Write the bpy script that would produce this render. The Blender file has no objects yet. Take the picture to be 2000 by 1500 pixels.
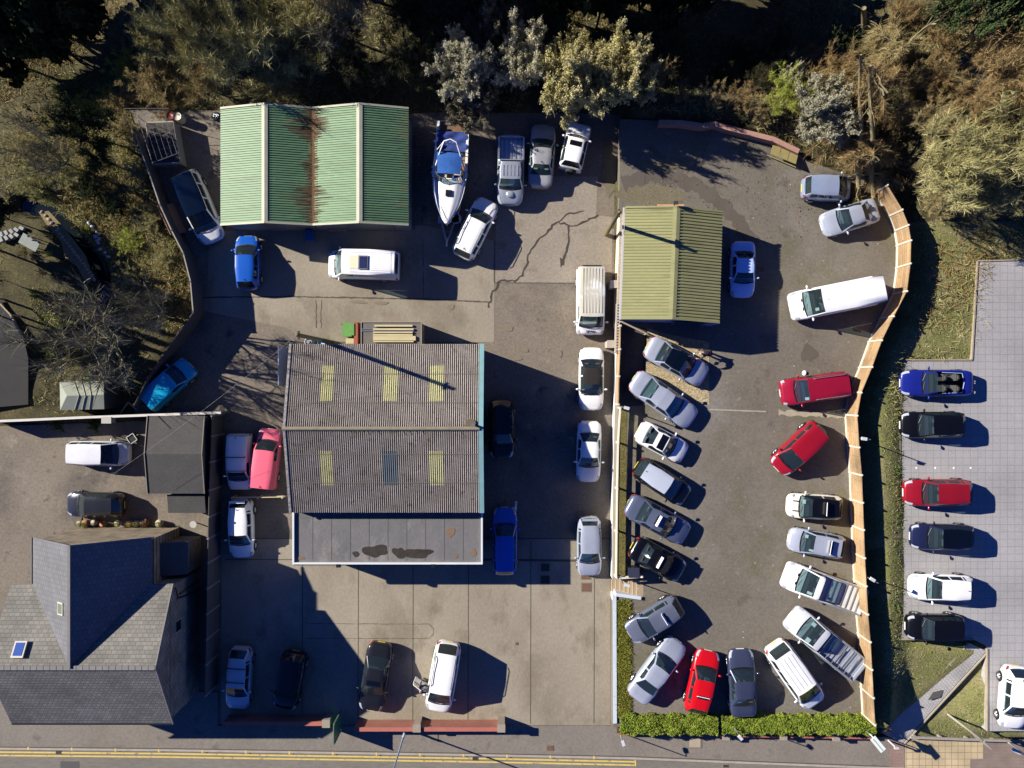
import bpy, math, random
import numpy as np
from mathutils import Vector, Matrix

# ------------------------------------------------------------------ camera, sky, sun, exposure
SC = bpy.context.scene
H = 55.0            # camera height (m)
S = 28.0            # photo pixels per metre on the ground
cam = bpy.data.cameras.new('camera')
cam.sensor_width = 36.0
cam.lens = 36.0 * H / (2000.0 / S)
cam.clip_end = 1000.0
cam_o = bpy.data.objects.new('camera', cam)
cam_o.location = (0, 0, H)
SC.collection.objects.link(cam_o)
SC.camera = cam_o

SUN_EL, SUN_DIR = 28.0, -20.0      # elevation; direction the light travels in plan (deg from +x)
world = bpy.data.worlds.new('World')
SC.world = world
world.use_nodes = True
wn = world.node_tree
sky = wn.nodes.new('ShaderNodeTexSky')
sky.sky_type = 'NISHITA'
sky.sun_disc = False
sky.sun_elevation = math.radians(SUN_EL)
# azimuth of the sun in plan is 160 deg from +x; blender measures clockwise from +y
sky.sun_rotation = math.radians(90.0 - (SUN_DIR + 180.0))
sky.ozone_density = 8.0
sky.air_density = 0.7
sky.dust_density = 0.1
sky.altitude = 2000.0
bg = wn.nodes['Background']
bg.inputs['Strength'].default_value = 0.065
tint = wn.nodes.new('ShaderNodeMix'); tint.data_type = 'RGBA'; tint.blend_type = 'MULTIPLY'   # clear cold spring sky
tint.inputs[0].default_value = 1.0; tint.inputs[7].default_value = (0.38, 0.62, 1.15, 1.0)
wn.links.new(sky.outputs['Color'], tint.inputs[6]); wn.links.new(tint.outputs[2], bg.inputs['Color'])

sun = bpy.data.lights.new('sun', 'SUN')
sun.energy = 5.0
sun.angle = math.radians(0.5)
sun.color = (1.0, 0.93, 0.82)
sun_o = bpy.data.objects.new('sun', sun)
el, az = math.radians(SUN_EL), math.radians(SUN_DIR)
ldir = Vector((math.cos(el) * math.cos(az), math.cos(el) * math.sin(az), -math.sin(el)))
sun_o.rotation_euler = ldir.to_track_quat('-Z', 'Y').to_euler()
SC.collection.objects.link(sun_o)

SC.view_settings.view_transform = 'Standard'
SC.view_settings.look = 'None'
SC.view_settings.exposure = 1.0
SC.view_settings.gamma = 1.0
SC.render.engine = 'CYCLES'
SC.cycles.max_bounces = 6
SC.cycles.transparent_max_bounces = 12
SC.cycles.caustics_reflective = False
SC.cycles.caustics_refractive = False

# ------------------------------------------------------------------ helpers
COL = SC.collection
PI = math.pi

def P(px, py, z=0.0):
    """world point at height z seen at photo pixel (px, py)"""
    k = (H - z) / H / S
    return Vector(((px - 1000) * k, (750 - py) * k, z))

class MB:
    """collects shapes, builds ONE mesh object"""
    def __init__(s):
        s.v, s.f, s.m, s.n, s.log = [], [], [], 0, []
    def add(s, verts, faces, mi=0):
        b = s.n; s.log.append((list(verts), list(faces), mi))
        s.v.extend([tuple(p) for p in verts]); s.n += len(verts)
        for f in faces:
            s.f.append(tuple(b + i for i in f)); s.m.append(mi)
    def box(s, c, d, rz=0.0, mi=0, M4=None):
        x, y, z = d[0] / 2, d[1] / 2, d[2] / 2
        ps = [Vector((a * x, b * y, e * z)) for e in (-1, 1) for b in (-1, 1) for a in (-1, 1)]
        R = M4 if M4 is not None else Matrix.Rotation(rz, 3, 'Z')
        ps = [R @ p + Vector(c) for p in ps]
        s.add(ps, [(0, 2, 3, 1), (4, 5, 7, 6), (0, 1, 5, 4), (2, 6, 7, 3), (0, 4, 6, 2), (1, 3, 7, 5)], mi)
    def prism(s, pts, z0, z1, mi=0):
        """pts: xy list, vertical sides; z0/z1 numbers or lists per point"""
        n = len(pts)
        ar = sum(pts[i][0] * pts[(i + 1) % n][1] - pts[(i + 1) % n][0] * pts[i][1] for i in range(n))
        idx = list(range(n)) if ar > 0 else list(range(n))[::-1]
        za = z0 if isinstance(z0, (list, tuple)) else [z0] * n
        zb = z1 if isinstance(z1, (list, tuple)) else [z1] * n
        vs = [(pts[i][0], pts[i][1], za[i]) for i in idx] + [(pts[i][0], pts[i][1], zb[i]) for i in idx]
        fs = [tuple(range(n, 2 * n)), tuple(range(n - 1, -1, -1))]
        fs += [(i, (i + 1) % n, n + (i + 1) % n, n + i) for i in range(n)]
        s.add(vs, fs, mi)
    def bar(s, a, b, w, h, mi=0):
        """rectangular bar between two points, w sideways, h upwards"""
        a, b = Vector(a), Vector(b); d = b - a; L = d.length
        if L < 1e-6: return
        d.normalize()
        side = d.cross(Vector((0, 0, 1)))
        if side.length < 1e-4: side = Vector((1, 0, 0))
        side.normalize(); up = side.cross(d)
        R = Matrix((d, side, up)).transposed()
        s.box((a + b) / 2, (L, w, h), M4=R, mi=mi)
    def tube(s, pts, rad, n=8, mi=0, cap=True):
        pts = [Vector(p) for p in pts]
        if not isinstance(rad, (list, tuple)): rad = [rad] * len(pts)
        vs, fs = [], []
        for i, p in enumerate(pts):
            d = (pts[min(i + 1, len(pts) - 1)] - pts[max(i - 1, 0)])
            d = d.normalized() if d.length > 1e-9 else Vector((0, 0, 1))
            a = d.cross(Vector((0, 0, 1)))
            if a.length < 1e-3: a = d.cross(Vector((1, 0, 0)))
            a.normalize(); b = d.cross(a)
            for k in range(n):
                t = 2 * PI * k / n
                vs.append(p + (a * math.cos(t) + b * math.sin(t)) * rad[i])
        for i in range(len(pts) - 1):
            for k in range(n):
                k2 = (k + 1) % n
                fs.append((i * n + k, i * n + k2, (i + 1) * n + k2, (i + 1) * n + k))
        if cap:
            fs.append(tuple(range(n))); fs.append(tuple(range(len(pts) * n - 1, (len(pts) - 1) * n - 1, -1)))
        s.add(vs, fs, mi)
    def cyl(s, c, r, h, n=16, mi=0, r2=None):
        c = Vector(c)
        s.tube([c, c + Vector((0, 0, h))], [r, r if r2 is None else r2], n, mi)
    def ball(s, c, r, nu=12, nv=8, mi=0):
        rx, ry, rz = r if isinstance(r, (tuple, list)) else (r, r, r)
        vs = [(c[0], c[1], c[2] + rz)]
        for j in range(1, nv):
            t = PI * j / nv
            for i in range(nu):
                a = 2 * PI * i / nu
                vs.append((c[0] + rx * math.sin(t) * math.cos(a), c[1] + ry * math.sin(t) * math.sin(a), c[2] + rz * math.cos(t)))
        vs.append((c[0], c[1], c[2] - rz))
        fs = [(0, 1 + i, 1 + (i + 1) % nu) for i in range(nu)]
        for j in range(nv - 2):
            for i in range(nu):
                a, b = 1 + j * nu + i, 1 + j * nu + (i + 1) % nu
                fs.append((a, a + nu, b + nu, b))
        l = len(vs) - 1; o = 1 + (nv - 2) * nu
        fs += [(l, o + (i + 1) % nu, o + i) for i in range(nu)]
        s.add(vs, fs, mi)
    def grid(s, rows, mi=0, close=False):
        """rows of points -> quads"""
        n = len(rows[0]); vs = [p for r in rows for p in r]; fs = []
        for i in range(len(rows) - 1):
            for j in range(n if close else n - 1):
                j2 = (j + 1) % n
                fs.append((i * n + j, i * n + j2, (i + 1) * n + j2, (i + 1) * n + j))
        s.add(vs, fs, mi)
    def build(s, name, mats, parent=None, smooth=False, loc=None):
        me = bpy.data.meshes.new(name)
        me.from_pydata(s.v, [], s.f)
        for m in (mats if isinstance(mats, (list, tuple)) else [mats]): me.materials.append(m)
        if any(s.m): me.polygons.foreach_set('material_index', s.m)
        if smooth: me.polygons.foreach_set('use_smooth', [True] * len(s.f))
        me.update()
        return link(name, me, parent, loc)

def each(mb, name, mats, parent=None, smooth=False):
    """every added piece becomes an object of its own"""
    out = []
    for v, f, mi in mb.log:
        m = MB(); m.add(v, f, mi); out.append(m.build(name, mats, parent, smooth))
    return out

def link(name, me, parent=None, loc=None):
    o = bpy.data.objects.new(name, me); COL.objects.link(o)
    if parent is not None: o.parent = parent
    if loc is not None: o.location = loc
    return o

def fastmesh(name, V, F, mats, parent=None, mi=None, smooth=False):
    """V (n,3) array, F (m,k) array of equal-size faces"""
    me = bpy.data.meshes.new(name)
    V = np.asarray(V, dtype=np.float32); F = np.asarray(F, dtype=np.int32)
    me.vertices.add(len(V)); me.vertices.foreach_set('co', V.ravel())
    k = F.shape[1]
    me.loops.add(F.size); me.loops.foreach_set('vertex_index', F.ravel())
    me.polygons.add(len(F)); me.polygons.foreach_set('loop_start', np.arange(len(F), dtype=np.int32) * k)
    try: me.polygons.foreach_set('loop_total', np.full(len(F), k, dtype=np.int32))
    except Exception: pass
    for m in (mats if isinstance(mats, (list, tuple)) else [mats]): me.materials.append(m)
    if mi is not None: me.polygons.foreach_set('material_index', np.asarray(mi, dtype=np.int32))
    if smooth: me.polygons.foreach_set('use_smooth', np.ones(len(F), dtype=bool))
    me.update(calc_edges=True)
    return link(name, me, parent)

def tag(o, label=None, cat=None, group=None, kind=None):
    if label: o['label'] = label
    if cat: o['category'] = cat
    if group: o['group'] = group
    if kind: o['kind'] = kind
    return o

def thing(name, label, cat, loc=(0, 0, 0), rz=0.0, group=None):
    o = bpy.data.objects.new(name, None); COL.objects.link(o)
    o.location = loc; o.rotation_euler = (0, 0, rz); o.empty_display_size = 0.3
    return tag(o, label, cat, group)

def copy_tree(o, parent=None):
    c = o.copy(); COL.objects.link(c)
    if parent is not None: c.parent = parent
    for ch in list(o.children): copy_tree(ch, c)
    return c

# ------------------------------------------------------------------ materials
_MC = {}
def srgb(r, g, b):
    f = lambda c: (c / 255 / 12.92) if c / 255 <= .04045 else ((c / 255 + .055) / 1.055) ** 2.4
    return (f(r), f(g), f(b))

def mat(name, *cols, rough=0.8, scale=1.0, bump=0.0, metal=0.0, coords='pos', coat=0.0, spec=0.5,
        stretch=(1, 1, 1), speck=0.0, speck_scale=40.0, blot=None, bscale=None, contrast=0.5, vary=0.0):
    """principled surface whose colour wanders through cols by noise; blot=(colour, low, high, scale) adds blotches"""
    if name in _MC: return _MC[name]
    m = bpy.data.materials.new(name); m.use_nodes = True; _MC[name] = m
    nt = m.node_tree; N = nt.nodes; Lk = nt.links
    bs = N['Principled BSDF']
    bs.inputs['Roughness'].default_value = rough
    bs.inputs['Metallic'].default_value = metal
    bs.inputs['Coat Weight'].default_value = coat
    bs.inputs['Coat Roughness'].default_value = 0.05
    bs.inputs['Specular IOR Level'].default_value = spec
    if len(cols) == 1 and not speck and not blot and not vary and not bump:
        bs.inputs['Base Color'].default_value = (*cols[0], 1); m.diffuse_color = (*cols[0], 1); return m
    if coords == 'pos':
        co = N.new('ShaderNodeNewGeometry').outputs['Position']
    else:
        co = N.new('ShaderNodeTexCoord').outputs['Object']
    mp = N.new('ShaderNodeMapping'); mp.inputs['Scale'].default_value = stretch
    Lk.new(co, mp.inputs['Vector'])
    def noise(sc, det=6.0, r=0.6):
        n = N.new('ShaderNodeTexNoise'); n.inputs['Scale'].default_value = sc
        n.inputs['Detail'].default_value = det; n.inputs['Roughness'].default_value = r
        Lk.new(mp.outputs[0], n.inputs['Vector']); return n.outputs['Fac']
    n1 = noise(scale)
    rp = N.new('ShaderNodeValToRGB'); e = rp.color_ramp.elements
    cl = cols if len(cols) > 1 else (cols[0], cols[0])
    lo, hi = 0.5 - contrast / 2, 0.5 + contrast / 2
    e[0].position = lo; e[0].color = (*cl[0], 1); e[1].position = hi; e[1].color = (*cl[-1], 1)
    for i, c in enumerate(cl[1:-1]):
        x = e.new(lo + (hi - lo) * (i + 1) / (len(cl) - 1)); x.color = (*c, 1)
    Lk.new(n1, rp.inputs[0]); out = rp.outputs[0]
    def mixc(fac, a, b, blend='MIX'):
        x = N.new('ShaderNodeMix'); x.data_type = 'RGBA'; x.blend_type = blend
        if isinstance(fac, float): x.inputs[0].default_value = fac
        else: Lk.new(fac, x.inputs[0])
        Lk.new(a, x.inputs[6])
        if isinstance(b, tuple): x.inputs[7].default_value = (*b, 1)
        else: Lk.new(b, x.inputs[7])
        return x.outputs[2]
    def ramp01(v, a, b, va=0.0, vb=1.0):
        r = N.new('ShaderNodeMapRange'); r.inputs[1].default_value = a; r.inputs[2].default_value = b
        r.inputs[3].default_value = va; r.inputs[4].default_value = vb
        Lk.new(v, r.inputs[0]); return r.outputs[0]
    for bl in (blot if isinstance(blot, list) else [blot] if blot else []):
        out = mixc(ramp01(noise(bl[3], 5.0), bl[1], bl[2]), out, bl[0])
    if speck:
        v = ramp01(noise(speck_scale, 3.0, 0.7), 0.3, 0.7, 1 - speck, 1 + speck)
        cc = N.new('ShaderNodeCombineColor'); [Lk.new(v, cc.inputs[i]) for i in range(3)]
        out = mixc(1.0, out, cc.outputs[0], 'MULTIPLY')
    if vary:
        oi = N.new('ShaderNodeObjectInfo')
        v = ramp01(oi.outputs['Random'], 0, 1, 1 - vary, 1 + vary)
        cc = N.new('ShaderNodeCombineColor'); [Lk.new(v, cc.inputs[i]) for i in range(3)]
        out = mixc(1.0, out, cc.outputs[0], 'MULTIPLY')
    Lk.new(out, bs.inputs['Base Color'])
    if bump:
        b = N.new('ShaderNodeBump'); b.inputs['Strength'].default_value = bump
        b.inputs['Distance'].default_value = 0.05
        Lk.new(noise(bscale or scale * 6, 6.0), b.inputs['Height']); Lk.new(b.outputs[0], bs.inputs['Normal'])
    return m

def mat_blocks(name, c1, c2, mortar, bw, bh, ms=0.02, rough=0.85, rot=0.0, speck=0.1, plane='xy', offset=0.5, bump=0.3, noise_amt=0.5, nscale=0.5):
    """brick / slate / paving pattern in metres; plane picks the two world axes it is laid along"""
    if name in _MC: return _MC[name]
    m = bpy.data.materials.new(name); m.use_nodes = True; _MC[name] = m
    nt = m.node_tree; N = nt.nodes; Lk = nt.links; bs = N['Principled BSDF']
    bs.inputs['Roughness'].default_value = rough
    g = N.new('ShaderNodeNewGeometry'); src = g.outputs['Position']
    sep = N.new('ShaderNodeSeparateXYZ'); Lk.new(src, sep.inputs[0])
    cmb = N.new('ShaderNodeCombineXYZ')
    Lk.new(sep.outputs[plane[0].upper()], cmb.inputs[0]); Lk.new(sep.outputs[plane[1].upper()], cmb.inputs[1])
    mp = N.new('ShaderNodeMapping'); mp.inputs['Rotation'].default_value = (0, 0, rot); Lk.new(cmb.outputs[0], mp.inputs[0])
    b = N.new('ShaderNodeTexBrick'); b.offset = offset
    b.inputs['Scale'].default_value = 1.0; b.inputs['Brick Width'].default_value = bw; b.inputs['Row Height'].default_value = bh
    b.inputs['Mortar Size'].default_value = ms; b.inputs['Mortar Smooth'].default_value = 0.2; b.inputs['Bias'].default_value = 0.0
    b.inputs['Color1'].default_value = (*c1, 1); b.inputs['Color2'].default_value = (*c2, 1); b.inputs['Mortar'].default_value = (*mortar, 1)
    Lk.new(mp.outputs[0], b.inputs['Vector'])
    n = N.new('ShaderNodeTexNoise'); n.inputs['Scale'].default_value = nscale; n.inputs['Detail'].default_value = 8; Lk.new(src, n.inputs['Vector'])
    n2 = N.new('ShaderNodeTexNoise'); n2.inputs['Scale'].default_value = 25; n2.inputs['Detail'].default_value = 3; Lk.new(src, n2.inputs['Vector'])
    r = N.new('ShaderNodeMapRange'); r.inputs[1].default_value = .3; r.inputs[2].default_value = .7
    r.inputs[3].default_value = 1 - noise_amt / 2; r.inputs[4].default_value = 1 + noise_amt / 2; Lk.new(n.outputs['Fac'], r.inputs[0])
    r2 = N.new('ShaderNodeMapRange'); r2.inputs[1].default_value = .3; r2.inputs[2].default_value = .7
    r2.inputs[3].default_value = 1 - speck; r2.inputs[4].default_value = 1 + speck; Lk.new(n2.outputs['Fac'], r2.inputs[0])
    mu = N.new('ShaderNodeMath'); mu.operation = 'MULTIPLY'; Lk.new(r.outputs[0], mu.inputs[0]); Lk.new(r2.outputs[0], mu.inputs[1])
    vm = N.new('ShaderNodeVectorMath'); vm.operation = 'SCALE'; Lk.new(b.outputs['Color'], vm.inputs[0]); Lk.new(mu.outputs[0], vm.inputs['Scale'])
    Lk.new(vm.outputs[0], bs.inputs['Base Color'])
    bp = N.new('ShaderNodeBump'); bp.inputs['Strength'].default_value = bump; bp.inputs['Distance'].default_value = 0.02; bp.invert = True
    Lk.new(b.outputs['Fac'], bp.inputs['Height']); Lk.new(bp.outputs[0], bs.inputs['Normal'])
    return m

def mat_glass(name, tint, rough=0.02, dark=0.0):
    if name in _MC: return _MC[name]
    m = bpy.data.materials.new(name); m.use_nodes = True; _MC[name] = m
    nt = m.node_tree; N = nt.nodes; Lk = nt.links
    N.remove(N['Principled BSDF'])
    t = N.new('ShaderNodeBsdfTransparent'); t.inputs[0].default_value = (*tint, 1)
    g = N.new('ShaderNodeBsdfGlossy'); g.inputs['Roughness'].default_value = rough
    f = N.new('ShaderNodeFresnel'); f.inputs[0].default_value = 1.6
    mx = N.new('ShaderNodeMixShader'); Lk.new(f.outputs[0], mx.inputs[0]); Lk.new(t.outputs[0], mx.inputs[1]); Lk.new(g.outputs[0], mx.inputs[2])
    df = N.new('ShaderNodeBsdfDiffuse'); df.inputs[0].default_value = (.22, .33, .36, 1)   # flat teal film in place of the sky's reflection on the pane
    m2 = N.new('ShaderNodeMixShader'); m2.inputs[0].default_value = 0.055
    Lk.new(mx.outputs[0], m2.inputs[1]); Lk.new(df.outputs[0], m2.inputs[2])
    Lk.new(m2.outputs[0], N['Material Output'].inputs[0])
    return m

def paint(c, metal=0.0, rough=0.3, dirt=0.06):
    k = 'paint_%.3f_%.3f_%.3f_%.1f_%.2f' % (*c, metal, rough)
    return mat(k, tuple(x * .93 for x in c), tuple(min(1, x * 1.05) for x in c), rough=rough, metal=metal, coat=0.7, spec=0.3, scale=0.9, speck=dirt, speck_scale=14, coords='pos')

BLACK = mat('black_plastic', (0.005, 0.005, 0.006), rough=0.45)
RUBBER = mat('tyre_rubber', (0.015, 0.015, 0.016), rough=0.85)
ALLOY = mat('alloy_metal', (0.55, 0.56, 0.58), rough=0.3, metal=0.8)
GALV = mat('galvanised_steel', (0.30, 0.32, 0.34), (0.42, 0.44, 0.46), rough=0.45, metal=0.6, scale=3)
GLASS = mat_glass('car_glass', (0.46, 0.58, 0.60))
GLASSD = mat_glass('dark_glass', (0.10, 0.12, 0.13))
WHITE = mat('white_gloss', (0.75, 0.75, 0.73), rough=0.5)
# ------------------------------------------------------------------ the setting: ground
LOT, PARK = 1.2, 1.7      # heights of the sales lot and of the paved car park
def poly(pts, z=0.0): return [tuple(P(x, y, z))[:2] for x, y in pts]
def inside(px, py, pts):
    c = np.zeros(np.shape(px), dtype=bool); n = len(pts)
    for i in range(n):
        x1, y1 = pts[i]; x2, y2 = pts[(i + 1) % n]
        if y1 == y2: continue
        k = ((y1 > py) != (y2 > py)) & (px < (x2 - x1) * (py - y1) / (y2 - y1) + x1)
        c ^= k
    return c

YARD = [(255, 215), (1225, 222), (1203, 420), (1197, 1420), (430, 1420), (430, 812), (264, 812), (262, 792), (300, 745), (378, 612), (374, 540), (345, 450), (300, 345), (285, 300)]
LEFTLOT = [(-80, 835), (285, 822), (430, 822), (430, 1420), (330, 1420), (-80, 1420)]
SALES = [(1212, 232), (1290, 236), (1400, 250), (1500, 272), (1590, 318), (1650, 340), (1735, 352), (1760, 405), (1777, 468), (1770, 565), (1725, 660), (1682, 765), (1668, 812), (1680, 930), (1690, 1150), (1700, 1300), (1708, 1420), (1197, 1420), (1197, 1166), (1253, 1166), (1253, 1131), (1197, 1131)]
CARPARK = [(1757, 703), (1897, 703), (1908, 510), (2140, 504), (2140, 1428), (1927, 1428), (1927, 1262), (1900, 1248), (1753, 1248)]

ASPH = mat('worn_asphalt', (.142, .118, .090), (.192, .162, .126), rough=.9, scale=.35, speck=.24, speck_scale=6, bump=.25, bscale=30,
           blot=[((.085, .076, .066), .50, .66, .16), ((.225, .19, .148), .58, .75, .9), ((.06, .052, .042), .60, .72, .7)])
CONC = mat('yard_concrete', (.212, .184, .138), (.292, .255, .195), rough=.88, scale=.25, speck=.13, speck_scale=7, bump=.12, bscale=30,
           blot=[((.15, .125, .09), .50, .70, .16), ((.17, .14, .10), .54, .72, .6), ((.34, .30, .23), .60, .8, .35)], stretch=(1, .6, 1))
LOTA = mat('sales_lot_asphalt', (.112, .098, .078), (.160, .142, .115), rough=.92, scale=.3, speck=.18, speck_scale=6, bump=.3, bscale=25,
           blot=[((.108, .100, .062), .52, .68, .33), ((.185, .17, .15), .56, .75, .12), ((.075, .062, .050), .60, .75, .5), ((.21, .18, .135), .62, .75, 1.6)])
ROADM = mat('road_asphalt', (.135, .122, .10), (.175, .16, .135), rough=.9, scale=.5, speck=.15, speck_scale=6, bump=.2, bscale=30, stretch=(.3, 1, 1))
PAVE = mat('pavement_asphalt', (.150, .132, .11), (.20, .178, .15), rough=.9, scale=.4, speck=.15, speck_scale=6, bump=.2, bscale=30,
           blot=((.11, .095, .08), .58, .72, .8))
KERB = mat('kerb_stone', (.27, .24, .20), (.36, .33, .28), rough=.85, scale=2, speck=.15)
PARKM = mat_blocks('block_paving', (.285, .28, .285), (.30, .294, .297), (.215, .20, .198), .5, .5, ms=.016, offset=0.0, speck=.16, noise_amt=.36, nscale=.18)
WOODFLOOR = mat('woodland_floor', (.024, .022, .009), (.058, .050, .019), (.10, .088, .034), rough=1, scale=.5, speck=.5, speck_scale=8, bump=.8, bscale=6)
VERGE = mat('verge_soil', (.105, .118, .03), (.155, .15, .055), (.225, .19, .105), rough=1, scale=.6, speck=.45, speck_scale=9, bump=.8, bscale=8)

def sst(a, b, x): t = np.clip((x - a) / (b - a), 0, 1); return t * t * (3 - 2 * t)
STREAM = [(40, 395), (100, 415), (150, 470), (190, 520), (200, 570), (170, 640), (90, 690)]
def segdist(px, py, pts):
    d = np.full(np.shape(px), 1e9)
    for (x1, y1), (x2, y2) in zip(pts[:-1], pts[1:]):
        t = np.clip(((px - x1) * (x2 - x1) + (py - y1) * (y2 - y1)) / ((x2 - x1) ** 2 + (y2 - y1) ** 2), 0, 1)
        d = np.minimum(d, np.hypot(px - x1 - t * (x2 - x1), py - y1 - t * (y2 - y1)))
    return d
def terr(X, Y):
    X = np.asarray(X, float); Y = np.asarray(Y, float)
    px, py = 1000 + 28 * X, 750 - 28 * Y
    bump = .18 * np.sin(X * .7 + 1.3 * np.sin(Y * .43)) + .14 * np.sin(Y * .9 + X * .31) + .08 * np.sin(X * 2.1) * np.sin(Y * 1.7)
    h = .05 + bump * .6
    h = h + 1.5 * sst(1190, 1260, px) * sst(520, 330, py) * sst(120, 230, py)          # bank behind the sales lot
    h = h - 4.5 * sst(900, 1050, px) * sst(1760, 1600, px) * sst(230, 60, py)           # added gully, ground sunk to deepen the shade
    h = h - 4.0 * sst(330, 120, px) * sst(330, 150, py)                                # dark valley, top left
    h = h + 2.0 * sst(1700, 1800, px) * sst(520, 420, py)
    late = np.clip((1446 - py) / (1446 - 1395), 0, 1); lin = np.clip((1448 - py) / (1448 - 1255), 0, 1)
    wl = np.maximum(sst(1830, 1925, px), sst(1740, 1700, px)); wl = np.where(py < 1300, np.maximum(wl, sst(1760, 1720, px)), wl)
    vz = 1.60 * (late * wl + lin * (1 - wl)) + .50 * sst(1752, 1705, px) * late + .02
    vm = sst(1655, 1678, px) * sst(400, 440, py)
    h = h * (1 - vm) + (vz + bump * .15) * vm
    d = segdist(px, py, STREAM)
    h = h - 1.3 * sst(26, 8, d)
    for pl, z in ((YARD, -.30), (LEFTLOT, -.30), (SALES, .85), (CARPARK, 1.35)):
        h = np.where(inside(px, py, pl), z, h)
    h = np.where(segdist(px, py, [(1925, 1245), (1735, 1450)]) < 25, np.minimum(h, 1.60 * lin - .10), h)
    h = np.where((px > 1150) & (px < 1310) & (py > 1090) & (py < 1210), -.3, h)
    h = np.where((py > 1415) & (px < 1730), -.30, h); h = np.where(py > 1447, -.30, h)
    return h

gx = np.arange(-46, 46.01, .5); gy = np.arange(-33, 37.01, .5)
GX, GY = np.meshgrid(gx, gy); GZ = terr(GX, GY)
V = np.stack([GX, GY, GZ], -1).reshape(-1, 3)
nx, ny = len(gx), len(gy)
ii = (np.arange(ny - 1)[:, None] * nx + np.arange(nx - 1)[None]).ravel()
F = np.stack([ii, ii + 1, ii + 1 + nx, ii + nx], -1)
cx, cy = GX[:-1, :-1].ravel() + .25, GY[:-1, :-1].ravel() + .25
isv = ((1000 + 28 * cx > 1640) & (750 - 28 * cy > 440)).astype(int)
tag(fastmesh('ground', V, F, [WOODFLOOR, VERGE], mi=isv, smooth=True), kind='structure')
mb = MB()   # far ground round the detailed sheet
for x0, x1, y0, y1 in ((-400, -46, -400, 400), (46, 400, -400, 400), (-46, 46, 37, 400), (-46, 46, -400, -33)):
    mb.add([(x0, y0, -.3), (x1, y0, -.3), (x1, y1, -.3), (x0, y1, -.3)], [(0, 1, 2, 3)])
tag(mb.build('far_ground', WOODFLOOR), kind='structure')

def slab(name, pts, z, m, zb=-.6, kind='structure'):
    mb = MB(); mb.prism(poly(pts, z), zb, z); o = mb.build(name, m); return tag(o, kind=kind)
slab('yard', YARD, 0.0, ASPH)
slab('side_yard', LEFTLOT, 0.004, ASPH)
slab('sales_lot', SALES, LOT, LOTA)
slab('car_park', CARPARK, PARK, PARKM, zb=.2)
# concrete bays in the yard laid over the older asphalt
def sheet(name, pts, z, m, parent=None):
    mb = MB(); q = poly(pts, z); mb.add([(x, y, z) for x, y in q], [tuple(range(len(q)))])
    me = mb.build(name, m, parent)
    import bmesh
    bm = bmesh.new(); bm.from_mesh(me.data); bmesh.ops.triangulate(bm, faces=bm.faces[:])
    for f in bm.faces:
        if f.normal.z < 0: f.normal_flip()
    bm.to_mesh(me.data); bm.free()
    return me if parent is not None else tag(me, kind='structure')
sheet('concrete_apron', [(432, 1052), (1192, 1052), (1192, 1416), (432, 1416)], .006, CONC)
sheet('concrete_strip', [(408, 452), (825, 440), (965, 470), (965, 668), (600, 668), (560, 640), (392, 606), (405, 560)], .006, CONC)
OLDC = mat('old_concrete', (.205, .178, .14), (.26, .225, .18), rough=.9, scale=.4, speck=.2, speck_scale=6, bump=.2, bscale=25, blot=((.16, .13, .09), .56, .72, .7))
sheet('concrete_panel', [(968, 345), (1168, 345), (1164, 420), (1196, 424), (1195, 552), (968, 552)], .006, OLDC)

# joints, cracks and stains: thin sheets
JOINT = mat('joint_tar', (.075, .062, .046), rough=.9)
WET = mat('damp_asphalt', (.072, .061, .048), (.098, .084, .066), rough=.75, scale=.8, speck=.2)
def ribbon(mb, pts, w, z, jit=0.0, rng=None, mi=0):
    """flat strip through pixel points; w in metres (number or list)"""
    rng = rng or random.Random(3)
    if jit:
        q = []
        for (x1, y1), (x2, y2) in zip(pts[:-1], pts[1:]):
            n = max(2, int(math.hypot(x2 - x1, y2 - y1) / 6))
            for k in range(n):
                t = k / n; q.append((x1 + (x2 - x1) * t + rng.uniform(-jit, jit), y1 + (y2 - y1) * t + rng.uniform(-jit, jit)))
        pts = q + [pts[-1]]
    ws = w if isinstance(w, list) else [w] * len(pts)
    rows = []
    for i, (x, y) in enumerate(pts):
        a, b = P(*pts[max(0, i - 1)], z), P(*pts[min(len(pts) - 1, i + 1)], z)
        d = (b - a); d.z = 0; d = d.normalized() if d.length > 0 else Vector((1, 0, 0)); s = Vector((-d.y, d.x, 0))
        ww = ws[min(i, len(ws) - 1)] * (rng.uniform(.55, 1.4) if jit else 1) / 2
        c = P(x, y, z); rows.append([c - s * ww, c + s * ww])
    mb.grid(rows, mi)
mb = MB()
for x in (591, 700, 807, 915, 1037): ribbon(mb, [(x, 1102 if 591 < x < 930 else 1056), (x - 1, 1414)], .05, .012)
ribbon(mb, [(1161, 1130), (1160, 1412)], .05, .012)
ribbon(mb, [(440, 1093), (575, 1093)], .06, .012); ribbon(mb, [(940, 1093), (1128, 1095)], .16, .012)
ribbon(mb, [(432, 1052), (1192, 1052)], .07, .0135)
ribbon(mb, [(600, 1218), (838, 1219), (847, 1228), (846, 1240), (836, 1247), (600, 1247)], .035, .0135, .4)
tag(mb.build('concrete_joint', JOINT), kind='structure')
mb = MB(); R_ = random.Random(5)
ribbon(mb, [(395, 581), (560, 579), (830, 584), (960, 590)], .10, .013, .6, R_)
ribbon(mb, [(965, 470), (965, 552), (1130, 553)], .06, .013, .3, R_)
ribbon(mb, [(617, 585), (618, 640)], .06, .0145, 1.2, R_); ribbon(mb, [(628, 585), (627, 640)], .05, .0145, 1.2, R_)
ribbon(mb, [(827, 584), (826, 470)], .05, .0145, .4, R_)
tag(mb.build('concrete_crack', JOINT), kind='structure')
mb = MB()
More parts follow.
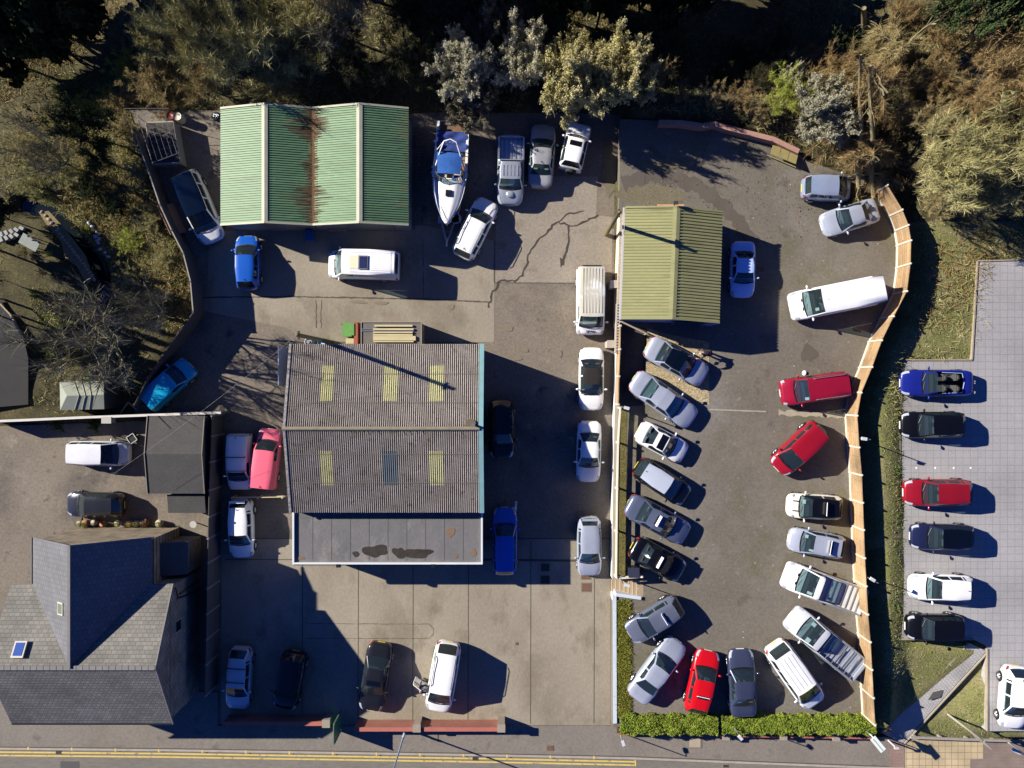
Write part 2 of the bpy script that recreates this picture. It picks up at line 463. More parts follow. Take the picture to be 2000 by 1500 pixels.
ribbon(mb, [(955, 602), (960, 575), (978, 548), (1012, 548), (1030, 520), (1033, 500), (1048, 470), (1065, 455), (1090, 434), (1108, 440), (1130, 440), (1146, 430), (1168, 420)], .12, .017, 2.6, R_)
ribbon(mb, [(1110, 440), (1112, 470), (1103, 495), (1098, 515)], [.13] * 40, .0185, 2.4, R_)
ribbon(mb, [(1090, 434), (1105, 418), (1140, 412)], .08, .02, 1.5, R_)
ribbon(mb, [(1094, 512), (1102, 512)], .55, .0215, .8, R_)
tag(mb.build('damp_crack', mat('wet_crack', (.045, .036, .026), rough=.6)), kind='structure')
def blob(mb, cx, cy, rx, ry, z, seed, n=26, am=.25, rot=0.0):
    r = random.Random(seed); ph = [r.uniform(0, 6.28) for _ in range(5)]; c = []
    for i in range(n):
        a = 2 * PI * i / n; k = 1 + am * sum(math.sin((j + 2) * a + ph[j]) / (j + 1.4) for j in range(5)) * .8
        x, y = rx * k * math.cos(a), ry * k * math.sin(a)
        c.append(P(cx + x * math.cos(rot) - y * math.sin(rot), cy + x * math.sin(rot) + y * math.cos(rot), z))
    mb.add([P(cx, cy, z)] + c, [(0, i + 2 if i + 2 <= n else 1, i + 1) for i in range(n)])
mb = MB()
ctl = [(1216, 360), (1260, 345), (1310, 347), (1360, 363), (1400, 391), (1440, 432), (1475, 480)]; rows = []
for i in range(61):   # wet wheel track curling round the office, ragged at both edges
    t = i / 60 * (len(ctl) - 1); k = min(int(t), len(ctl) - 2); u = t - k
    p0, p1, p2, p3 = ctl[max(k - 1, 0)], ctl[k], ctl[k + 1], ctl[min(k + 2, len(ctl) - 1)]
    c = [.5 * (2 * p1[j] + (p2[j] - p0[j]) * u + (2 * p0[j] - 5 * p1[j] + 4 * p2[j] - p3[j]) * u * u + (3 * p1[j] - p0[j] - 3 * p2[j] + p3[j]) * u ** 3) for j in (0, 1)]
    a = math.atan2(p2[1] - p1[1], p2[0] - p1[0]) + PI / 2
    wa = 13 + 3 * math.sin(i * .9) + 2 * math.sin(i * 2.3) + R_.uniform(-1.5, 1.5); wb2 = 14 + 3 * math.sin(i * .7 + 2) + 2.5 * math.sin(i * 1.9) + R_.uniform(-1.5, 1.5)
    rows.append([P(c[0] - math.cos(a) * wa, c[1] - math.sin(a) * wa, LOT + .006), P(c[0] + math.cos(a) * wb2, c[1] + math.sin(a) * wb2, LOT + .006)])
mb.grid(rows)
blob(mb, 1580, 690, 13, 20, LOT + .006, 4, 40, .4)
tag(mb.build('damp_track', WET), kind='structure')
mb = MB()
for i, (x, y, rx, ry) in enumerate([(990, 640, 14, 6), (1022, 683, 10, 5), (700, 590, 16, 3), (745, 592, 12, 4), (1010, 700, 8, 5), (880, 600, 8, 5), (1090, 690, 9, 7)]):
    blob(mb, x, y, rx, ry, .026 + i * .0006, i)
tag(mb.build('oil_stain', mat('oil_stain', (.15, .12, .085), (.19, .155, .11), rough=.8, scale=3)), kind='structure')
OLIVE = mat('mossy_asphalt', (.118, .102, .060), (.15, .13, .085), rough=.95, scale=.8, speck=.3, speck_scale=12)
mb = MB()
blob(mb, 1270, 380, 68, 20, LOT + .005, 31, am=.12); blob(mb, 1300, 320, 60, 10, LOT + .005, 33); blob(mb, 1190, 330, 14, 55, .02, 32)
blob(mb, 1640, 1010, 16, 60, LOT + .009, 36); blob(mb, 1600, 1130, 60, 12, LOT + .0095, 37)
tag(mb.build('moss_patch', OLIVE), kind='structure')
# darker apron and gravel beside the wall of the sales lot
GRAV = mat('gravel', (.20, .155, .085), (.36, .29, .17), (.46, .38, .24), rough=1, scale=6, speck=.5, speck_scale=14, bump=1.0, bscale=12, contrast=.35)
sheet('gravel_bed', [(1262, 640), (1300, 652), (1385, 668), (1385, 790), (1330, 772), (1255, 792)], LOT + .012, GRAV)
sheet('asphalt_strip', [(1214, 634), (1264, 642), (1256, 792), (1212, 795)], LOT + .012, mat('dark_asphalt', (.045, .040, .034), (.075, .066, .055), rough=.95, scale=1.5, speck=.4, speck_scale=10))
sheet('moss_strip', [(1208, 797), (1224, 797), (1222, 1130), (1206, 1130)], LOT + .012, mat('moss', (.085, .078, .018), (.15, .125, .04), rough=1, scale=1.5, speck=.5, speck_scale=10, bump=.8, bscale=8))
KERBY = mat('pale_kerb', (.27, .235, .18), (.35, .31, .24), rough=.9, scale=3)
mb = MB(); ribbon(mb, [(1386, 800), (1497, 804)], .10, LOT + .03); ribbon(mb, [(1520, 806), (1655, 812)], .35, LOT + .018, .8, R_)
tag(mb.build('drain_channel', KERBY), kind='structure')

# road, pavement, kerb
KL = [(-90, 1457), (0, 1460), (320, 1463), (640, 1468), (960, 1473), (1240, 1479), (1470, 1488), (1700, 1497), (1900, 1502), (2140, 1508)]
PZ = .12
mb = MB(); up = [(-90, 1352), (425, 1352), (425, 1418), (1205, 1418), (1205, 1432), (1718, 1440), (1760, 1440), (2140, 1446)]
mb.prism(poly(up, PZ) + poly(KL[::-1], PZ), -.4, PZ)
tag(mb.build('pavement', PAVE), kind='structure')
mb = MB(); kb = [(x, y + 4.5) for x, y in KL]
mb.prism(poly([(x, y + .35) for x, y in KL], PZ) + poly(kb[::-1], PZ), -.4, PZ + .004)
tag(mb.build('kerb', KERB), kind='structure')
mb = MB(); mb.prism(poly([(-90, 1440), (2140, 1440), (2140, 2300), (-90, 2300)], 0), -.5, -.02)
tag(mb.build('road', ROADM), kind='structure')
YEL = mat('yellow_line_paint', (.50, .36, .07), (.62, .47, .13), rough=.7, scale=2.5, blot=((.22, .18, .11), .58, .66, 3.0))
mb = MB()
def off(d, x1=1242): return [(x, y + d) for x, y in KL if x < x1] + [(x1, 1479 + d)]
ribbon(mb, off(9), .11, -.012); ribbon(mb, off(15.5), .11, -.012); ribbon(mb, [(1241, 1475), (1241, 1497)], .10, -.0105)
tag(mb.build('double_yellow_line', YEL), kind='structure')
mb = MB()
for x in range(55, 1200, 85): ribbon(mb, [(x, 1458 + x * .016), (x, 1464 + x * .016)], .11, PZ + .0085)
tag(mb.build('kerb_mark', YEL), kind='structure')
mb = MB(); ribbon(mb, [(-90, 1458)] + [(x, y - 1) for x, y in KL[1:]], .07, PZ + .006)
tag(mb.build('kerb_joint', JOINT), kind='structure')
sheet('road_patch', [(118, 1487), (155, 1487), (155, 1520), (118, 1520)], -.014, mat('patch_tar', (.075, .072, .07), rough=.9))
sheet('paving_band', [(1736, 1441), (1766, 1442), (1766, 1499), (1736, 1498)], PZ + .008, mat_blocks('red_paving', (.24, .155, .125), (.28, .185, .15), (.12, .09, .07), .2, .1, ms=.012))
sheet('tactile_paving', [(1768, 1442), (1920, 1447), (1920, 1482), (1895, 1482), (1895, 1502), (1768, 1499)], PZ + .008, mat_blocks('yellow_slab_paving', (.40, .32, .19), (.44, .355, .215), (.23, .17, .10), .45, .45, ms=.02, offset=0))
sheet('brown_paving', [(1921, 1447), (2140, 1450), (2140, 1507), (1896, 1502), (1896, 1483), (1921, 1483)], PZ + .008, mat_blocks('brown_paving', (.20, .155, .13), (.235, .18, .15), (.12, .09, .07), .2, .1, ms=.012))
# footpath sloping from the car park down to the pavement
mb = MB()
A, B = P(1893, 1256, PARK), P(1927, 1272, PARK); C_, D_ = P(1762, 1452, PZ), P(1724, 1432, PZ)
mb.prism([tuple(p)[:2] for p in (A, B, C_, D_)], [0.3, 0.3, -.3, -.3], [PARK - .003, PARK - .003, PZ + .012, PZ + .012])
tag(mb.build('footpath', mat_blocks('path_paving', (.33, .325, .32), (.37, .36, .35), (.19, .17, .16), .2, .2, ms=.012, rot=.82, offset=.5)), kind='structure')
sheet('path_patch', [(1812, 1368), (1822, 1352), (1846, 1346), (1836, 1362)], 1.0, mat('dark_block', (.07, .065, .06), rough=.9))
mb = MB()
EDG = [(1753, 1248), (1757, 703)], [(1757, 703), (1897, 703)], [(1897, 703), (1908, 510)], [(1908, 510), (2140, 504)], [(1753, 1248), (1900, 1248)], [(1927, 1266), (1927, 1428)]
for a, b in EDG: mb.bar(P(*a, PARK - .05), P(*b, PARK - .05), .09, .24)
tag(mb.build('edging_kerb', mat('edging_concrete', (.24, .20, .14), (.33, .28, .20), rough=.9, scale=2)), kind='structure')
mb = MB()
for a, b in ((( 1893, 1256, PARK), (1722, 1430, PZ)), ((1929, 1274, PARK), (1766, 1452, PZ))): mb.bar(P(*a) + Vector((0, 0, -.03)), P(*b) + Vector((0, 0, -.03)), .09, .16)
tag(mb.build('path_edging', KERBY), kind='structure')
# stream
mb = MB(); ribbon(mb, STREAM, [1.2] * 7, -.75)
tag(mb.build('stream', mat('stream_water', (.008, .012, .014), rough=.08)), kind='structure')
sheet('garden_path', [(75, 414), (95, 412), (130, 450), (168, 500), (182, 545), (170, 556), (150, 520), (128, 505), (118, 470), (92, 440)], .32, mat('garden_gravel', (.16, .125, .06), (.22, .175, .09), rough=1, scale=3, speck=.4, speck_scale=15))
sheet('drive', [(-60, 590), (0, 585), (45, 655), (55, 700), (55, 790), (-60, 800)], .40, mat('shaded_drive', (.016, .016, .017), (.026, .025, .024), rough=.9, scale=1))  # near black tone puts the shade on the drive into its colour
# covers set into the ground
def cover(name, lbl, x, y, w, h, z, m, grp=None):
    o = thing(name, lbl, 'cover', tuple(P(x, y, z)), 0, grp)
    mb = MB(); mb.box((0, 0, .008), (w, h, .03)); mb.build('frame', mat('cover_rim', (.17, .14, .11), rough=.8), o)
    mb = MB(); mb.box((0, 0, .016), (w * .82, h * .82, .03)); mb.build('lid', m, o); return o
RUSTY = mat('rusty_iron', (.10, .055, .03), (.16, .085, .05), rough=.85, scale=6, speck=.3)
IRON = mat('dark_iron', (.03, .028, .026), rough=.7)
cover('manhole_cover', 'square rusty inspection cover in the concrete just below the silver hatchback by the wall', 1145, 1147, .72, .66, .006, RUSTY)
cover('manhole_cover', 'rusty inspection cover partly under the nose of the silver hatchback by the wall', 1144, 1127, .7, .35, .006, RUSTY)
cover('manhole_cover', 'inspection cover in shadow on the apron right of the blue estate car', 1065, 1132, .7, .65, .006, IRON)
cover('manhole_cover', 'dark inspection cover in shadow nearest the front of the blue estate car', 1065, 1108, .66, .6, .006, IRON)
cover('manhole_cover', 'large pale framed cover in the pavement in front of the hedge', 1357, 1450, .95, .8, PZ + .004, mat('pale_cover', (.30, .25, .18), (.36, .30, .22), rough=.9, scale=3))
cover('manhole_cover', 'small rusty stopcock cover in the pavement below the open apron', 1074, 1461, .5, .4, PZ + .004, RUSTY)
cover('manhole_cover', 'small rusty lid in the middle of the concrete apron', 1009, 1257, .2, .2, .006, RUSTY)
cover('manhole_cover', 'round rusty lid in shade beside the blue saloon on the sales lot', 1488, 526, .45, .45, LOT + .004, RUSTY)
cover('manhole_cover', 'framed utility cover in the pavement below the brick wall', 848, 1438, .55, .8, PZ + .004, PAVE)
cover('road_drain', 'iron road gully grate at the kerb left of the lamp post', 114, 1469, .38, .3, -.015, IRON)
cover('road_drain', 'iron road gully grate at the kerb right of the lamp post', 928, 1481, .40, .32, -.015, IRON)
cover('road_drain', 'iron road gully grate at the kerb below the hedge', 1417, 1496, .40, .2, -.015, IRON)
# ------------------------------------------------------------------ buildings
STONE = mat_blocks('rubble_stone', (.19, .165, .125), (.25, .215, .16), (.10, .085, .065), .42, .2, ms=.03, plane='yz', speck=.3, noise_amt=.7, nscale=1.2)
STONEX = mat_blocks('warm_rubble_stone', (.24, .20, .13), (.30, .24, .155), (.13, .10, .07), .45, .22, ms=.03, plane='xz', speck=.3, noise_amt=.7, nscale=1.2)
SLATE = mat_blocks('grey_slate', (.105, .103, .098), (.150, .145, .135), (.060, .058, .055), .28, .20, ms=.02, speck=.15, noise_amt=.55, nscale=.5)
SLATE2 = mat_blocks('mossy_slate', (.135, .130, .112), (.185, .175, .150), (.085, .08, .068), .34, .22, ms=.016, speck=.18, noise_amt=.5, nscale=.6)
SLATEW = mat_blocks('blue_slate', (.105, .105, .115), (.13, .13, .138), (.075, .075, .08), .22, .30, ms=.014, speck=.08, noise_amt=.2)
LEAD = mat('ridge_tile', (.15, .145, .135), (.20, .19, .175), rough=.8, scale=3)
def quadslab(mb, q, t=.06, mi=0):
    """thin slab under a quad/tri of points"""
    n = len(q); q = [Vector(p) for p in q]
    nr = (q[1] - q[0]).cross(q[2] - q[0]).normalized()
    if nr.z < 0: q = q[::-1]; nr = -nr
    mb.add(q + [p - nr * t for p in q], [tuple(range(n)), tuple(range(2 * n - 1, n - 1, -1))] + [(i, n + i, n + (i + 1) % n, (i + 1) % n) for i in range(n)], mi)

# --- stone house, lower left
he, hr = 4.75, 7.25
hs = thing('stone_house', 'grey slate roofed stone house with a rear wing, beside the pavement', 'house', (0, 0, 0))
xe = P(338, 1413, he).x; xw = P(22, 1413, he).x
yS, yN = P(338, 1413, he).y, P(338, 1140, he).y
yR = (yS + yN) / 2
xl, xr_ = P(63, 1050, he).x, P(297, 1050, he).x; xm = (xl + xr_) / 2
yW = P(297, 1049, he).y
hw = 7.35
mb = MB()
i_ = .22
for pts, ms in (([(xw + i_, yS + i_, 0), (xe - i_, yS + i_, 0), (xe - i_, yN - i_, 0), (xw + i_, yN - i_, 0)], 0), ([(xl + i_, yN - .5, 0), (xr_ - i_, yN - .5, 0), (xr_ - i_, yW - i_, 0), (xl + i_, yW - i_, 0)], 1)):
    mb.prism([p[:2] for p in pts], -.2, he - .12, ms)
# gables
for x, s in ((xe - i_, 1), (xw + i_, -1)):
    mb.prism([(x - .3 * s, yS + i_), (x, yS + i_), (x, yN - i_), (x - .3 * s, yN - i_)], he - .12, he - .05, 0)
    a = [(x, yS + i_, he - .1), (x, yN - i_, he - .1), (x, yR, hr - .16)]; b = [(p[0] - .3 * s, p[1], p[2]) for p in a]
    mb.add(a + b, [(0, 1, 2), (3, 5, 4), (0, 2, 5, 3), (1, 4, 5, 2)], 0)
a = [(xl + i_, yW - i_, he - .1), (xr_ - i_, yW - i_, he - .1), (xm, yW - i_, hw - .2)]; b = [(p[0], p[1] - .3, p[2]) for p in a]
mb.add(a + b, [(0, 2, 1), (3, 4, 5), (0, 3, 5, 2), (1, 2, 5, 4)], 1)
mb.build('wall', [STONE, STONEX], hs)
mb = MB(); quadslab(mb, [(xw, yS, he), (xe, yS, he), (xe, yR, hr), (xw, yR, hr)]); mb.build('roof', SLATE, hs)['label'] = 'mottled grey slate slope facing the street'
mb = MB()
# rear slope is cut away where the wing meets it
yv = yN + (hw - he) / (hr - he) * (yR - yN)
yv = min(yv, yR - .02) if yR > yN else max(yv, yR + .02)
quadslab(mb, [(xw, yN, he), (xl, yN, he), (xm, yR + .03, hr), (xw, yR, hr)])
quadslab(mb, [(xr_, yN, he), (xe, yN, he), (xe, yR, hr), (xm, yR + .03, hr)])
mb.build('roof', SLATE2, hs)['label'] = 'paler lichened rear slope'
mb = MB(); quadslab(mb, [(xl, yW, he), (xm, yW, hw), (xm, yR, hw), (xl, yN, he)]); mb.build('roof', SLATEW, hs)['label'] = 'blue grey wing slope facing west'
mb = MB(); quadslab(mb, [(xm, yW, hw), (xr_, yW, he), (xr_, yN, he), (xm, yR, hw)]); mb.build('roof', SLATEW, hs)['label'] = 'shaded wing slope facing east'
mb = MB()
for k in range(26):
    x0 = xw + (xe - xw) * k / 26; mb.box((x0 + (xe - xw) / 52, yR, hr + .03), ((xe - xw) / 26 - .03, .26, .09))
mb.build('ridge', LEAD, hs)
mb = MB(); mb.bar((xm, yW, hw + .03), (xm, yR, hw + .03), .16, .08); mb.build('ridge', LEAD, hs)
mb = MB()
for a, b in (((xe + .02, yS, he + .03), (xe + .02, yR, hr + .03)), ((xe + .02, yN, he + .03), (xe + .02, yR, hr + .03)), ((xl - .02, yW, he + .02), (xl - .02, yN, he + .02))): mb.bar(a, b, .06, .12)
each(mb, 'verge_trim', LEAD, hs)
mb = MB()
mb.tube([(xw, yS - .07, he - .08), (xe, yS - .07, he - .08)], .06, 6); mb.tube([(xr_ + .05, yW, he - .06), (xr_ + .05, yN, he - .06)], .06, 6)
mb.tube([(xe + .03, yN - .9, he - .9), (xe - .12, yN - .9, 1.0)], .05, 6); mb.tube([(xe - .1, yN - .4, he - .6), (xe - .1, yN - 1.2, he - 1.0), (xe - .1, yN - 1.6, 0)], .05, 6)
each(mb, 'gutter', BLACK, hs)
mb = MB(); mb.box((xe - i_ + .01, (yS + yN) / 2 + 1.4, 3.5), (.06, .8, .9)); w = mb.build('window', mat('window_frame_grey', (.30, .30, .29), rough=.6), hs)
mb = MB(); mb.box((xe - i_ + .03, (yS + yN) / 2 + 1.4, 3.5), (.05, .66, .76)); mb.build('pane', mat('night_pane', (.015, .018, .02), rough=.1), w)
def rooflight(px, py, za, slope, w, l, axis, c):
    p = P(px, py, za)
    R = Matrix.Rotation(slope, 3, axis)
    mb = MB(); mb.box((p.x, p.y, p.z + .07), (w, l, .12), M4=R); o = mb.build('rooflight', mat('rooflight_frame', (.42, .40, .34), rough=.5), hs)
    q = p + R @ Vector((0, 0, .085)); mb = MB(); mb.box((q.x, q.y, q.z + .05), (w * .72, l * .78, .02), M4=R); mb.build('pane', mat('rooflight_pane_%d' % px, c, rough=.06), o)
rooflight(120, 1188, 6.15 + .55, -math.atan2(hw - he, xm - xl), .62, .78, 'Y', (.14, .17, .12))
rooflight(39, 1268, 6.80, math.atan2(hr - he, abs(yR - yN)) * -1, .75, 1.0, 'X', (.05, .10, .32))
# lean-to in the corner of wing and main house
x0, x1 = xr_ - .2, P(366, 1057, 2.6).x
y0, y1 = yN + .05, P(366, 1058, 2.6).y
mb = MB(); mb.prism([(x0 + .1, y0), (x1 - .1, y0), (x1 - .1, y1 - .1), (x0 + .1, y1 - .1)], -.2, 2.4); lt = mb.build('lean_to', STONE, hs)
mb = MB(); quadslab(mb, [(x0, y0, 3.1), (x1, y0, 2.5), (x1, y1, 2.5), (x0, y1, 3.1)]); mb.build('lean_to_roof', mat('dark_slate', (.05, .05, .052), (.065, .065, .066), rough=.7, scale=3), lt)

# --- ribbed metal roof
def ribroof(name, a, b, c, d, pitch, depth, m, parent, duty=(.34, .12, .42, .12)):
    """slope a-b (eave) to d-c (ridge); ribs run up the slope"""
    a, b, c, d = map(Vector, (a, b, c, d))
    nr = (b - a).cross(d - a).normalized()
    if nr.z < 0: nr = -nr
    n = max(2, int((b - a).length / pitch)); pr = []; t = 0
    for i in range(n):
        t0 = i / n; u = 0
        for k, (hgt0, du) in enumerate(zip((0, 0, 1, 1), duty)):
            pr.append((t0 + u / n, hgt0)); u += du
    pr.append((1.0, 0))
    bot = [a.lerp(b, t) + nr * depth * h for t, h in pr]; top = [d.lerp(c, t) + nr * depth * h for t, h in pr]
    mb = MB(); mb.grid([bot, top]); mb.grid([[p - nr * .05 for p in bot], [p - nr * .05 for p in top]])
    return mb.build(name, m, parent)
def gable_walls(parent, pts, zt, m, name='wall', z0=0.0):
    mb = MB(); mb.prism(pts, z0 - .2, zt); return mb.build(name, m, parent)

GREENR = mat('green_roof_paint', (.10, .195, .093), (.145, .255, .122), rough=.55, scale=.5, speck=.12, speck_scale=10, stretch=(.35, 2.5, 1), blot=[((.10, .16, .08), .54, .70, .9), ((.22, .34, .19), .6, .75, 1.7), ((.09, .08, .04), .66, .76, 2.6)])
GREENV = mat('rusty_green_roof', (.105, .19, .10), (.155, .255, .128), rough=.6, scale=.5, speck=.15, speck_scale=10, blot=[((.10, .06, .025), .47, .56, .55), ((.05, .04, .02), .56, .66, 1.3)])
CREAM = mat('cream_flashing', (.34, .34, .245), (.41, .41, .295), rough=.6, scale=2, speck=.1)
GREYWALL = mat('grey_render', (.16, .17, .165), (.21, .22, .21), rough=.85, scale=1.2, speck=.1)
gs = thing('green_shed', 'workshop with two pitched green ribbed metal roofs at the back of the yard', 'shed', (0, 0, 0))
zE, zRd, zV = 2.9, 3.75, 2.95
XL, X1, XV, X2, XR = P(431, 325, zE).x, P(517, 325, zRd).x, P(611, 325, zV).x, P(702, 325, zRd).x, P(798, 325, zE).x
yn, ys = P(600, 213, zE).y, P(600, 438, zE).y
gable_walls(gs, [(XL + .12, ys + .15), (XR - .12, ys + .15), (XR - .12, yn - .15), (XL + .12, yn - .15)], zE - .12, GREYWALL)
mb = MB()
for y in (ys + .16, yn - .16):
    for xa, xb, xc in ((XL, X1, XV), (XV, X2, XR)):
        mb.add([(xa + .12, y, zE - .13), (xc, y, zE - .13), (xb, y, zRd - .12)], [(0, 1, 2)])
each(mb, 'gable', GREYWALL, gs)
ribroof('roof', (XL, yn, zE), (XL, ys, zE), (X1, ys, zRd), (X1, yn, zRd), .155, .045, GREENR, gs)
ribroof('roof', (XV, yn, zV), (XV, ys, zV), (X1, ys, zRd), (X1, yn, zRd), .155, .045, GREENR, gs)
ribroof('roof', (XV, yn, zV), (XV, ys, zV), (X2, ys, zRd), (X2, yn, zRd), .155, .045, GREENR, gs)
ribroof('roof', (XR, yn, zE), (XR, ys, zE), (X2, ys, zRd), (X2, yn, zRd), .155, .045, GREENR, gs)
mb = MB()
for x in (X1, X2):
    for sgn in (-1, 1): quadslab(mb, [(x, yn - .02, zRd + .075), (x, ys + .02, zRd + .075), (x + sgn * .2, ys + .02, zRd + .02), (x + sgn * .2, yn - .02, zRd + .02)], .012)
each(mb, 'ridge_cap', CREAM, gs)
mb = MB()
for y, o in ((yn, .04), (ys, -.04)):
    for p, q in (((XL, zE), (X1, zRd)), ((X1, zRd), (XV, zV)), ((XV, zV), (X2, zRd)), ((X2, zRd), (XR, zE))):
        mb.bar((p[0], y + o, p[1] + .03), (q[0], y + o, q[1] + .03), .13, .10)
each(mb, 'verge_flashing', CREAM, gs)
# rust and leaf litter lying in the valley gutter and streaking up the ribs
rr = random.Random(8); mb = MB()
def streak(x_from, sgn, lo, hi, dens, xr, zr, cov=None):
    n = int((yn - ys) / .155)
    for i in range(n):
        for _ in range(dens):
            y = yn - (i + rr.random()) * .155
            if cov and rr.random() > cov(y): continue
            l = rr.uniform(lo, hi) * (.6 + .4 * math.sin(y * 1.1 + 1) + .3 * math.sin(y * 2.7)); l = max(.12, l); w = rr.uniform(.03, .075)
            s0 = 0.0
            def pt(d, yy):
                x = x_from + sgn * d; z = zr[0] + (zr[1] - zr[0]) * d / xr + .052; return (x, yy, z)
            mb.add([pt(0, y), pt(0, y - w), pt(l, y - w * .3), pt(l, y)], [(0, 1, 2, 3)])
streak(XV, -1, .15, 1.75, 6, XV - X1, (zV, zRd), lambda y: .45 + .55 * (y - ys) / (yn - ys)); streak(XV, 1, .15, 1.15, 6, X2 - XV, (zV, zRd), lambda y: .4 + .6 * (y - ys) / (yn - ys))
streak(XR - .02, -1, .1, 1.1, 4, XR - X2, (zE, zRd), lambda y: .75 if y > ys + 2 else .35)
rs_ = mb.build('rust_streak', mat('rust_stain', (.075, .045, .02), (.12, .07, .03), rough=.9, scale=3), gs); rs_['kind'] = 'stuff'
mb = MB(); rows = []
for i in range(60):
    y = yn - .1 - (yn - ys - .2) * i / 59; w = .24 + .16 * rr.random(); rows.append([(XV - w, y, zV + .10), (XV, y, zV + .06), (XV + w * .9, y, zV + .10)])
mb.grid(rows); mb.build('valley_gutter', mat('leaf_litter', (.075, .04, .018), (.15, .085, .035), rough=1, scale=8, speck=.4, speck_scale=12), gs)
mb = MB()
for a, b in ((P(640, 441, 2.6), P(662, 451, 0)), ): pass
mb.box((P(566, 444, 1.3).x, ys + .13, 1.35), (3.6, .06, 2.5)); mb.box((P(725, 446, 1.3).x, ys + .13, 1.35), (3.2, .06, 2.5))
each(mb, 'roller_door', mat('roller_door_grey', (.10, .105, .105), (.13, .135, .135), rough=.6, scale=2), gs)

# --- workshop with the corrugated cement roof
ASB = mat('weathered_cement_sheet', (.265, .235, .20), (.39, .352, .31), rough=.9, scale=.8, speck=.22, speck_scale=9, blot=[((.14, .10, .065), .58, .75, 2.2), ((.46, .43, .40), .62, .78, 1.1)])
ws = thing('workshop', 'big workshop with a grey corrugated cement roof, yellow rooflights and a flat roofed front', 'workshop', (0, 0, 0))
z1, z2 = 4.1, 5.55
wx0, wx1 = P(569, 836, z1).x, P(938, 836, z1).x
wyN, wyR, wyS = P(750, 672, z1).y, P(750, 837, z2).y, P(750, 1001, z1).y
TEAL = mat('teal_fascia', (.16, .30, .31), (.20, .36, .37), rough=.5, scale=2, speck=.06)
gable_walls(ws, [(wx0 + .15, wyS), (wx1 - .12, wyS), (wx1 - .12, wyN - .15), (wx0 + .15, wyN - .15)], z1 - .15, mat('workshop_wall', (.14, .16, .17), (.18, .20, .21), rough=.8, scale=1))
mb = MB()
for x in (wx0 + .16, wx1 - .13): mb.add([(x, wyS, z1 - .16), (x, wyN - .15, z1 - .16), (x, wyR, z2 - .15)], [(0, 1, 2)])
each(mb, 'gable', mat('workshop_wall', (.14, .16, .17)), ws)
NR, SUB = 92, 6
def corr(y_e, y_r, nm):
    """corrugated slope with the rooflight sheets as separate parts"""
    pitch = (wx1 - wx0) / NR
    lights = {}
    xs = [i / SUB for i in range(NR * SUB + 1)]
    ts = [0, .02, .30, .70, 1.0]
    def pt(u, t):
        z = z1 + (z2 - z1) * t; y = y_e + (y_r - y_e) * t
        return (wx0 + u * pitch, y, z + .062 * math.sin(u * 2 * PI))
    spans = {0: (16, 22), 1: (46, 53), 2: (68, 75)}
    north = y_e > y_r
    tl = {0: (.26, .68), 1: (.26, .69), 2: (.26, .70)} if north else {0: (.33, .74), 1: (.33, .73), 2: (.33, .74)}
    mb = MB(); parts = {k: MB() for k in spans}
    tsa = sorted({0, 1, tl[0][0], tl[0][1]})
    for s in range(len(xs) - 1):
        rib = int(xs[s])
        k = next((k for k, (a, b) in spans.items() if a <= rib < b), None)
        for ta, tb in zip(tsa[:-1], tsa[1:]):
            tgt = parts[k] if (k is not None and ta >= tsa[1] - 1e-6 and tb <= tsa[2] + 1e-6) else mb
            q = [pt(xs[s], ta), pt(xs[s + 1], ta), pt(xs[s + 1], tb), pt(xs[s], tb)]
            tgt.add(q, [(0, 1, 2, 3) if not north else (3, 2, 1, 0)])
    mb.build('roof', ASB, ws, smooth=False)
    for k, p in parts.items():
        grey = (not north and k == 1)
        o = p.build('rooflight', mat('grey_rooflight', (.15, .185, .20), (.19, .22, .23), rough=.6, scale=2) if grey else mat('yellow_rooflight', (.50, .48, .25), (.60, .58, .34), rough=.6, scale=1.2, speck=.15, blot=((.30, .26, .12), .6, .75, 1.5)), ws)
        if grey: o['label'] = 'grey replaced rooflight sheet'
corr(wyN, wyR, 'n'); corr(wyS, wyR, 's')
mb = MB()   # dark lines where the sheets overlap
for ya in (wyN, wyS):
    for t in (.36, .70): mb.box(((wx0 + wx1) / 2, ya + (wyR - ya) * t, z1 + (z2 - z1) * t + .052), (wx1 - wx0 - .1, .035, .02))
each(mb, 'sheet_lap', mat('lap_line', (.12, .10, .08), rough=.95), ws)
lr = random.Random(21); mb = MB()   # moss and dirt lodged in the troughs
for ya in (wyN, wyS):
    for _ in range(420):
        k = lr.randrange(NR); t = min(.97, abs(lr.gauss(0, .35)) if lr.random() < .5 else 1 - abs(lr.gauss(0, .2))); t = max(.02, t); x = wx0 + (k + .75) * (wx1 - wx0) / NR; l = lr.uniform(.05, .5)
        y = ya + (wyR - ya) * t; zz = z1 + (z2 - z1) * t - .02; dz = (z2 - z1) / abs(wyR - ya) * l; sg = 1 if wyR > ya else -1
        mb.add([(x - .035, y, zz), (x + .035, y, zz), (x + .03, y + sg * l, zz + dz), (x - .03, y + sg * l, zz + dz)], [(0, 1, 2, 3)])
o = mb.build('moss', mat('roof_moss', (.05, .042, .022), (.10, .085, .045), rough=1, scale=5), ws); o['kind'] = 'stuff'
mb = MB(); mb.tube([(wx0 - .15, wyR, z2 + .06), (wx1 + .02, wyR, z2 + .06)], .12, 8); each(mb, 'ridge_cap', mat('mossy_ridge', (.16, .14, .09), (.24, .21, .15), rough=.9, scale=3, speck=.3), ws)
mb = MB()
for ya in (wyN, wyS): mb.bar((wx1 + .10, ya, z1 + .02), (wx1 + .10, wyR, z2 + .02), .30, .14)
each(mb, 'bargeboard', TEAL, ws)
mb = MB()
for ya in (wyN, wyS): mb.bar((wx0 - .04, ya, z1 + .05), (wx0 - .04, wyR, z2 + .05), .16, .12)
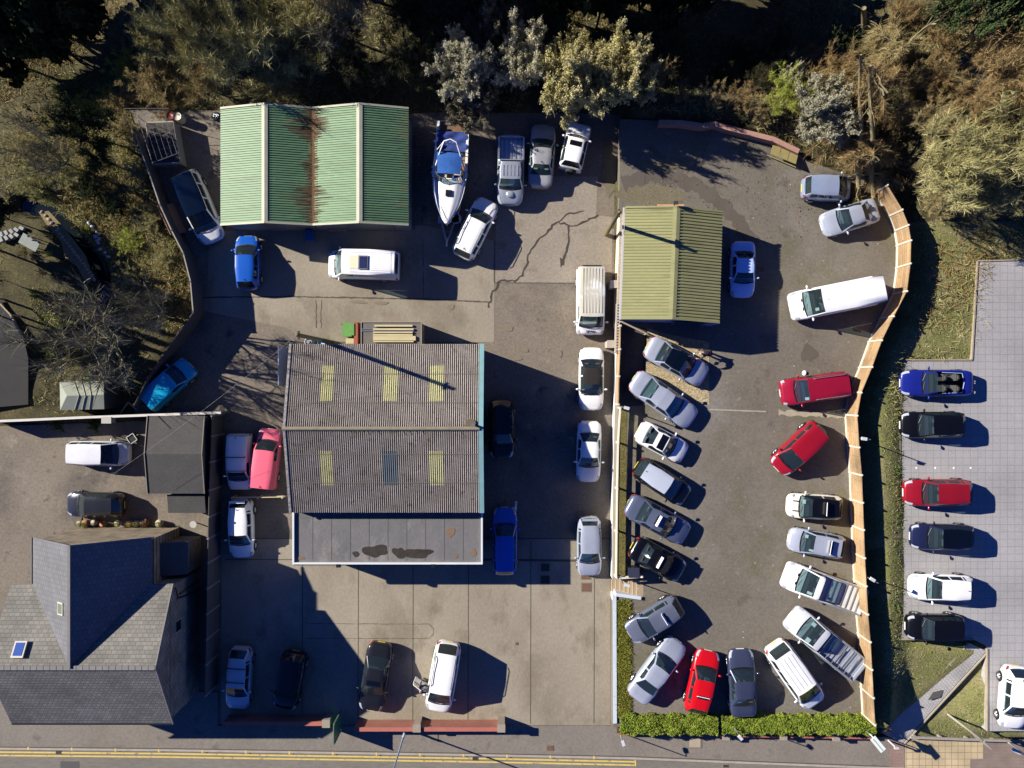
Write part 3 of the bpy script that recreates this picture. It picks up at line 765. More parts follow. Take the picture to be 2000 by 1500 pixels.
each(mb, 'bargeboard', mat('lichened_board', (.13, .12, .11), (.30, .28, .26), rough=.95, scale=6, contrast=.25), ws)
mb = MB(); mb.tube([(wx1 - .35, wyR + .25, z2 - .1), (wx1 - .35, wyR + .25, z2 + .75)], .08, 8); mb.cyl((wx1 - .35, wyR + .25, z2 + .75), .13, .06, 8); mb.build('flue', mat('flue', (.12, .13, .14), rough=.6), ws)
mb = MB(); mb.cyl((wx1 - .55, wyR + .25, z2 + .0), .38, .06, 7); mb.build('flue_flashing', mat('rusty_flashing', (.12, .09, .06), rough=.9), ws)
# white sheet leaning by the west eave
# flat roofed front
fz = 3.35
fx0, fx1 = P(573, 1050, fz).x, P(941, 1050, fz).x; fy1 = P(750, 1100, fz).y; fy0 = wyS + .02
mb = MB(); mb.prism([(fx0 + .05, fy1 + .05), (fx1 - .05, fy1 + .05), (fx1 - .05, fy0), (fx0 + .05, fy0)], -.2, fz - .18); mb.build('front_annexe', mat('annexe_wall', (.30, .31, .31), (.36, .37, .37), rough=.7, scale=1), ws)
FELT = mat('flat_roof_felt', (.095, .094, .098), (.145, .14, .138), rough=.85, scale=.8, speck=.12, speck_scale=8, blot=[((.22, .20, .18), .56, .75, .5)], stretch=(1, .5, 1))
fl = MB(); fl.prism([(fx0 + .07, fy1 + .07), (fx1 - .07, fy1 + .07), (fx1 - .07, fy0 - .01), (fx0 + .07, fy0 - .01)], fz - .17, fz - .10); fr = fl.build('flat_roof', FELT, ws)
mb = MB()
for i in range(1, 10):
    x = fx0 + (fx1 - fx0) * i / 10; mb.box((x, (fy0 + fy1) / 2, fz - .094), (.025, abs(fy1 - fy0) - .3, .01))
mb.box(((fx0 + fx1) / 2, fy0 - .5, fz - .092), (fx1 - fx0 - .3, .025, .01))
each(mb, 'felt_seam', mat('felt_seam', (.10, .10, .10), rough=.9), fr)
mb = MB(); blob(mb, 733, 1076, 22, 13, fz - .085, 71, 40, .3); blob(mb, 780, 1080, 12, 11, fz - .084, 72, 40, .3); blob(mb, 815, 1081, 24, 11, fz - .083, 73, 40, .3); blob(mb, 695, 1082, 7, 5, fz - .082, 74)
each(mb, 'damp_patch', mat('damp_felt', (.022, .018, .012), (.05, .042, .03), rough=.45, scale=2), fr)
mb = MB(); blob(mb, 880, 1040, 8, 10, fz - .085, 75); blob(mb, 925, 1080, 5, 8, fz - .084, 76); blob(mb, 890, 1086, 5, 4, fz - .083, 77); blob(mb, 588, 1090, 7, 3, fz - .082, 78)
each(mb, 'rust_patch', mat('rust_patch', (.19, .11, .06), (.14, .10, .07), rough=.9, scale=4), fr)
WF = mat('white_fascia', (.55, .57, .57), (.62, .64, .64), rough=.45, scale=1)
mb = MB(); mb.bar((fx0, fy0, fz - .06), (fx0, fy1, fz - .06), .12, .24); mb.bar((fx1, fy0, fz - .06), (fx1, fy1 - .0, fz - .06), .12, .24); mb.bar((fx0 - .06, fy1 - .005, fz - .055), (fx1 + .06, fy1 - .005, fz - .055), .12, .24)
each(mb, 'fascia', WF, ws)
mb = MB(); mb.bar((fx0, fy1 - .11, fz - .14), (fx1, fy1 - .11, fz - .14), .10, .10); each(mb, 'gutter', mat('dark_gutter', (.03, .035, .035), rough=.5), ws)
mb = MB()
for x in (661, 846): mb.box((P(x, 1101, fz).x, fy1 - .16, fz - .05), (.28, .22, .25))
each(mb, 'floodlight', BLACK, ws)
mb = MB(); mb.box(((wx0 + wx1) / 2, wyS - .04, z1 - .5), (wx1 - wx0 - .3, .06, .5)); mb.build('upstand', mat('blue_black_upstand', (.02, .025, .035), rough=.6), ws)
mb = MB(); mb.box((wx1 - .05, wyR - 3.0, 1.7), (.06, 3.2, 3.2)); each(mb, 'roller_door', mat('dark_door', (.04, .05, .06), rough=.6), ws)

# --- olive showroom cabin on the sales lot
OLIVEM = mat('olive_roof_paint', (.215, .213, .092), (.26, .256, .115), rough=.5, scale=.6, speck=.08, speck_scale=8, stretch=(.35, 2.5, 1), blot=[((.17, .165, .07), .54, .72, .8), ((.30, .30, .16), .6, .76, 1.5)])
oc = thing('olive_cabin', 'sales office with an olive green ribbed metal pitched roof', 'cabin', (0, 0, 0))
oe, orr = LOT + 2.6, LOT + 3.3
nw, ne, se, sw = P(1221, 405, oe), P(1411, 414, oe), P(1405, 630, oe), P(1213, 622, oe)
rn, rs = P(1322, 404, orr), P(1313, 622, orr)
ctr = (nw + ne + se + sw) / 4
sh = lambda p, k=.95: (ctr.x + (p.x - ctr.x) * k, ctr.y + (p.y - ctr.y) * .985)
mb = MB(); mb.prism([sh(sw), sh(se), sh(ne), sh(nw)], LOT - .2, oe - .08); mb.build('wall', [mat('cabin_wall', (.20, .24, .36), (.24, .28, .42), rough=.6, scale=1)], oc)
mb = MB(); a = .08
for p, q, r in ((sw, se, rs), (nw, ne, rn)): mb.add([(sh(p)[0], sh(p)[1], oe - .09), (sh(q)[0], sh(q)[1], oe - .09), (r.x, sh(r)[1], orr - .08)], [(0, 1, 2)])
each(mb, 'gable', mat('cabin_wall', (.2, .24, .36)), oc)
ribroof('roof', nw, sw, rs, rn, .20, .04, OLIVEM, oc, duty=(.5, .12, .26, .12))
ribroof('roof', ne, se, rs, rn, .20, .06, OLIVEM, oc, duty=(.36, .10, .44, .10))
mb = MB()
for e0, e1 in ((nw, sw), (ne, se)):
    u = (e0 - rn); u.normalize(); v = (e1 - rs).normalized(); up = Vector((0, 0, .075))
    quadslab(mb, [rn + up, rs + up, rs + v * .24 + up, rn + u * .24 + up], .012)
each(mb, 'ridge_cap', OLIVEM, oc)
mb = MB()
for p, q in ((nw, rn), (rn, ne), (sw, rs), (rs, se)): mb.bar(p + Vector((0, .0, .03)), q + Vector((0, 0, .03)), .12, .10)
each(mb, 'verge_flashing', OLIVEM, oc)
mb = MB(); mb.bar(nw + Vector((-.08, 0, -.06)), sw + Vector((-.08, 0, -.06)), .10, .1); each(mb, 'gutter', mat('cream_gutter', (.5, .47, .38), rough=.5), oc)
mb = MB(); c1 = P(1345, 631, LOT + 1.7); mb.box((c1.x, sh(se)[1] - .05, LOT + 1.7), (2.2, .08, 1.1)); wn_ = mb.build('window', mat('window_frame_dark', (.03, .04, .05), rough=.5), oc)
mb = MB(); mb.box((c1.x, sh(se)[1] - .09, LOT + 1.7), (2.0, .04, .9)); mb.build('pane', mat('blue_pane', (.03, .05, .09), rough=.05), wn_)
mb = MB(); c2 = P(1385, 634, LOT + 1.2); mb.box((c2.x, sh(se)[1] - .06, LOT + 1.15), (.95, .08, 2.1)); mb.build('door', mat('cabin_door', (.10, .16, .34), rough=.5), oc)
bd = thing('timber_barrier', 'pale orange timber rail standing behind the olive roofed sales office', 'barrier', tuple(P(1310, 402, LOT)))
mb = MB(); mb.bar(P(1284, 401, LOT + .9) - bd.location, P(1336, 401, LOT + .9) - bd.location, .12, .1); mb.build('rail', mat('fresh_timber', (.42, .24, .11), (.5, .3, .15), rough=.8, scale=3), bd)
mb = MB()
for x in (1288, 1332): q = P(x, 401, LOT + .9) - bd.location; mb.box((q.x, q.y, .45), (.08, .08, .9))
each(mb, 'post', mat('fresh_timber', (.42, .24, .11)), bd)
lm = thing('floodlight', 'dark floodlight on a short pole at the north end of the olive roof ridge', 'light', tuple(P(1318, 400, LOT + 3.3)))
mb = MB(); mb.tube([(0, 0, -.2), (0, .05, .3)], .03, 6); mb.build('pole', BLACK, lm); mb = MB(); mb.box((0, .05, .35), (.28, .2, .16)); mb.build('lamp_head', IRON, lm)

# --- felt roofed garage, lower left, with its lower store
FELT2 = mat('mineral_felt', (.042, .041, .040), (.058, .056, .054), rough=.9, scale=1, speck=.25, speck_scale=10)
FELT3 = mat('brown_mineral_felt', (.050, .047, .045), (.066, .062, .058), rough=.9, scale=1, speck=.25, speck_scale=10)
bs_ = thing('felt_roofed_garage', 'garage with a low pitched black felt roof beside the tall boundary fence', 'garage', (0, 0, 0))
ge, gr = 2.7, 3.15
a, b, c, d = P(289, 812, ge), P(403, 812, ge), P(399, 964, ge), P(287, 964, ge)
e, f = P(285, 887, gr), P(396, 887, gr)
mb = MB(); mb.prism([(a.x + .15, c.y + .15), (c.x - .15, c.y + .15), (c.x - .15, a.y - .1), (a.x + .15, a.y - .1)], -.2, ge - .08); mb.build('wall', mat('garage_wall', (.08, .075, .07), (.11, .10, .09), rough=.9, scale=1), bs_)
X0, X1_ = a.x, c.x
mb = MB(); quadslab(mb, [(X0, a.y, ge), (X1_, a.y, ge), (X1_, e.y, gr), (X0, e.y, gr)]); mb.build('roof', FELT3, bs_)
mb = MB(); quadslab(mb, [(X0, d.y, ge), (X1_, d.y, ge), (X1_, e.y, gr), (X0, e.y, gr)]); mb.build('roof', FELT2, bs_)
mb = MB()
for x in (X0 - .02, X1_ + .02):
    mb.bar((x, a.y, ge + .01), (x, e.y, gr + .01), .05, .1); mb.bar((x, d.y, ge + .01), (x, e.y, gr + .01), .05, .1)
each(mb, 'verge_trim', mat('verge_board', (.20, .17, .13), rough=.8), bs_)
lo = thing('felt_roofed_store', 'small low black felt roofed store against the garage end wall', 'store', (0, 0, 0))
q0, q1 = P(328, 966, 2.2), P(401, 1002, 2.2)
mb = MB(); mb.prism([(q0.x + .1, q1.y + .1), (q1.x - .1, q1.y + .1), (q1.x - .1, q0.y), (q0.x + .1, q0.y)], -.2, 2.1); mb.build('wall', mat('garage_wall', (.08, .075, .07)), lo)
mb = MB(); quadslab(mb, [(q0.x, q1.y, 2.15), (q1.x, q1.y, 2.15), (q1.x, q0.y, 2.35), (q0.x, q0.y, 2.35)]); mb.build('roof', FELT2, lo)
# --- small grey garden shed
sd = thing('garden_shed', 'small garden shed with a pale grey green hipped roof under the bare tree', 'shed', (0, 0, 0))
zs, zr2 = 2.1, 2.6
a, b, c, d = P(117, 746, zs), P(203, 744, zs), P(204, 799, zs), P(118, 801, zs); e, f = P(131, 773, zr2), P(203, 771, zr2)
mb = MB(); mb.prism([tuple(x)[:2] for x in (d, c, b, a)], -.1, zs - .05); mb.build('wall', mat('shed_boards', (.07, .06, .045), rough=.9), sd)
SHM = mat('grey_green_roofing', (.200, .225, .175), (.25, .27, .215), rough=.75, scale=1.5, speck=.12)
mb = MB(); k = Vector((0, 0, .03)); quadslab(mb, [a + k, b + k, f + k, e + k]); quadslab(mb, [d + k, c + k, f + k, e + k]); quadslab(mb, [a + k, d + k, e + k]); mb.build('roof', SHM, sd)
mb = MB()
for x in (.33, .5, .66): mb.bar(a.lerp(b, x) + k * 2, e.lerp(f, x) + k * 2, .05, .03); mb.bar(d.lerp(c, x) + k * 2, e.lerp(f, x) + k * 2, .05, .03)
each(mb, 'roof_batten', SHM, sd)

# ------------------------------------------------------------------ walls and fences
TIMBER = mat_blocks('fence_boards', (.29, .19, .095), (.36, .245, .13), (.16, .09, .04), 1.6, .30, ms=.014, plane='yz', speck=.2, noise_amt=.85, nscale=.45)
CPOST = mat('concrete_post', (.44, .40, .33), (.54, .50, .42), rough=.9, scale=3)
ft = [(1733, 362), (1762, 410), (1774, 440), (1779, 470), (1778, 515), (1771, 569), (1745, 618), (1722, 665), (1703, 717), (1682, 767), (1674, 812), (1678, 874), (1683, 928), (1685, 982), (1687, 1035), (1689, 1090), (1692, 1145), (1695, 1200), (1700, 1254), (1703, 1308), (1706, 1363), (1709, 1416)]
fn = thing('timber_fence', 'long curving orange timber fence with concrete posts along the sales lot', 'fence', (0, 0, 0))
fh = 1.95
fp = [P(x, y, LOT + fh) for x, y in ft]
def bayang(a, b): return math.atan2(b.y - a.y, b.x - a.x)
for a, b in zip(fp[:-1], fp[1:]):
    L = math.hypot(b.x - a.x, b.y - a.y); mb = MB()
    for k in range(6): mb.box(((a.x + b.x) / 2, (a.y + b.y) / 2, LOT + .30 + (fh - .30) * (k + .5) / 6), (L - .06, .035 + .006 * (k % 2), (fh - .30) / 6 - .004), rz=bayang(a, b))
    mb.build('panel', TIMBER, fn)
for a, b in zip(fp[:-1], fp[1:]):
    L = math.hypot(b.x - a.x, b.y - a.y); mb = MB()
    mb.box(((a.x + b.x) / 2, (a.y + b.y) / 2, LOT + .05), (L - .1, .05, .48), rz=bayang(a, b)); mb.build('gravel_board', CPOST, fn)
for i, p in enumerate(fp):
    mb = MB(); rz = bayang(fp[max(0, i - 1)], fp[min(len(fp) - 1, i + 1)])
    mb.box((p.x, p.y, LOT + fh / 2), (.11, .13, fh + .14), rz=rz); mb.ball((p.x, p.y, LOT + fh + .09), (.07, .075, .05), 8, 5); mb.build('post', CPOST, fn)

def wall_run(name, lbl, cat, pts, z0, zt, w, m, capm=None, capw=.06, piers=(), pz=.15, pm=None):
    o = thing(name, lbl, cat, (0, 0, 0)); q = [P(x, y, zt) for x, y in pts]; mb = MB()
    for a, b in zip(q[:-1], q[1:]):
        a2 = Vector((a.x, a.y, (z0 + zt) / 2)); b2 = Vector((b.x, b.y, (z0 + zt) / 2)); d = (b2 - a2).normalized() * (w * .25)
        mb.bar(a2 - d * 0, b2 + d, w, zt - z0)
    mb.build('brickwork' if 'brick' in name else 'masonry', m, o)
    if capm is not None:
        mb = MB()
        for a, b in zip(q[:-1], q[1:]): mb.bar(Vector((a.x, a.y, zt + .03)), Vector((b.x, b.y, zt + .03)), w + capw, .06)
        mb.build('coping', capm, o)
    for x, y in piers:
        p = P(x, y, zt + pz); mb = MB(); mb.box((p.x, p.y, (z0 + zt + pz) / 2), (w + .22, w + .22, zt + pz - z0)); mb.box((p.x, p.y, zt + pz + .035), (w + .30, w + .30, .07)); mb.build('pier', pm or m, o)
    return o
BRICK = mat_blocks('red_brick', (.30, .085, .055), (.36, .115, .075), (.22, .16, .12), .225, .075, ms=.012, plane='xz', speck=.2, noise_amt=.3)
PALE = mat('pale_render', (.56, .57, .56), (.66, .67, .66), rough=.8, scale=1, speck=.1)
COP = mat('coping_stone', (.30, .27, .21), (.38, .34, .27), rough=.9, scale=2, speck=.2)
wall_run('brick_wall', 'low red brick street wall with square piers, below the white van', 'wall', [(692, 1424), (985, 1424)], 0, 1.25, .24, BRICK, mat('brick_coping', (.33, .10, .075), (.39, .13, .09), rough=.85, scale=3), .04, [(814, 1422), (979, 1422)], .12, mat('pier_stone', (.24, .20, .16), (.30, .26, .2), rough=.9, scale=3))
wall_run('brick_wall', 'shaded red brick street wall left of the green gate', 'wall', [(436, 1413), (640, 1413)], 0, 1.15, .24, BRICK, mat('brick_coping', (.33, .10, .075)), .04, [(637, 1413)], .08, mat('pier_stone', (.24, .20, .16)))
# open green gate
gt = thing('green_gate', 'tall green metal gate leaf standing open at the street end of the brick walls', 'gate', (0, 0, 0))
g0, g1 = P(666, 1388, 0), P(666, 1426, 0); mb = MB(); mb.bar(g0 + Vector((0, 0, 1.15)), g1 + Vector((0, 0, 1.15)), .04, 2.0); mb.build('gate_sheet', mat('green_gate_paint', (.03, .14, .06), (.045, .18, .08), rough=.5, scale=2, speck=.1), gt)
mb = MB()
for p in (g0, g1): mb.box((p.x, p.y, 1.1), (.09, .09, 2.2))
mb.bar(g0 + Vector((-.03, 0, 2.15)), g1 + Vector((-.03, 0, 2.15)), .06, .06); mb.build('gate_frame', mat('gate_frame_green', (.10, .15, .09), rough=.6), gt)
wall_run('retaining_wall', 'white painted retaining wall between the yard and the sales lot', 'wall', [(1209, 640), (1204, 800), (1200, 1000), (1199, 1130)], -.1, LOT + .06, .20, PALE, COP, .06)
wall_run('retaining_wall', 'white painted retaining wall below the steps beside the grass strip', 'wall', [(1200, 1163), (1201, 1412)], -.1, LOT + .05, .20, PALE, mat('pale_coping', (.42, .48, .55), (.50, .56, .62), rough=.8, scale=2), .05)
wall_run('retaining_wall', 'short white side wall running up beside the steps', 'wall', [(1203, 1161), (1252, 1168)], .2, LOT + .12, .18, PALE, mat('pale_coping', (.42, .48, .55)), .05)
wall_run('block_wall', 'cream pierced block wall beside the olive roofed office', 'wall', [(1214, 418), (1207, 636)], -.1, LOT + .55, .22, mat('cream_render', (.55, .47, .36), (.63, .55, .43), rough=.85, scale=1.5, speck=.1), mat('pebble_coping', (.26, .20, .14), (.45, .38, .30), rough=1, scale=14, contrast=.25), .02, [(1193, 672), (1199, 555)], -.2, mat('hollow_block', (.34, .29, .24), (.40, .35, .29), rough=.9, scale=4))
# pierced blocks on the wall head
pb = thing('pierced_blocks', 'row of hollow blocks laid along the wall head beside the van', 'blocks', (0, 0, 0))
mb = MB(); hb = MB()
for k in range(17):
    p = P(1207.5 - k * .15, 596 + k * 5.6, LOT + .62); mb.box((p.x, p.y, LOT + .40), (.26, .2, .50)); hb.box((p.x + .01, p.y, LOT + .652), (.12, .09, .01))
mb.build('block', mat('hollow_block', (.34, .29, .24)), pb); hb.build('block_hole', BLACK, pb)
wall_run('boundary_wall', 'long garden wall with a white coping above the side yard', 'wall', [(-40, 824), (60, 820), (170, 815), (285, 811), (432, 806)], -.1, 1.75, .16, mat('dark_block_wall', (.10, .09, .08), (.14, .125, .11), rough=.9, scale=1), mat('white_coping', (.50, .48, .44), (.60, .58, .53), rough=.8, scale=2), .0)
wall_run('stone_wall', 'curved low pinkish stone wall at the wooded top edge of the sales lot', 'wall', [(1287, 239), (1330, 240), (1372, 246), (1396, 242), (1422, 250), (1470, 262), (1510, 272), (1560, 296)], LOT - .3, LOT + .7, .28, mat('pink_stone', (.25, .125, .095), (.31, .17, .13), rough=.9, scale=2, speck=.25), mat('pink_coping', (.30, .16, .125), (.37, .22, .17), rough=.9, scale=3), .05)
DARKF = mat('dark_fence_boards', (.055, .05, .045), (.085, .075, .066), rough=.9, scale=2, speck=.2, stretch=(1, .2, 3))
def panel_fence(name, lbl, pts, z0, h, m, pm, npm=None, trim=None):
    o = thing(name, lbl, 'fence', (0, 0, 0)); q = [P(x, y, z0 + h) for x, y in pts]
    for a, b in zip(q[:-1], q[1:]):
        mb = MB(); mb.bar(Vector((a.x, a.y, z0 + h / 2)), Vector((b.x, b.y, z0 + h / 2)), .05, h - .04); mb.build('panel', m, o)
    for p in q:
        mb = MB(); mb.box((p.x, p.y, z0 + h / 2), (.12, .12, h + .08)); mb.build('post', pm, o)
    if trim:
        mb = MB()
        for a, b in zip(q[:-1], q[1:]): mb.bar(Vector((a.x, a.y, z0 + h + .0)), Vector((b.x, b.y, z0 + h + .0)), .08, .05)
        mb.build('capping', trim, o)
    return o
panel_fence('boundary_fence', 'tall dark board fence with pale posts between the side yard and the workshop yard', [(413, 812), (412, 852), (410, 903), (408, 958), (407, 1010), (406, 1052), (405, 1100), (404, 1150), (403, 1200), (402, 1250), (401, 1300), (400, 1360)], 0, 2.3, DARKF, mat('grey_post', (.18, .18, .18), rough=.85))
panel_fence('boundary_fence', 'thin dark fence with a pale top edge along the overgrown bank left of the yard', [(262, 255), (277, 300), (290, 335), (312, 400), (335, 450), (358, 495), (372, 550), (377, 608)], 0, 2.0, DARKF, DARKF, trim=mat('pale_capping', (.26, .24, .20), rough=.9))
panel_fence('boundary_fence', 'high dark board fence on the slant behind the turquoise pickup', [(377, 610), (348, 650), (318, 692), (288, 738), (262, 790)], 0, 1.9, DARKF, DARKF)
# two-rail fence along the wall head
rf = thing('rail_fence', 'cream two rail fence along the top of the white retaining wall', 'fence', (0, 0, 0))
CRW = mat('cream_rail_paint', (.62, .56, .42), (.70, .64, .50), rough=.6, scale=2)
rp_ = [(1212, 797), (1208, 865), (1206, 955), (1205, 1040), (1204, 1128)]
for zz in (.52, .86):
    mb = MB(); q = [P(x, y, LOT + .9) for x, y in rp_]
    for a, b in zip(q[:-1], q[1:]): mb.bar(Vector((a.x, a.y, LOT + zz)), Vector((b.x, b.y, LOT + zz)), .07, .17)
    a, b = P(1204, 1130, LOT + .9), P(1256, 1127, LOT + .9); mb.bar(Vector((a.x, a.y, LOT + zz)), Vector((b.x, b.y, LOT + zz)), .08, .17); mb.build('rail', CRW, rf)
for x, y in rp_ + [(1254, 1127)]:
    p = P(x, y, LOT + 1.0); mb = MB(); mb.box((p.x, p.y, LOT + .5), (.11, .11, 1.05)); mb.build('post', CRW, rf)
wf = thing('timber_fence', 'low pale timber fence on the wall head beside the dark asphalt strip', 'fence', (0, 0, 0))
q = [P(x, y, LOT + 1.15) for x, y in ((1212, 636), (1211, 682), (1209, 735), (1208, 790))]
for a, b in zip(q[:-1], q[1:]): mb = MB(); mb.bar(Vector((a.x, a.y, LOT + .6)), Vector((b.x, b.y, LOT + .6)), .05, 1.0); mb.build('panel', TIMBER, wf)
for p in q: mb = MB(); mb.box((p.x, p.y, LOT + .58), (.14, .13, 1.2)); mb.build('post', CPOST, wf)
hr_ = thing('handrail', 'pale timber rail running from the block wall down past the office front', 'rail', (0, 0, 0))
mb = MB(); a, b = P(1213, 628, LOT + 1.0), P(1263, 652, LOT + .9); mb.bar(a, b, .10, .08); mb.build('rail', mat('old_timber_rail', (.34, .27, .19), rough=.85), hr_)
mb = MB()
for p in (a, b): mb.box((p.x, p.y, LOT + .48), (.07, .07, .95))
each(mb, 'post', mat('old_timber_rail', (.34, .27, .19)), hr_)
# steps
st = thing('concrete_steps', 'flight of tan concrete steps from the apron up to the sales lot', 'steps', (0, 0, 0))
STEP = mat('step_concrete', (.27, .205, .135), (.33, .255, .17), rough=.9, scale=2, speck=.15); NOSE = mat('step_nosing', (.42, .35, .24), rough=.8)
for k in range(7):
    z = LOT * (k + 1) / 7; x0 = 1194 + k * 8.2; a = P(x0, 1132, z); b = P(1256 if k == 6 else x0 + 8.2, 1164 + k * .6, z)
    mb = MB(); mb.prism([(a.x, b.y), (b.x + .02, b.y), (b.x + .02, a.y), (a.x, a.y)], -.1, z + .004 if k == 6 else z); s_ = mb.build('step', STEP, st)
    mb = MB(); mb.box((a.x + .03, (a.y + b.y) / 2, z + .006), (.07, a.y - b.y, .016)); mb.build('nosing', NOSE, s_)
# grass strip and its edge
mb = MB(); mb.prism(poly([(1206, 1172), (1230, 1174), (1231, 1398), (1206, 1398)], LOT + .05), LOT - .3, LOT + .05); tag(mb.build('grass_bank', mat('lawn_soil', (.07, .075, .012), (.11, .105, .025), rough=1, scale=1.5, speck=.4)), kind='structure')
mb = MB(); mb.prism(poly([(1206, 1398), (1712, 1398), (1712, 1440), (1206, 1432)], .9), 0, .9); tag(mb.build('hedge_bank', mat('hedge_soil', (.05, .04, .02), rough=1)), kind='structure')
wall_run('brick_wall', 'thin dark red brick kerb wall under the front of the long hedge', 'wall', [(1208, 1433), (1700, 1441)], 0, .85, .2, BRICK, None, 0, [(1418, 1438), (1530, 1438), (1633, 1440)], .1, mat('pier_stone', (.24, .2, .16)))
# ------------------------------------------------------------------ vehicles
def lerp_tab(tab, t):
    if t <= tab[0][0]: return tab[0][1]
    for (a, va), (b, vb) in zip(tab[:-1], tab[1:]):
        if t <= b: return va + (vb - va) * (t - a) / (b - a)
    return tab[-1][1]

# t runs from the nose (0) to the tail (1).  wb..wt windscreen, wt..rt roof, rt..rb rear window
KIND = {
 'hatch':  dict(W=1.76, H=1.47, wb=.265, wt=.425, rt=.87, rb=.965, belt=.93, nose=.66, bon=.90, tail=.90, top=.73, b=(.56, .77), tw=.90),
 'super':  dict(W=1.66, H=1.47, wb=.225, wt=.40, rt=.87, rb=.965, belt=.93, nose=.68, bon=.92, tail=.92, top=.74, b=(.58,), tw=.90),
 'saloon': dict(W=1.80, H=1.44, wb=.285, wt=.425, rt=.665, rb=.80, belt=.92, nose=.62, bon=.88, tail=.95, top=.70, b=(.535,), tw=.90),
 'coupe':  dict(W=1.78, H=1.36, wb=.30, wt=.45, rt=.66, rb=.83, belt=.88, nose=.60, bon=.83, tail=.90, top=.68, b=(), tw=.88),
 'estate': dict(W=1.80, H=1.48, wb=.26, wt=.40, rt=.91, rb=.975, belt=.94, nose=.64, bon=.90, tail=.94, top=.72, b=(.53, .74), tw=.92),
 'suv':    dict(W=1.84, H=1.68, wb=.255, wt=.385, rt=.90, rb=.97, belt=1.06, nose=.80, bon=1.04, tail=1.05, top=.76, b=(.54, .75), tw=.92),
 'mpv':    dict(W=1.84, H=1.72, wb=.175, wt=.365, rt=.91, rb=.975, belt=1.02, nose=.72, bon=.98, tail=1.02, top=.78, b=(.52, .73), tw=.94),
 'smallvan': dict(W=1.78, H=1.80, wb=.21, wt=.345, rt=.965, rb=.985, belt=1.05, nose=.78, bon=1.02, tail=1.05, top=.84, b=(.50,), tw=.96, van=.52),
 'van':    dict(W=1.96, H=2.05, wb=.135, wt=.255, rt=.975, rb=.99, belt=1.18, nose=.92, bon=1.15, tail=1.15, top=.86, b=(.40,), tw=.97, van=.41),
 'bigvan': dict(W=2.02, H=2.50, wb=.145, wt=.265, rt=.98, rb=.992, belt=1.25, nose=.95, bon=1.2, tail=1.2, top=.86, b=(.37,), tw=.97, van=.38),
 'pickup': dict(W=1.86, H=1.75, wb=.235, wt=.335, rt=.575, rb=.625, belt=1.08, nose=.84, bon=1.08, tail=1.08, top=.76, b=(.45,), tw=.92, bed=(.64, .965)),
 'dropside': dict(W=1.92, H=1.95, wb=.165, wt=.33, rt=.395, rb=.42, belt=1.14, nose=.86, bon=1.12, tail=1.02, top=.80, b=(), tw=.95, bed=(.44, .985)),
 'offroad': dict(W=1.74, H=1.72, wb=.33, wt=.41, rt=.90, rb=.965, belt=1.08, nose=.90, bon=1.06, tail=1.06, top=.66, b=(.62,), tw=.94),
}
_WH = {}
def wheel_meshes(r, w):
    k = (round(r, 2), round(w, 2))
    if k in _WH: return _WH[k]
    mb = MB(); n = 20; prof = [(r * .62, -w / 2), (r * .94, -w / 2), (r, -w * .36), (r, w * .36), (r * .94, w / 2), (r * .62, w / 2)]
    mb.grid([[(rr * math.cos(2 * PI * i / n), y, rr * math.sin(2 * PI * i / n)) for rr, y in prof] for i in list(range(n)) + [0]])
    t = mb.build('wheel', RUBBER, smooth=True)
    mb = MB(); mb.tube([(0, w * .30, 0), (0, w * .42, 0)], [r * .30, r * .12], 10)
    for i in range(5):
        a = 2 * PI * i / 5 + .3; c, s = math.cos(a), math.sin(a)
        mb.bar((r * .1 * c, w * .38, r * .1 * s), (r * .6 * c, w * .42, r * .6 * s), .05, .09)
    mb.grid([[(rr * math.cos(2 * PI * i / 20), y, rr * math.sin(2 * PI * i / 20)) for rr, y in ((r * .64, w * .2), (r * .66, w * .47), (r * .56, w * .44), (r * .54, -w * .2))] for i in list(range(20)) + [0]])
    q = mb.build('rim', ALLOY, t, smooth=True)
    _WH[k] = (t.data, q.data); me = (t.data, q.data)
    bpy.data.objects.remove(q); bpy.data.objects.remove(t)
    return me
DASH = mat('dark_interior', (.020, .021, .023), rough=.8)
HL = mat('headlamp_glass', (.34, .37, .41), rough=.08, coat=1.0)
TLM = mat('tail_lamp_red', (.30, .012, .012), rough=.12, coat=1.0)
PLW = mat('white_plate', (.75, .75, .72), rough=.5); PLY = mat('yellow_plate', (.70, .52, .06), rough=.5)
PAPER = mat('white_paper', (.78, .80, .80), rough=.8)
SIGN = mat('white_board', (.80, .78, .78), rough=.55)

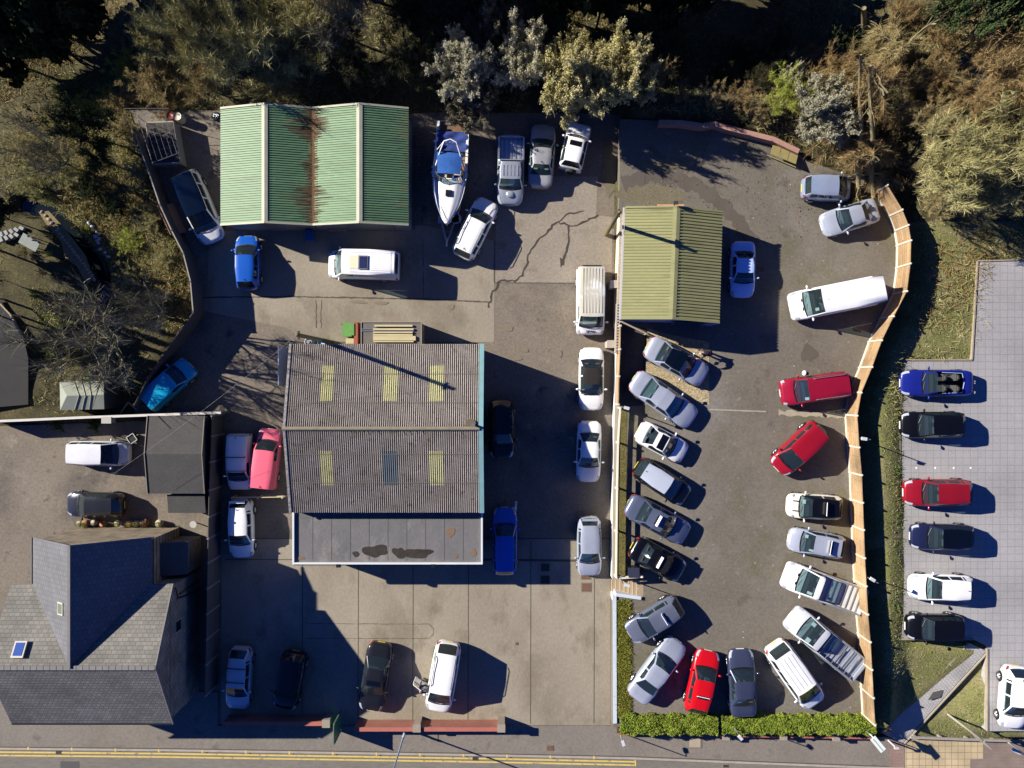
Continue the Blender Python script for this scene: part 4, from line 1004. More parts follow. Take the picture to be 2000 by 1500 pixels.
def vehicle(name, label, cat, front, rear, z0, kind, col, group=None, W=None, Hh=None, metal=0.0, roof=None, glass=None, seat=(.09, .09, .10),
            feats=(), stickers=(), rough=.3, zc=.55, mirror=None, open_door=0):
    K = dict(KIND[kind])
    if W: K['W'] = W
    if Hh:
        K['H'] = Hh
    f, r = P(*front, z0 + zc), P(*rear, z0 + zc)
    L = (f - r).length; ang = math.atan2(f.y - r.y, f.x - r.x); c = (f + r) / 2
    root = thing(name, label, cat, (c.x, c.y, z0), ang, group)
    W2 = K['W'] / 2; PM = paint(col, metal, rough); G = glass or GLASS
    RM = PM if roof is None else (paint(roof, 0, .35) if isinstance(roof, tuple) else roof)
    X = lambda t: L / 2 - t * L
    boxy = kind in ('van', 'bigvan', 'smallvan', 'offroad', 'dropside')
    plan = ([(0, .80), (.012, .90), (.04, .965), (.10, .995), (.3, 1), (.95, 1), (.98, .985), (1, .95)] if boxy else
            [(0, .56), (.012, .72), (.035, .84), (.07, .92), (.13, .975), (.22, .995), (.5, 1), (.80, .99), (.90, .955), (.955, .88), (.985, .76), (1, .62)])
    wd = lambda t: W2 * lerp_tab(plan, t)
    dk = [(0, K['nose'] * .80), (.012, K['nose'] * .94), (.04, K['nose']), (.10, K['nose'] + (K['bon'] - K['nose']) * .5), (K['wb'], K['bon']), (K['wb'] + .05, K['belt']), (K['rb'], K['belt'] if kind in ('pickup', 'dropside') else max(K['belt'], K['tail']))]
    if kind in ('saloon', 'coupe'): dk += [(K['rb'] + .005, K['tail']), (.955, K['tail'] - .03), (.985, K['tail'] - .12), (1, K['tail'] - .30)]
    elif 'bed' in K: dk += [(1, K['tail'])]
    else: dk += [(.985, K['tail'] - .06), (1, K['tail'] - .22)]
    def sec(t):
        w = wd(t); zc_ = lerp_tab(dk, t); zb = .20 + .10 * max(0, .05 - t) / .05 + .12 * max(0, t - .95) / .05; zs = zc_ - .02
        cr = (.035 if t < K['wb'] else .015)
        return [(.88 * w, zb), (.965 * w, zb + .09), (w, zb + .48 * (zs - zb)), (.985 * w, zs - .16 * (zs - zb)), (.945 * w, zs - .03), (.84 * w, zc_ + .005), (.46 * w, zc_ + cr * .8), (0, zc_ + cr)]
    def surf(t, v, off=0.0, side=1):
        s = sec(t); v = max(0, min(6.999, v)); i = int(v); u = v - i
        y = s[i][0] + (s[i + 1][0] - s[i][0]) * u; z = s[i][1] + (s[i + 1][1] - s[i][1]) * u
        dy, dz = s[i + 1][0] - s[i][0], s[i + 1][1] - s[i][1]; l = math.hypot(dy, dz) or 1
        y2, z2 = y + dz / l * off, z - dy / l * off
        return Vector((X(t) + (off if t < .06 else -off if t > .94 else 0), side * y2, z2))
    ts = sorted(set([0, .012, .035, .07, .13, .2, K['wb'], K['wb'] + .05, .5, .4, .6, .7, K['rb'], .9, .955, .985, 1] + [a for p in ('bed',) if p in K for a in K[p]]))
    wbb = K['wb'] + .03
    cab = (K['wb'] + .05, K['rb']) if 'van' not in K else (K['wb'] + .05, K['van'])
    if 'van' in K: ts = sorted(set(ts + [K['van']]))
    mb = MB(); fs = []; vs = []
    n = 8
    for t in ts:
        s = sec(t)
        vs += [(X(t), y, z) for y, z in s] + [(X(t), -y, z) for y, z in s[-2::-1]]
    m = 2 * n - 1
    hole = lambda a, b: any(a >= h0 - 1e-6 and b <= h1 + 1e-6 for h0, h1 in ([cab] + ([K['bed']] if 'bed' in K else [])))
    for i in range(len(ts) - 1):
        for j in range(m - 1):
            if hole(ts[i], ts[i + 1]) and 5 <= j <= 8: continue
            fs.append((i * m + j, i * m + j + 1, (i + 1) * m + j + 1, (i + 1) * m + j))
    fs.append(tuple(range(m))[::-1]); fs.append(tuple((len(ts) - 1) * m + j for j in range(m)))
    mb.add(vs, [f_[::-1] for f_ in fs])
    # ---- greenhouse
    convert = 'open' in feats
    bw = lambda t: wd(t) * .925
    zr_tab = [(K['wb'], K['bon']), (K['wt'], K['H'] - .02), ((K['wt'] + K['rt']) / 2, K['H']), (K['rt'], K['H'] - (.04 if 'bed' not in K else .02)), (K['rb'], lerp_tab(dk, K['rb']) + (.0 if K['rb'] < .95 else .0))]
    tw_tab = [(K['wb'], None), (K['wt'], K['top'] * W2), ((K['wt'] + K['rt']) / 2, K['top'] * W2 * 1.03), (K['rt'], K['top'] * W2 * K['tw']), (K['rb'], None)]
    def tw(t):
        tab = [(a, (bw(a) - .01 if b is None else b)) for a, b in tw_tab]; return lerp_tab(tab, t)
    def gsec(t):
        zb = lerp_tab(dk, t) + .0; zr = max(zb + .004, lerp_tab(zr_tab, t)); B = bw(t); T = tw(t)
        if zr - zb < .02: T = B - .006
        e = min(1, (zr - zb) / .15)
        p0 = (B, zb); p2 = (T, zr - .035 * e); p1 = (p0[0] + (p2[0] - p0[0]) * .86, p0[1] + (p2[1] - p0[1]) * .86)
        pil = min(.075, T * .1)
        return [p0, p1, p2, (T - pil, zr - .004 * e), (T * .5, zr + .012 * e), (0, zr + .018 * e)]
    bul = lambda t: (.10 if t <= K['wb'] + 1e-6 else .055 if t <= K['wt'] + 1e-6 else 0) if not boxy else (.07 if t <= K['wb'] + 1e-6 else .03 if t <= K['wt'] else 0)
    def gx(t, y):
        B = bw(t); k = 1 - (y / B) ** 2
        if t <= K['wt'] + 1e-6:
            u = (t - K['wb']) / (K['wt'] - K['wb']); return X(t) + k * (.13 * (1 - u) + .06 * u)
        if t >= K['rt'] - 1e-6 and kind in ('saloon', 'coupe', 'hatch', 'super', 'estate', 'suv', 'mpv'):
            u = (t - K['rt']) / (K['rb'] - K['rt']); return X(t) - k * (.03 + .06 * u)
        return X(t)
    wb, wt, rt, rb = K['wb'], K['wt'], K['rt'], K['rb']
    side_end = K.get('van', rt + (rb - rt) * (.25 if kind in ('saloon', 'coupe') else .0))
    if kind in ('hatch', 'super'): side_end = rt - .05
    if kind == 'mpv' or kind == 'suv' or kind == 'estate': side_end = rt - .02
    pill = [(b, b + .022) for b in K['b'] if b < side_end]
    gt_ = {wb, wb + (wt - wb) * .33, wb + (wt - wb) * .66, wt, (wt + rt) / 2, rt, (rt + rb) / 2, rb, side_end}
    for a, b in pill: gt_ |= {a, b}
    if 'van' in K: gt_ |= {K['van']}
    gt_ = sorted(gt_)
    ws_, rf_, rw_, sl_, sr_ = MB(), MB(), MB(), MB(), MB()
    S_ = {t: gsec(t) for t in gt_}
    pt = lambda t, j, sd: (gx(t, S_[t][j][0]), sd * S_[t][j][0], S_[t][j][1])
    for a, b in zip(gt_[:-1], gt_[1:]):
        for sd in (1, -1):
            for j in range(5):
                q = [pt(a, j, sd), pt(a, j + 1, sd), pt(b, j + 1, sd), pt(b, j, sd)]
                q = q[::-1] if sd == 1 else q
                mid = (a + b) / 2
                if j == 0:
                    isg = mid < side_end and not any(p0 <= mid <= p1 for p0, p1 in pill) and mid > wb + (wt - wb) * .3
                    tgt = (sl_ if sd == 1 else sr_) if isg else mb
                    if convert: tgt = None if mid > wt else tgt
                elif j in (1, 2):
                    tgt = mb if mid < wt or (rt < mid and 'van' not in K) or j == 1 else rf_
                    if convert and mid > wt: tgt = None
                    if 'blackpillar' in feats and tgt is mb: tgt = rf_
                else:
                    tgt = ws_ if mid < wt else rf_ if mid < rt else (rw_ if 'van' not in K else mb)
                    if convert and mid > wt: tgt = None
                if tgt is not None: tgt.add(q, [(0, 1, 2, 3)])
    def weld(b_):   # merge equal verts
        d, v2, mp = {}, [], []
        for p in b_.v:
            k = tuple(round(x, 4) for x in p)
            if k not in d: d[k] = len(v2); v2.append(p)
            mp.append(d[k])
        b_.v = v2; b_.f = [tuple(dict.fromkeys(mp[i] for i in f_)) for f_ in b_.f]
        ok = [i for i, f_ in enumerate(b_.f) if len(f_) > 2]; b_.m = [b_.m[i] for i in ok]; b_.f = [b_.f[i] for i in ok]; b_.n = len(v2)
        return b_
    weld(mb).build('body', PM, root, smooth=True)
    weld(ws_).build('windscreen', G, root, smooth=True)
    if rf_.v: weld(rf_).build('roof', RM, root, smooth=True)
    if rw_.v: weld(rw_).build('rear_window', G, root, smooth=True)
    for s_ in (sl_, sr_):
        if s_.v: weld(s_).build('side_window', GLASSD if 'tint' in feats else G, root, smooth=True)
    # ---- inside
    ib = MB(); tcab0, tcab1 = cab
    fl = .36
    ib.box(((X(tcab0) + X(tcab1)) / 2, 0, fl), (abs(X(tcab0) - X(tcab1)), K['W'] * .82, .06))
    for sd in (1, -1): ib.box(((X(tcab0) + X(tcab1)) / 2, sd * W2 * .84, (fl + K['belt']) / 2), (abs(X(tcab0) - X(tcab1)), .04, K['belt'] - fl - .06))
    ib.build('cabin_floor', DASH, root)
    db = MB(); xd = X(wb + .045); db.box((xd - .12, 0, K['belt'] - .13), (.52, K['W'] * .78, .16)); db.tube([(xd - .52 + .06 * math.sin(a), W2 * -.40 + .17 * math.cos(a), K['belt'] - .04 + .16 * math.sin(a)) for a in [2 * PI * i / 12 for i in range(13)]], .016, 5, cap=False)
    db.build('dashboard', mat('dash_grey', (.055, .058, .062), rough=.7), root)
    SM = mat('seat_%.2f_%.2f' % seat[:2], seat, rough=.85)
    xs_ = X(wt) - .12; rows = [(xs_, (-.36, .36))]
    if 'van' not in K and 'bed' not in K: rows.append((min(xs_ - .85, X((wt + rt) / 2) - .25), (-.37, .37)))
    if 'bed' in K and kind == 'dropside': rows = [(X(rt) + .28, (-.4, .4))]
    for x, ys_ in rows:
        for y in ys_:
            sb = MB(); sb.box((x, y, .58), (.5, .46, .16)); R_m = Matrix.Rotation(-.25, 3, 'Y'); sb.box((x - .28, y, .86), (.15, .44, .56), M4=R_m); sb.box((x - .37, y, 1.17), (.1, .26, .16), M4=R_m); sb.build('seat', SM, root)
    if kind in ('hatch', 'super', 'estate', 'suv', 'mpv', 'saloon', 'coupe') and not convert:
        pb_ = MB(); x0 = X(rb) + .05; x1 = X(rt) + .15; pb_.box(((x0 + x1) / 2, 0, K['belt'] - .05), (abs(x1 - x0), K['W'] * .74, .03)); pb_.build('parcel_shelf', mat('shelf_%s' % ('pale' if 'paleshelf' in feats else 'dark'), (.20, .26, .25) if 'paleshelf' in feats else (.035, .036, .038), rough=.85), root)
    # ---- wheels and underside
    wr = .31 if K['W'] < 1.8 else .33
    if kind in ('suv', 'pickup', 'offroad', 'bigvan', 'dropside'): wr = .36
    tm, rm = wheel_meshes(wr, .21)
    tF, tR = (.19, .80) if kind not in ('van', 'bigvan') else (.17, .78)
    ub = MB(); ub.box((0, 0, .27), (L * .92, K['W'] * .80, .22))
    for t in (tF, tR):
        for sd in (1, -1):
            o = link('wheel', tm, root, (X(t), sd * (W2 - .085), wr)); o.rotation_euler = (0, 0, 0 if sd == 1 else PI)
            link('rim', rm, o)
            arc = [(X(t) + (wr + .07) * math.cos(PI * k / 10), sd * (W2 + .004), wr + (wr + .05) * math.sin(PI * k / 10)) for k in range(11)]
            ub.add(arc + [(p[0], p[1] - sd * .12, p[2]) for p in arc], [tuple(range(11))[::sd], *[(k, k + 1, 12 + k, 11 + k) for k in range(10)]])
    ub.build('underbody', BLACK, root)
    # ---- lamps, plates, mirrors
    def patch(nm, t0, t1, v0, v1, side, m_, off=.010, par=root, nu=5, nv=4):
        b = MB(); b.grid([[surf(t0 + (t1 - t0) * i / nu, v0 + (v1 - v0) * j / nv, off, side) for j in range(nv + 1)] for i in range(nu + 1)]); return b.build(nm, m_, par, smooth=True)
    for sd in (1, -1):
        if kind == 'offroad': patch('headlight', .004, .03, 3.2, 4.4, sd, HL)
        elif 'round' in feats:
            p = surf(.09, 4.9, .012, sd); b = MB(); b.ball(p, (.14, .11, .035), 12, 6); b.build('headlight', HL, root, True)
        else: patch('headlight', .012, .105 if not boxy else .06, 3.5, 5.15, sd, HL)
        if 'bed' not in K: patch('tail_light', .962, .994, 2.8, 4.6, sd, TLM)
        b = MB(); xm = X(wb + (wt - wb) * .35) ; hy = W2 * .95
        b.ball((xm, sd * (W2 + .10), K['belt'] + .07), (.075, .12, .075), 8, 6); b.bar((xm + .02, sd * hy, K['belt'] + .02), (xm, sd * (W2 + .06), K['belt'] + .05), .06, .05)
        b.build('wing_mirror', PM if mirror is None else mirror, root, True)
    b = MB(); b.box((L / 2 + .012, 0, .45), (.02, .52, .11)); b.build('number_plate', PLW, root)
    b = MB(); b.box((-L / 2 - .012, 0, .52), (.02, .52, .11)); b.build('number_plate', PLY, root)
    b = MB(); b.grid([[surf(.008, 1.0 + 2.2 * j / 3, .012, 1 if s_ >= 0 else -1).lerp(surf(.008, 1.0 + 2.2 * j / 3, .012, -1), k / 6) for k in range(1, 6)] for j in range(4) for s_ in (1,)]); b.build('grille', BLACK, root)
    cb = MB(); cb.grid([[(gx(wb, y) + o, y, lerp_tab(dk, wb) + .035 - .028 * abs(y) / bw(wb) + (.0 if o < .05 else -.008)) for y in [bw(wb) * .9 * k / 5 for k in range(-5, 6)]] for o in (.075, .005)]); cb.build('scuttle', BLACK, root)
    wp = MB()
    for y0 in (-.15, .42): wp.tube([(gx(wb, y0) + .0, y0, lerp_tab(dk, wb) + .055), (gx(wb, y0 - .5) - .10, y0 - .48, lerp_tab(dk, wb) + .10)], .012, 4)
    each(wp, 'wiper', BLACK, root)
    zc0 = lambda t: lerp_tab(zr_tab, t)
    # ---- extras
    for ft_ in feats:
        k, *a = ft_ if isinstance(ft_, tuple) else (ft_,)
        if k == 'rails':
            for sd in (1, -1):
                b = MB(); y = sd * (K['top'] * W2 - .06); m_ = a[0] if a else BLACK
                b.tube([(X(wt + .08), y, K['H'] - .01), (X(wt + .11), y, K['H'] + .055), (X(rt - .08), y, K['H'] + .055), (X(rt - .04), y, K['H'] - .02)], .022, 6); b.build('roof_rail', m_, root)
        elif k == 'bars':
            for t in a: b = MB(); b.bar((X(t), -K['top'] * W2 * .98, K['H'] + .07), (X(t), K['top'] * W2 * .98, K['H'] + .07), .05, .03); b.box((X(t), K['top'] * W2 * .95, K['H'] + .02), (.06, .05, .12)); b.box((X(t), -K['top'] * W2 * .95, K['H'] + .02), (.06, .05, .12)); b.build('roof_bar', BLACK, root)
        elif k == 'sunroof':
            t0, t1, w_ = a; b = MB(); b.grid([[(X(t0 + (t1 - t0) * i / 4), y * W2 * w_, zc0(t0 + (t1 - t0) * i / 4) + .024 - .012 * y * y) for y in (-1, -.5, 0, .5, 1)] for i in range(5)]); b.build('sunroof', mat('sunroof_glass', (.003, .0035, .005), rough=.07, coat=1.0), root, True)
        elif k == 'ribs':
            t0, t1, nrib, m_ = a
            for i in range(nrib):
                y = W2 * K['top'] * .86 * (2 * (i + .5) / nrib - 1); b = MB(); b.bar((X(t0), y, zc0(t0) + .026), (X(t1), y, zc0(t1) + .026), .06, .03); b.build('roof_rib', m_ or PM, root)
        elif k == 'stripes':
            for y in (-.33, .33):
                b = MB(); b.grid([[surf(t, 7 - abs(y + d) / (wd(t) * .46), .008, 1 if y > 0 else -1) for d in (-.045, .045)] for t in (.08, .13, .2, wb - .02)]); b.build('bonnet_stripe', BLACK, root)
        elif k == 'aerial': b = MB(); b.tube([(X(rt - .04), 0, zc0(rt) + .02), (X(rt - .0), 0, zc0(rt) + .14)], [.03, .008], 5); b.build('aerial', BLACK, root)
        elif k == 'spoiler': b = MB(); b.box((X(rb) - .02, 0, zc0(rt) - .02), (.16, K['W'] * .62, .04)); b.build('spoiler', PM, root)
        elif k == 'vents': 
            for y in ((-.42, -.14, .14, .42) if a == ['4'] else (-.3, .3)): b = MB(); p = surf(wb - .035, 7 - abs(y) / (wd(wb) * .46) * .99, .012, 1 if y > 0 else -1); b.box(p, (.09, .22, .014)); b.build('bonnet_vent', BLACK, root)
        elif k == 'scoop': b = MB(); p = surf(.14, 6.9, .01, 1); b.ball((p.x, 0, p.z), (.25, .30, .08), 12, 6); b.build('bonnet_scoop', PM, root, True)
        elif k == 'gridroof': 
            for y in (-.45, -.15, .15, .45): b = MB(); b.bar((X(wt + .04), y, zc0((wt + rt) / 2) + .022), (X(rt - .03), y, zc0((wt + rt) / 2) + .022), .012, .012); b.build('roof_seam', mat('seam_grey', (.35, .35, .36), rough=.6), root)
        elif k == 'tailgate_window': b = MB(); b.box((-L / 2 + .035 - .03, 0, K['H'] * .76), (.05, K['W'] * .66, K['H'] * .22)); b.build('rear_window', GLASSD, root)
        elif k == 'bed':
            t0, t1 = K['bed']; zf = .72; x0, x1 = X(t0), X(t1); wi = W2 * .84
            b = MB(); b.box(((x0 + x1) / 2, 0, zf), (x0 - x1, wi * 2, .05))
            for sd in (1, -1): b.box(((x0 + x1) / 2, sd * (wi + .02), (zf + K['tail']) / 2), (x0 - x1, .04, K['tail'] - zf + .0))
            b.box((x0 + .02, 0, (zf + K['tail']) / 2 + .04), (.05, wi * 2, K['tail'] - zf + .08)); b.box((x1 - .02, 0, (zf + K['tail']) / 2), (.04, wi * 2, K['tail'] - zf)); b.build('cargo_bed', a[1] or PM, root)
            for i in range(a[0]):
                b = MB()
                if a[2] == 'x': t = t0 + (t1 - t0) * (i + .7) / (a[0] + .4); b.box((X(t), 0, zf + .05), (.07, wi * 1.96, .06))
                else: y = wi * (2 * (i + .5) / a[0] - 1); b.box(((x0 + x1) / 2, y, zf + .04), ((x0 - x1) * .97, .10, .04))
                b.build('bed_rib', a[3], root)
            for sd in (1, -1): b = MB(); b.bar((x0, sd * (wi + .06), K['tail'] + .045), (x1, sd * (wi + .06), K['tail'] + .045), .12, .06); b.build('side_rail', a[3], root)
            b = MB(); b.bar((x1 - .03, -wi, K['tail'] + .03), (x1 - .03, wi, K['tail'] + .03), .07, .08); b.build('tailgate', a[3], root)
            for sd in (1, -1): b = MB(); b.box((-L / 2 - .01, sd * W2 * .82, .85), (.04, .14, .3)); b.build('tail_light', TLM, root)
        elif k == 'ladder_bars':
            t0, t1 = K['bed']
            for i in range(a[0]): t = t0 + (t1 - t0) * (i + .5) / a[0]; b = MB(); b.bar((X(t), -W2 * .86, K['tail'] + .05), (X(t), W2 * .86, K['tail'] + .05), .035, .035); b.build('cross_bar', GALV, root)
            for i in range(3): y = .1 * (i - 1); b = MB(); b.bar((X(t0 + .12 + .17 * i) , -W2 * .5, .80), (X(t0 + .14 + .17 * i), W2 * .55, .80), .07, .05); b.build('roller_shutter_slat', ALLOY, root)
        elif k == 'spare': b = MB(); o = link('spare_wheel', tm, root, (-L / 2 - .12, -.1, .85)); o.rotation_euler = (0, 0, PI / 2 + PI); link('rim', rm, o)
        elif k == 'softtop_frame': pass
        elif k == 'hoops':
            b = MB(); y0 = K['W'] * .39; pts = [(X(rt) + .55, y0, K['belt'] + .04), (X(rb) + .05, y0 * .92, K['belt'] + .05), (X(rb) - .08, 0, K['belt'] + .06), (X(rb) + .05, -y0 * .92, K['belt'] + .05), (X(rt) + .55, -y0, K['belt'] + .04)]; b.tube(pts, .03, 6); b.build('hood_trim', mat('pale_blue_trim', (.25, .35, .60), rough=.4), root)
        elif k == 'badge':
            txt = bpy.data.curves.new('lettering', 'FONT'); txt.body = a[0]; txt.size = a[1]; txt.align_x = 'CENTER'; txt.extrude = .012; txt.offset = .003
            o = bpy.data.objects.new('lettering', txt); COL.objects.link(o); me = bpy.data.meshes.new_from_object(o.evaluated_get(bpy.context.evaluated_depsgraph_get())); bpy.data.objects.remove(o)
            me.materials.clear(); me.materials.append(mat('navy_lettering', (.012, .02, .05), rough=.5)); o = link('lettering', me, root, a[2]); o.rotation_euler = a[3]
    for y, u, sw_, sl in stickers:   # papers lying behind the windscreen
        t = wb + (wt - wb) * u; z = lerp_tab(zr_tab, t); sl_ang = math.atan2(K['H'] - K['bon'], (wt - wb) * L)
        b = MB(); b.box((gx(t, y) - .03, y, z - .015), (sl, sw_, .006), M4=Matrix.Rotation(sl_ang, 3, 'Y')); b.build('windscreen_sticker', PAPER, root)
    return root

def roof_sign(veh, label, kind, t, w=.95, h=.26, hh=None):
    K = KIND[kind]; L = veh.dimensions.x
    L = max(c.dimensions.x for c in veh.children if c.name.startswith('body'))
    p = veh.matrix_basis @ Vector((L / 2 - t * L, 0, (hh or K['H']) + .02))
    o = thing('roof_sign', label, 'sign', tuple(p), veh.rotation_euler.z, 'white boards standing on the roofs of cars for sale')
    mb = MB(); mb.box((0, 0, h / 2 + .02), (.035, w, h), M4=Matrix.Rotation(.38, 3, 'Y')); mb.build('board', SIGN, o)
    mb = MB(); mb.box((-.07, 0, .02), (.22, w * .9, .02)); mb.build('foot', BLACK, o)
    return o
WHT, SLV, BLKC = (.78, .78, .77), (.36, .39, .44), (.0028, .003, .004)
SLD, GRYB, NAVY, RED = (.42, .455, .54), (.085, .105, .17), (.014, .022, .075), (.30, .010, .018)
LS = 'cars lined up on the sales lot'; WY = 'vehicles parked in the workshop yard'; CP = 'cars parked in the paved car park'
Vh = {}
# --- workshop yard
Vh['mpv'] = vehicle('people_carrier', 'white people carrier with a black glass roof, between bank fence and green shed', 'car', (418, 472), (362, 338), 0, 'mpv', WHT, WY, W=1.9, roof=mat('black_glass_roof', (.0025, .005, .008), rough=.06, coat=1.0), Hh=1.8)
vehicle('hatchback', 'bright blue hatchback below the front corner of the green shed', 'car', (484, 461), (486, 566), 0, 'super', (.008, .085, .42), WY, feats=('aerial',))
Vh['camper'] = vehicle('camper_van', 'white camper van with a ribbed roof and square blue roof hatch', 'van', (640, 515), (779, 519), 0, 'van', WHT, WY, zc=1.0, Hh=2.35, W=1.95, feats=(('ribs', .36, .93, 11, None), 'tailgate_window'))
mb = MB(); mb.box((-.25, .05, 2.39), (.62, .92, .10)); hq = mb.build('roof_hatch', mat('hatch_rim', (.16, .16, .18), rough=.5), Vh['camper'])
mb = MB(); mb.box((-.25, .05, 2.45), (.46, .78, .03)); mb.build('hatch_glass', mat('hatch_glass', (.025, .03, .09), rough=.15), hq)
mb = MB(); mb.box((.35, .02, 2.375), (.62, .86, .025)); mb.build('roof_panel', mat('yellowed_panel', (.62, .60, .40), (.70, .68, .50), rough=.6, scale=3), Vh['camper'])
vehicle('estate_car', 'white estate car with black roof rails slewed beside the boat', 'car', (955, 391), (901, 503), 0, 'estate', WHT, WY, W=1.82, feats=('rails', 'aerial'))
vehicle('pickup_truck', 'silver pickup truck with a bonnet scoop beside the grey saloon under the trees', 'pickup', (996, 401), (999, 268), 0, 'pickup', SLV, WY, metal=.4, feats=(('bed', 5, None, 'y', ALLOY), ('ribs', .37, .52, 5, None), 'scoop'))
vehicle('saloon_car', 'dusty grey saloon with a green tinted rear window, beside the white off roader', 'car', (1062, 244), (1054, 368), 0, 'saloon', (.32, .325, .34), WY, metal=.3, rough=.5, W=1.78, feats=('aerial',), seat=(.10, .16, .10))
vehicle('off_roader', 'small white off roader with a spare wheel on its tail, leaf litter on the bonnet', 'car', (1133, 244), (1112, 333), 0, 'offroad', WHT, WY, W=1.66, feats=(('sunroof', .46, .57, .5), 'spare', 'tint'))
Vh['jcw'] = vehicle('panel_van', 'white panel van with a dirty roof and lettering on its nose', 'van', (1153, 653), (1154, 522), 0, 'van', WHT, WY, zc=.9, Hh=2.05, roof=mat('dirty_white_roof', (.40, .38, .30), (.52, .50, .43), rough=.75, scale=1.2, speck=.1, blot=[((.66, .67, .66), .56, .63, .55), ((.42, .39, .28), .60, .75, 1.8)]), feats=(('ribs', .30, .95, 7, mat('dirty_roof_rib', (.46, .44, .36), rough=.75)), ('badge', 'JCWs', .27, (2.20, 0, .965), (.44, 0, PI / 2)), 'tailgate_window'))
vehicle('convertible', 'white convertible with a black fabric hood, between the lettered van and a white saloon', 'car', (1154, 801), (1155, 679), 0, 'saloon', WHT, WY, W=1.74, Hh=1.38, roof=mat('hood_fabric', (.010, .009, .008), (.016, .014, .013), rough=.95, scale=6), feats=('blackpillar', ('vents', '4')), seat=(.06, .05, .05))
vehicle('saloon_car', 'white saloon by the long wall, bonnet in the workshop shadow', 'car', (1148, 941), (1151, 822), 0, 'saloon', WHT, WY, W=1.70, feats=(), seat=(.05, .05, .06))
vehicle('hatchback', 'silver hatchback by the long wall nearest the street', 'car', (1151, 1124), (1150, 1008), 0, 'hatch', SLD, WY, metal=.35, W=1.70, feats=('paleshelf', 'spoiler'))
vehicle('estate_car', 'deep blue estate car against the white edged flat roof, in shade', 'car', (986, 991), (986, 1122), 0, 'estate', (.012, .10, .50), WY, W=1.72)
vehicle('hatchback', 'black car hidden in the workshop shadow close to its east wall', 'car', (980, 894), (979, 780), 0, 'hatch', (.002, .0025, .004), WY, W=1.76)
vehicle('estate_car', 'white car with two black roof bars beside the pink van', 'car', (470, 956), (470, 847), 0, 'smallvan', WHT, WY, W=1.62, Hh=1.55, feats=(('bars', .36, .60), 'aerial'))
vehicle('small_van', 'faded pink van next to the workshop wall', 'van', (530, 838), (517, 954), 0, 'smallvan', (.72, .12, .185), WY, W=1.64, Hh=1.75, rough=.5, feats=('aerial',))
vehicle('hatchback', 'white hatchback below the thin timber rail, half in the fence shadow', 'car', (473, 1089), (471, 974), 0, 'hatch', WHT, WY, W=1.72, feats=('spoiler', 'aerial'))
vehicle('saloon_car', 'pale silver car with two roof bars in the house shadow by the street gate', 'car', (464, 1384), (472, 1263), 0, 'hatch', (.50, .53, .58), WY, metal=.2, W=1.68, feats=(('bars', .50, .72),))
vehicle('hatchback', 'black car in deep shadow, second from the boundary fence by the street wall', 'car', (556, 1382), (578, 1271), 0, 'suv', (.002, .0025, .005), WY, W=1.76, Hh=1.6)
vehicle('saloon_car', 'dark grey saloon with its bonnet in shadow by the red brick wall', 'car', (723, 1388), (745, 1254), 0, 'saloon', (.016, .017, .021), WY, metal=.3, W=1.80, feats=(('sunroof', .43, .50, .5),))
Vh['minibus'] = vehicle('passenger_van', 'tall white van with black roof rails and its driver door open', 'van', (853, 1393), (877, 1256), 0, 'mpv', WHT, WY, W=1.88, Hh=2.0, zc=.9, feats=('rails',))
vehicle('small_van', 'turquoise van striped by tree shadows in the corner of the yard', 'van', (372, 713), (292, 789), 0, 'smallvan', (.006, .33, .58), WY, W=1.66, Hh=1.55, metal=.1)
SY = 'cars in the side yard by the stone house'
vehicle('people_carrier', 'silver white people carrier parked beside the felt roofed garage', 'car', (254, 886), (134, 884), 0, 'mpv', (.66, .67, .70), SY, W=1.72, Hh=1.6)
vehicle('saloon_car', 'dark grey saloon parked behind the stone house near its flower pots', 'car', (132, 984), (243, 986), 0, 'hatch', (.022, .024, .03), SY, metal=.3, W=1.72, seat=(.1, .12, .13))
# --- sales lot
z = LOT
vehicle('saloon_car', 'pale blue saloon in the shadow of the olive roofed office', 'car', (1449, 581), (1450, 472), z, 'saloon', (.48, .62, .92), LS, W=1.66, Hh=1.38)
vehicle('hatchback', 'silver blue hatchback half under the overhanging brown branches', 'car', (1660, 370), (1566, 367), z, 'mpv', (.30, .36, .50), LS, metal=.3, W=1.70, Hh=1.58)
vehicle('coupe', 'silver coupe parked askew beneath the brown tree at the top of the lot', 'car', (1605, 442), (1713, 409), z, 'coupe', SLD, LS, metal=.3, W=1.76, feats=())
vehicle('panel_van', 'long high white panel van angled against the bend of the timber fence', 'van', (1549, 599), (1714, 566), z, 'bigvan', WHT, LS, zc=1.1, W=2.0, feats=('vents', ('ribs', .30, .33, 1, None)), stickers=((.5, .6, .2, .3),))
Vh['redvan'] = vehicle('small_van', 'dark red van with silver roof rails beside the timber fence', 'van', (1527, 768), (1653, 750), z, 'smallvan', (.24, .006, .024), LS, W=1.80, Hh=1.80, zc=.8, feats=(('rails', ALLOY), 'tailgate_window'), stickers=((.55, .75, .18, .3),))
vehicle('people_carrier', 'dark red people carrier slanting across the lot below the drain line', 'car', (1517, 916), (1602, 834), z, 'mpv', (.26, .006, .016), LS, W=1.78, Hh=1.66, feats=())
mini = vehicle('hatchback', 'cream white small car with a black roof and two black bonnet stripes', 'car', (1537, 986), (1643, 992), z, 'super', (.72, .69, .58), LS, roof=BLKC, W=1.70, Hh=1.41, feats=('stripes', 'round', 'blackpillar'), stickers=((-.35, .3, .28, .22),))
sil = vehicle('hatchback', 'small silver car with a white roof board and blue tinted rear glass', 'car', (1540, 1051), (1647, 1070), z, 'super', SLD, LS, metal=.35, W=1.68, Hh=1.42, stickers=((-.4, .3, .22, .22), (.45, .8, .14, .3)))
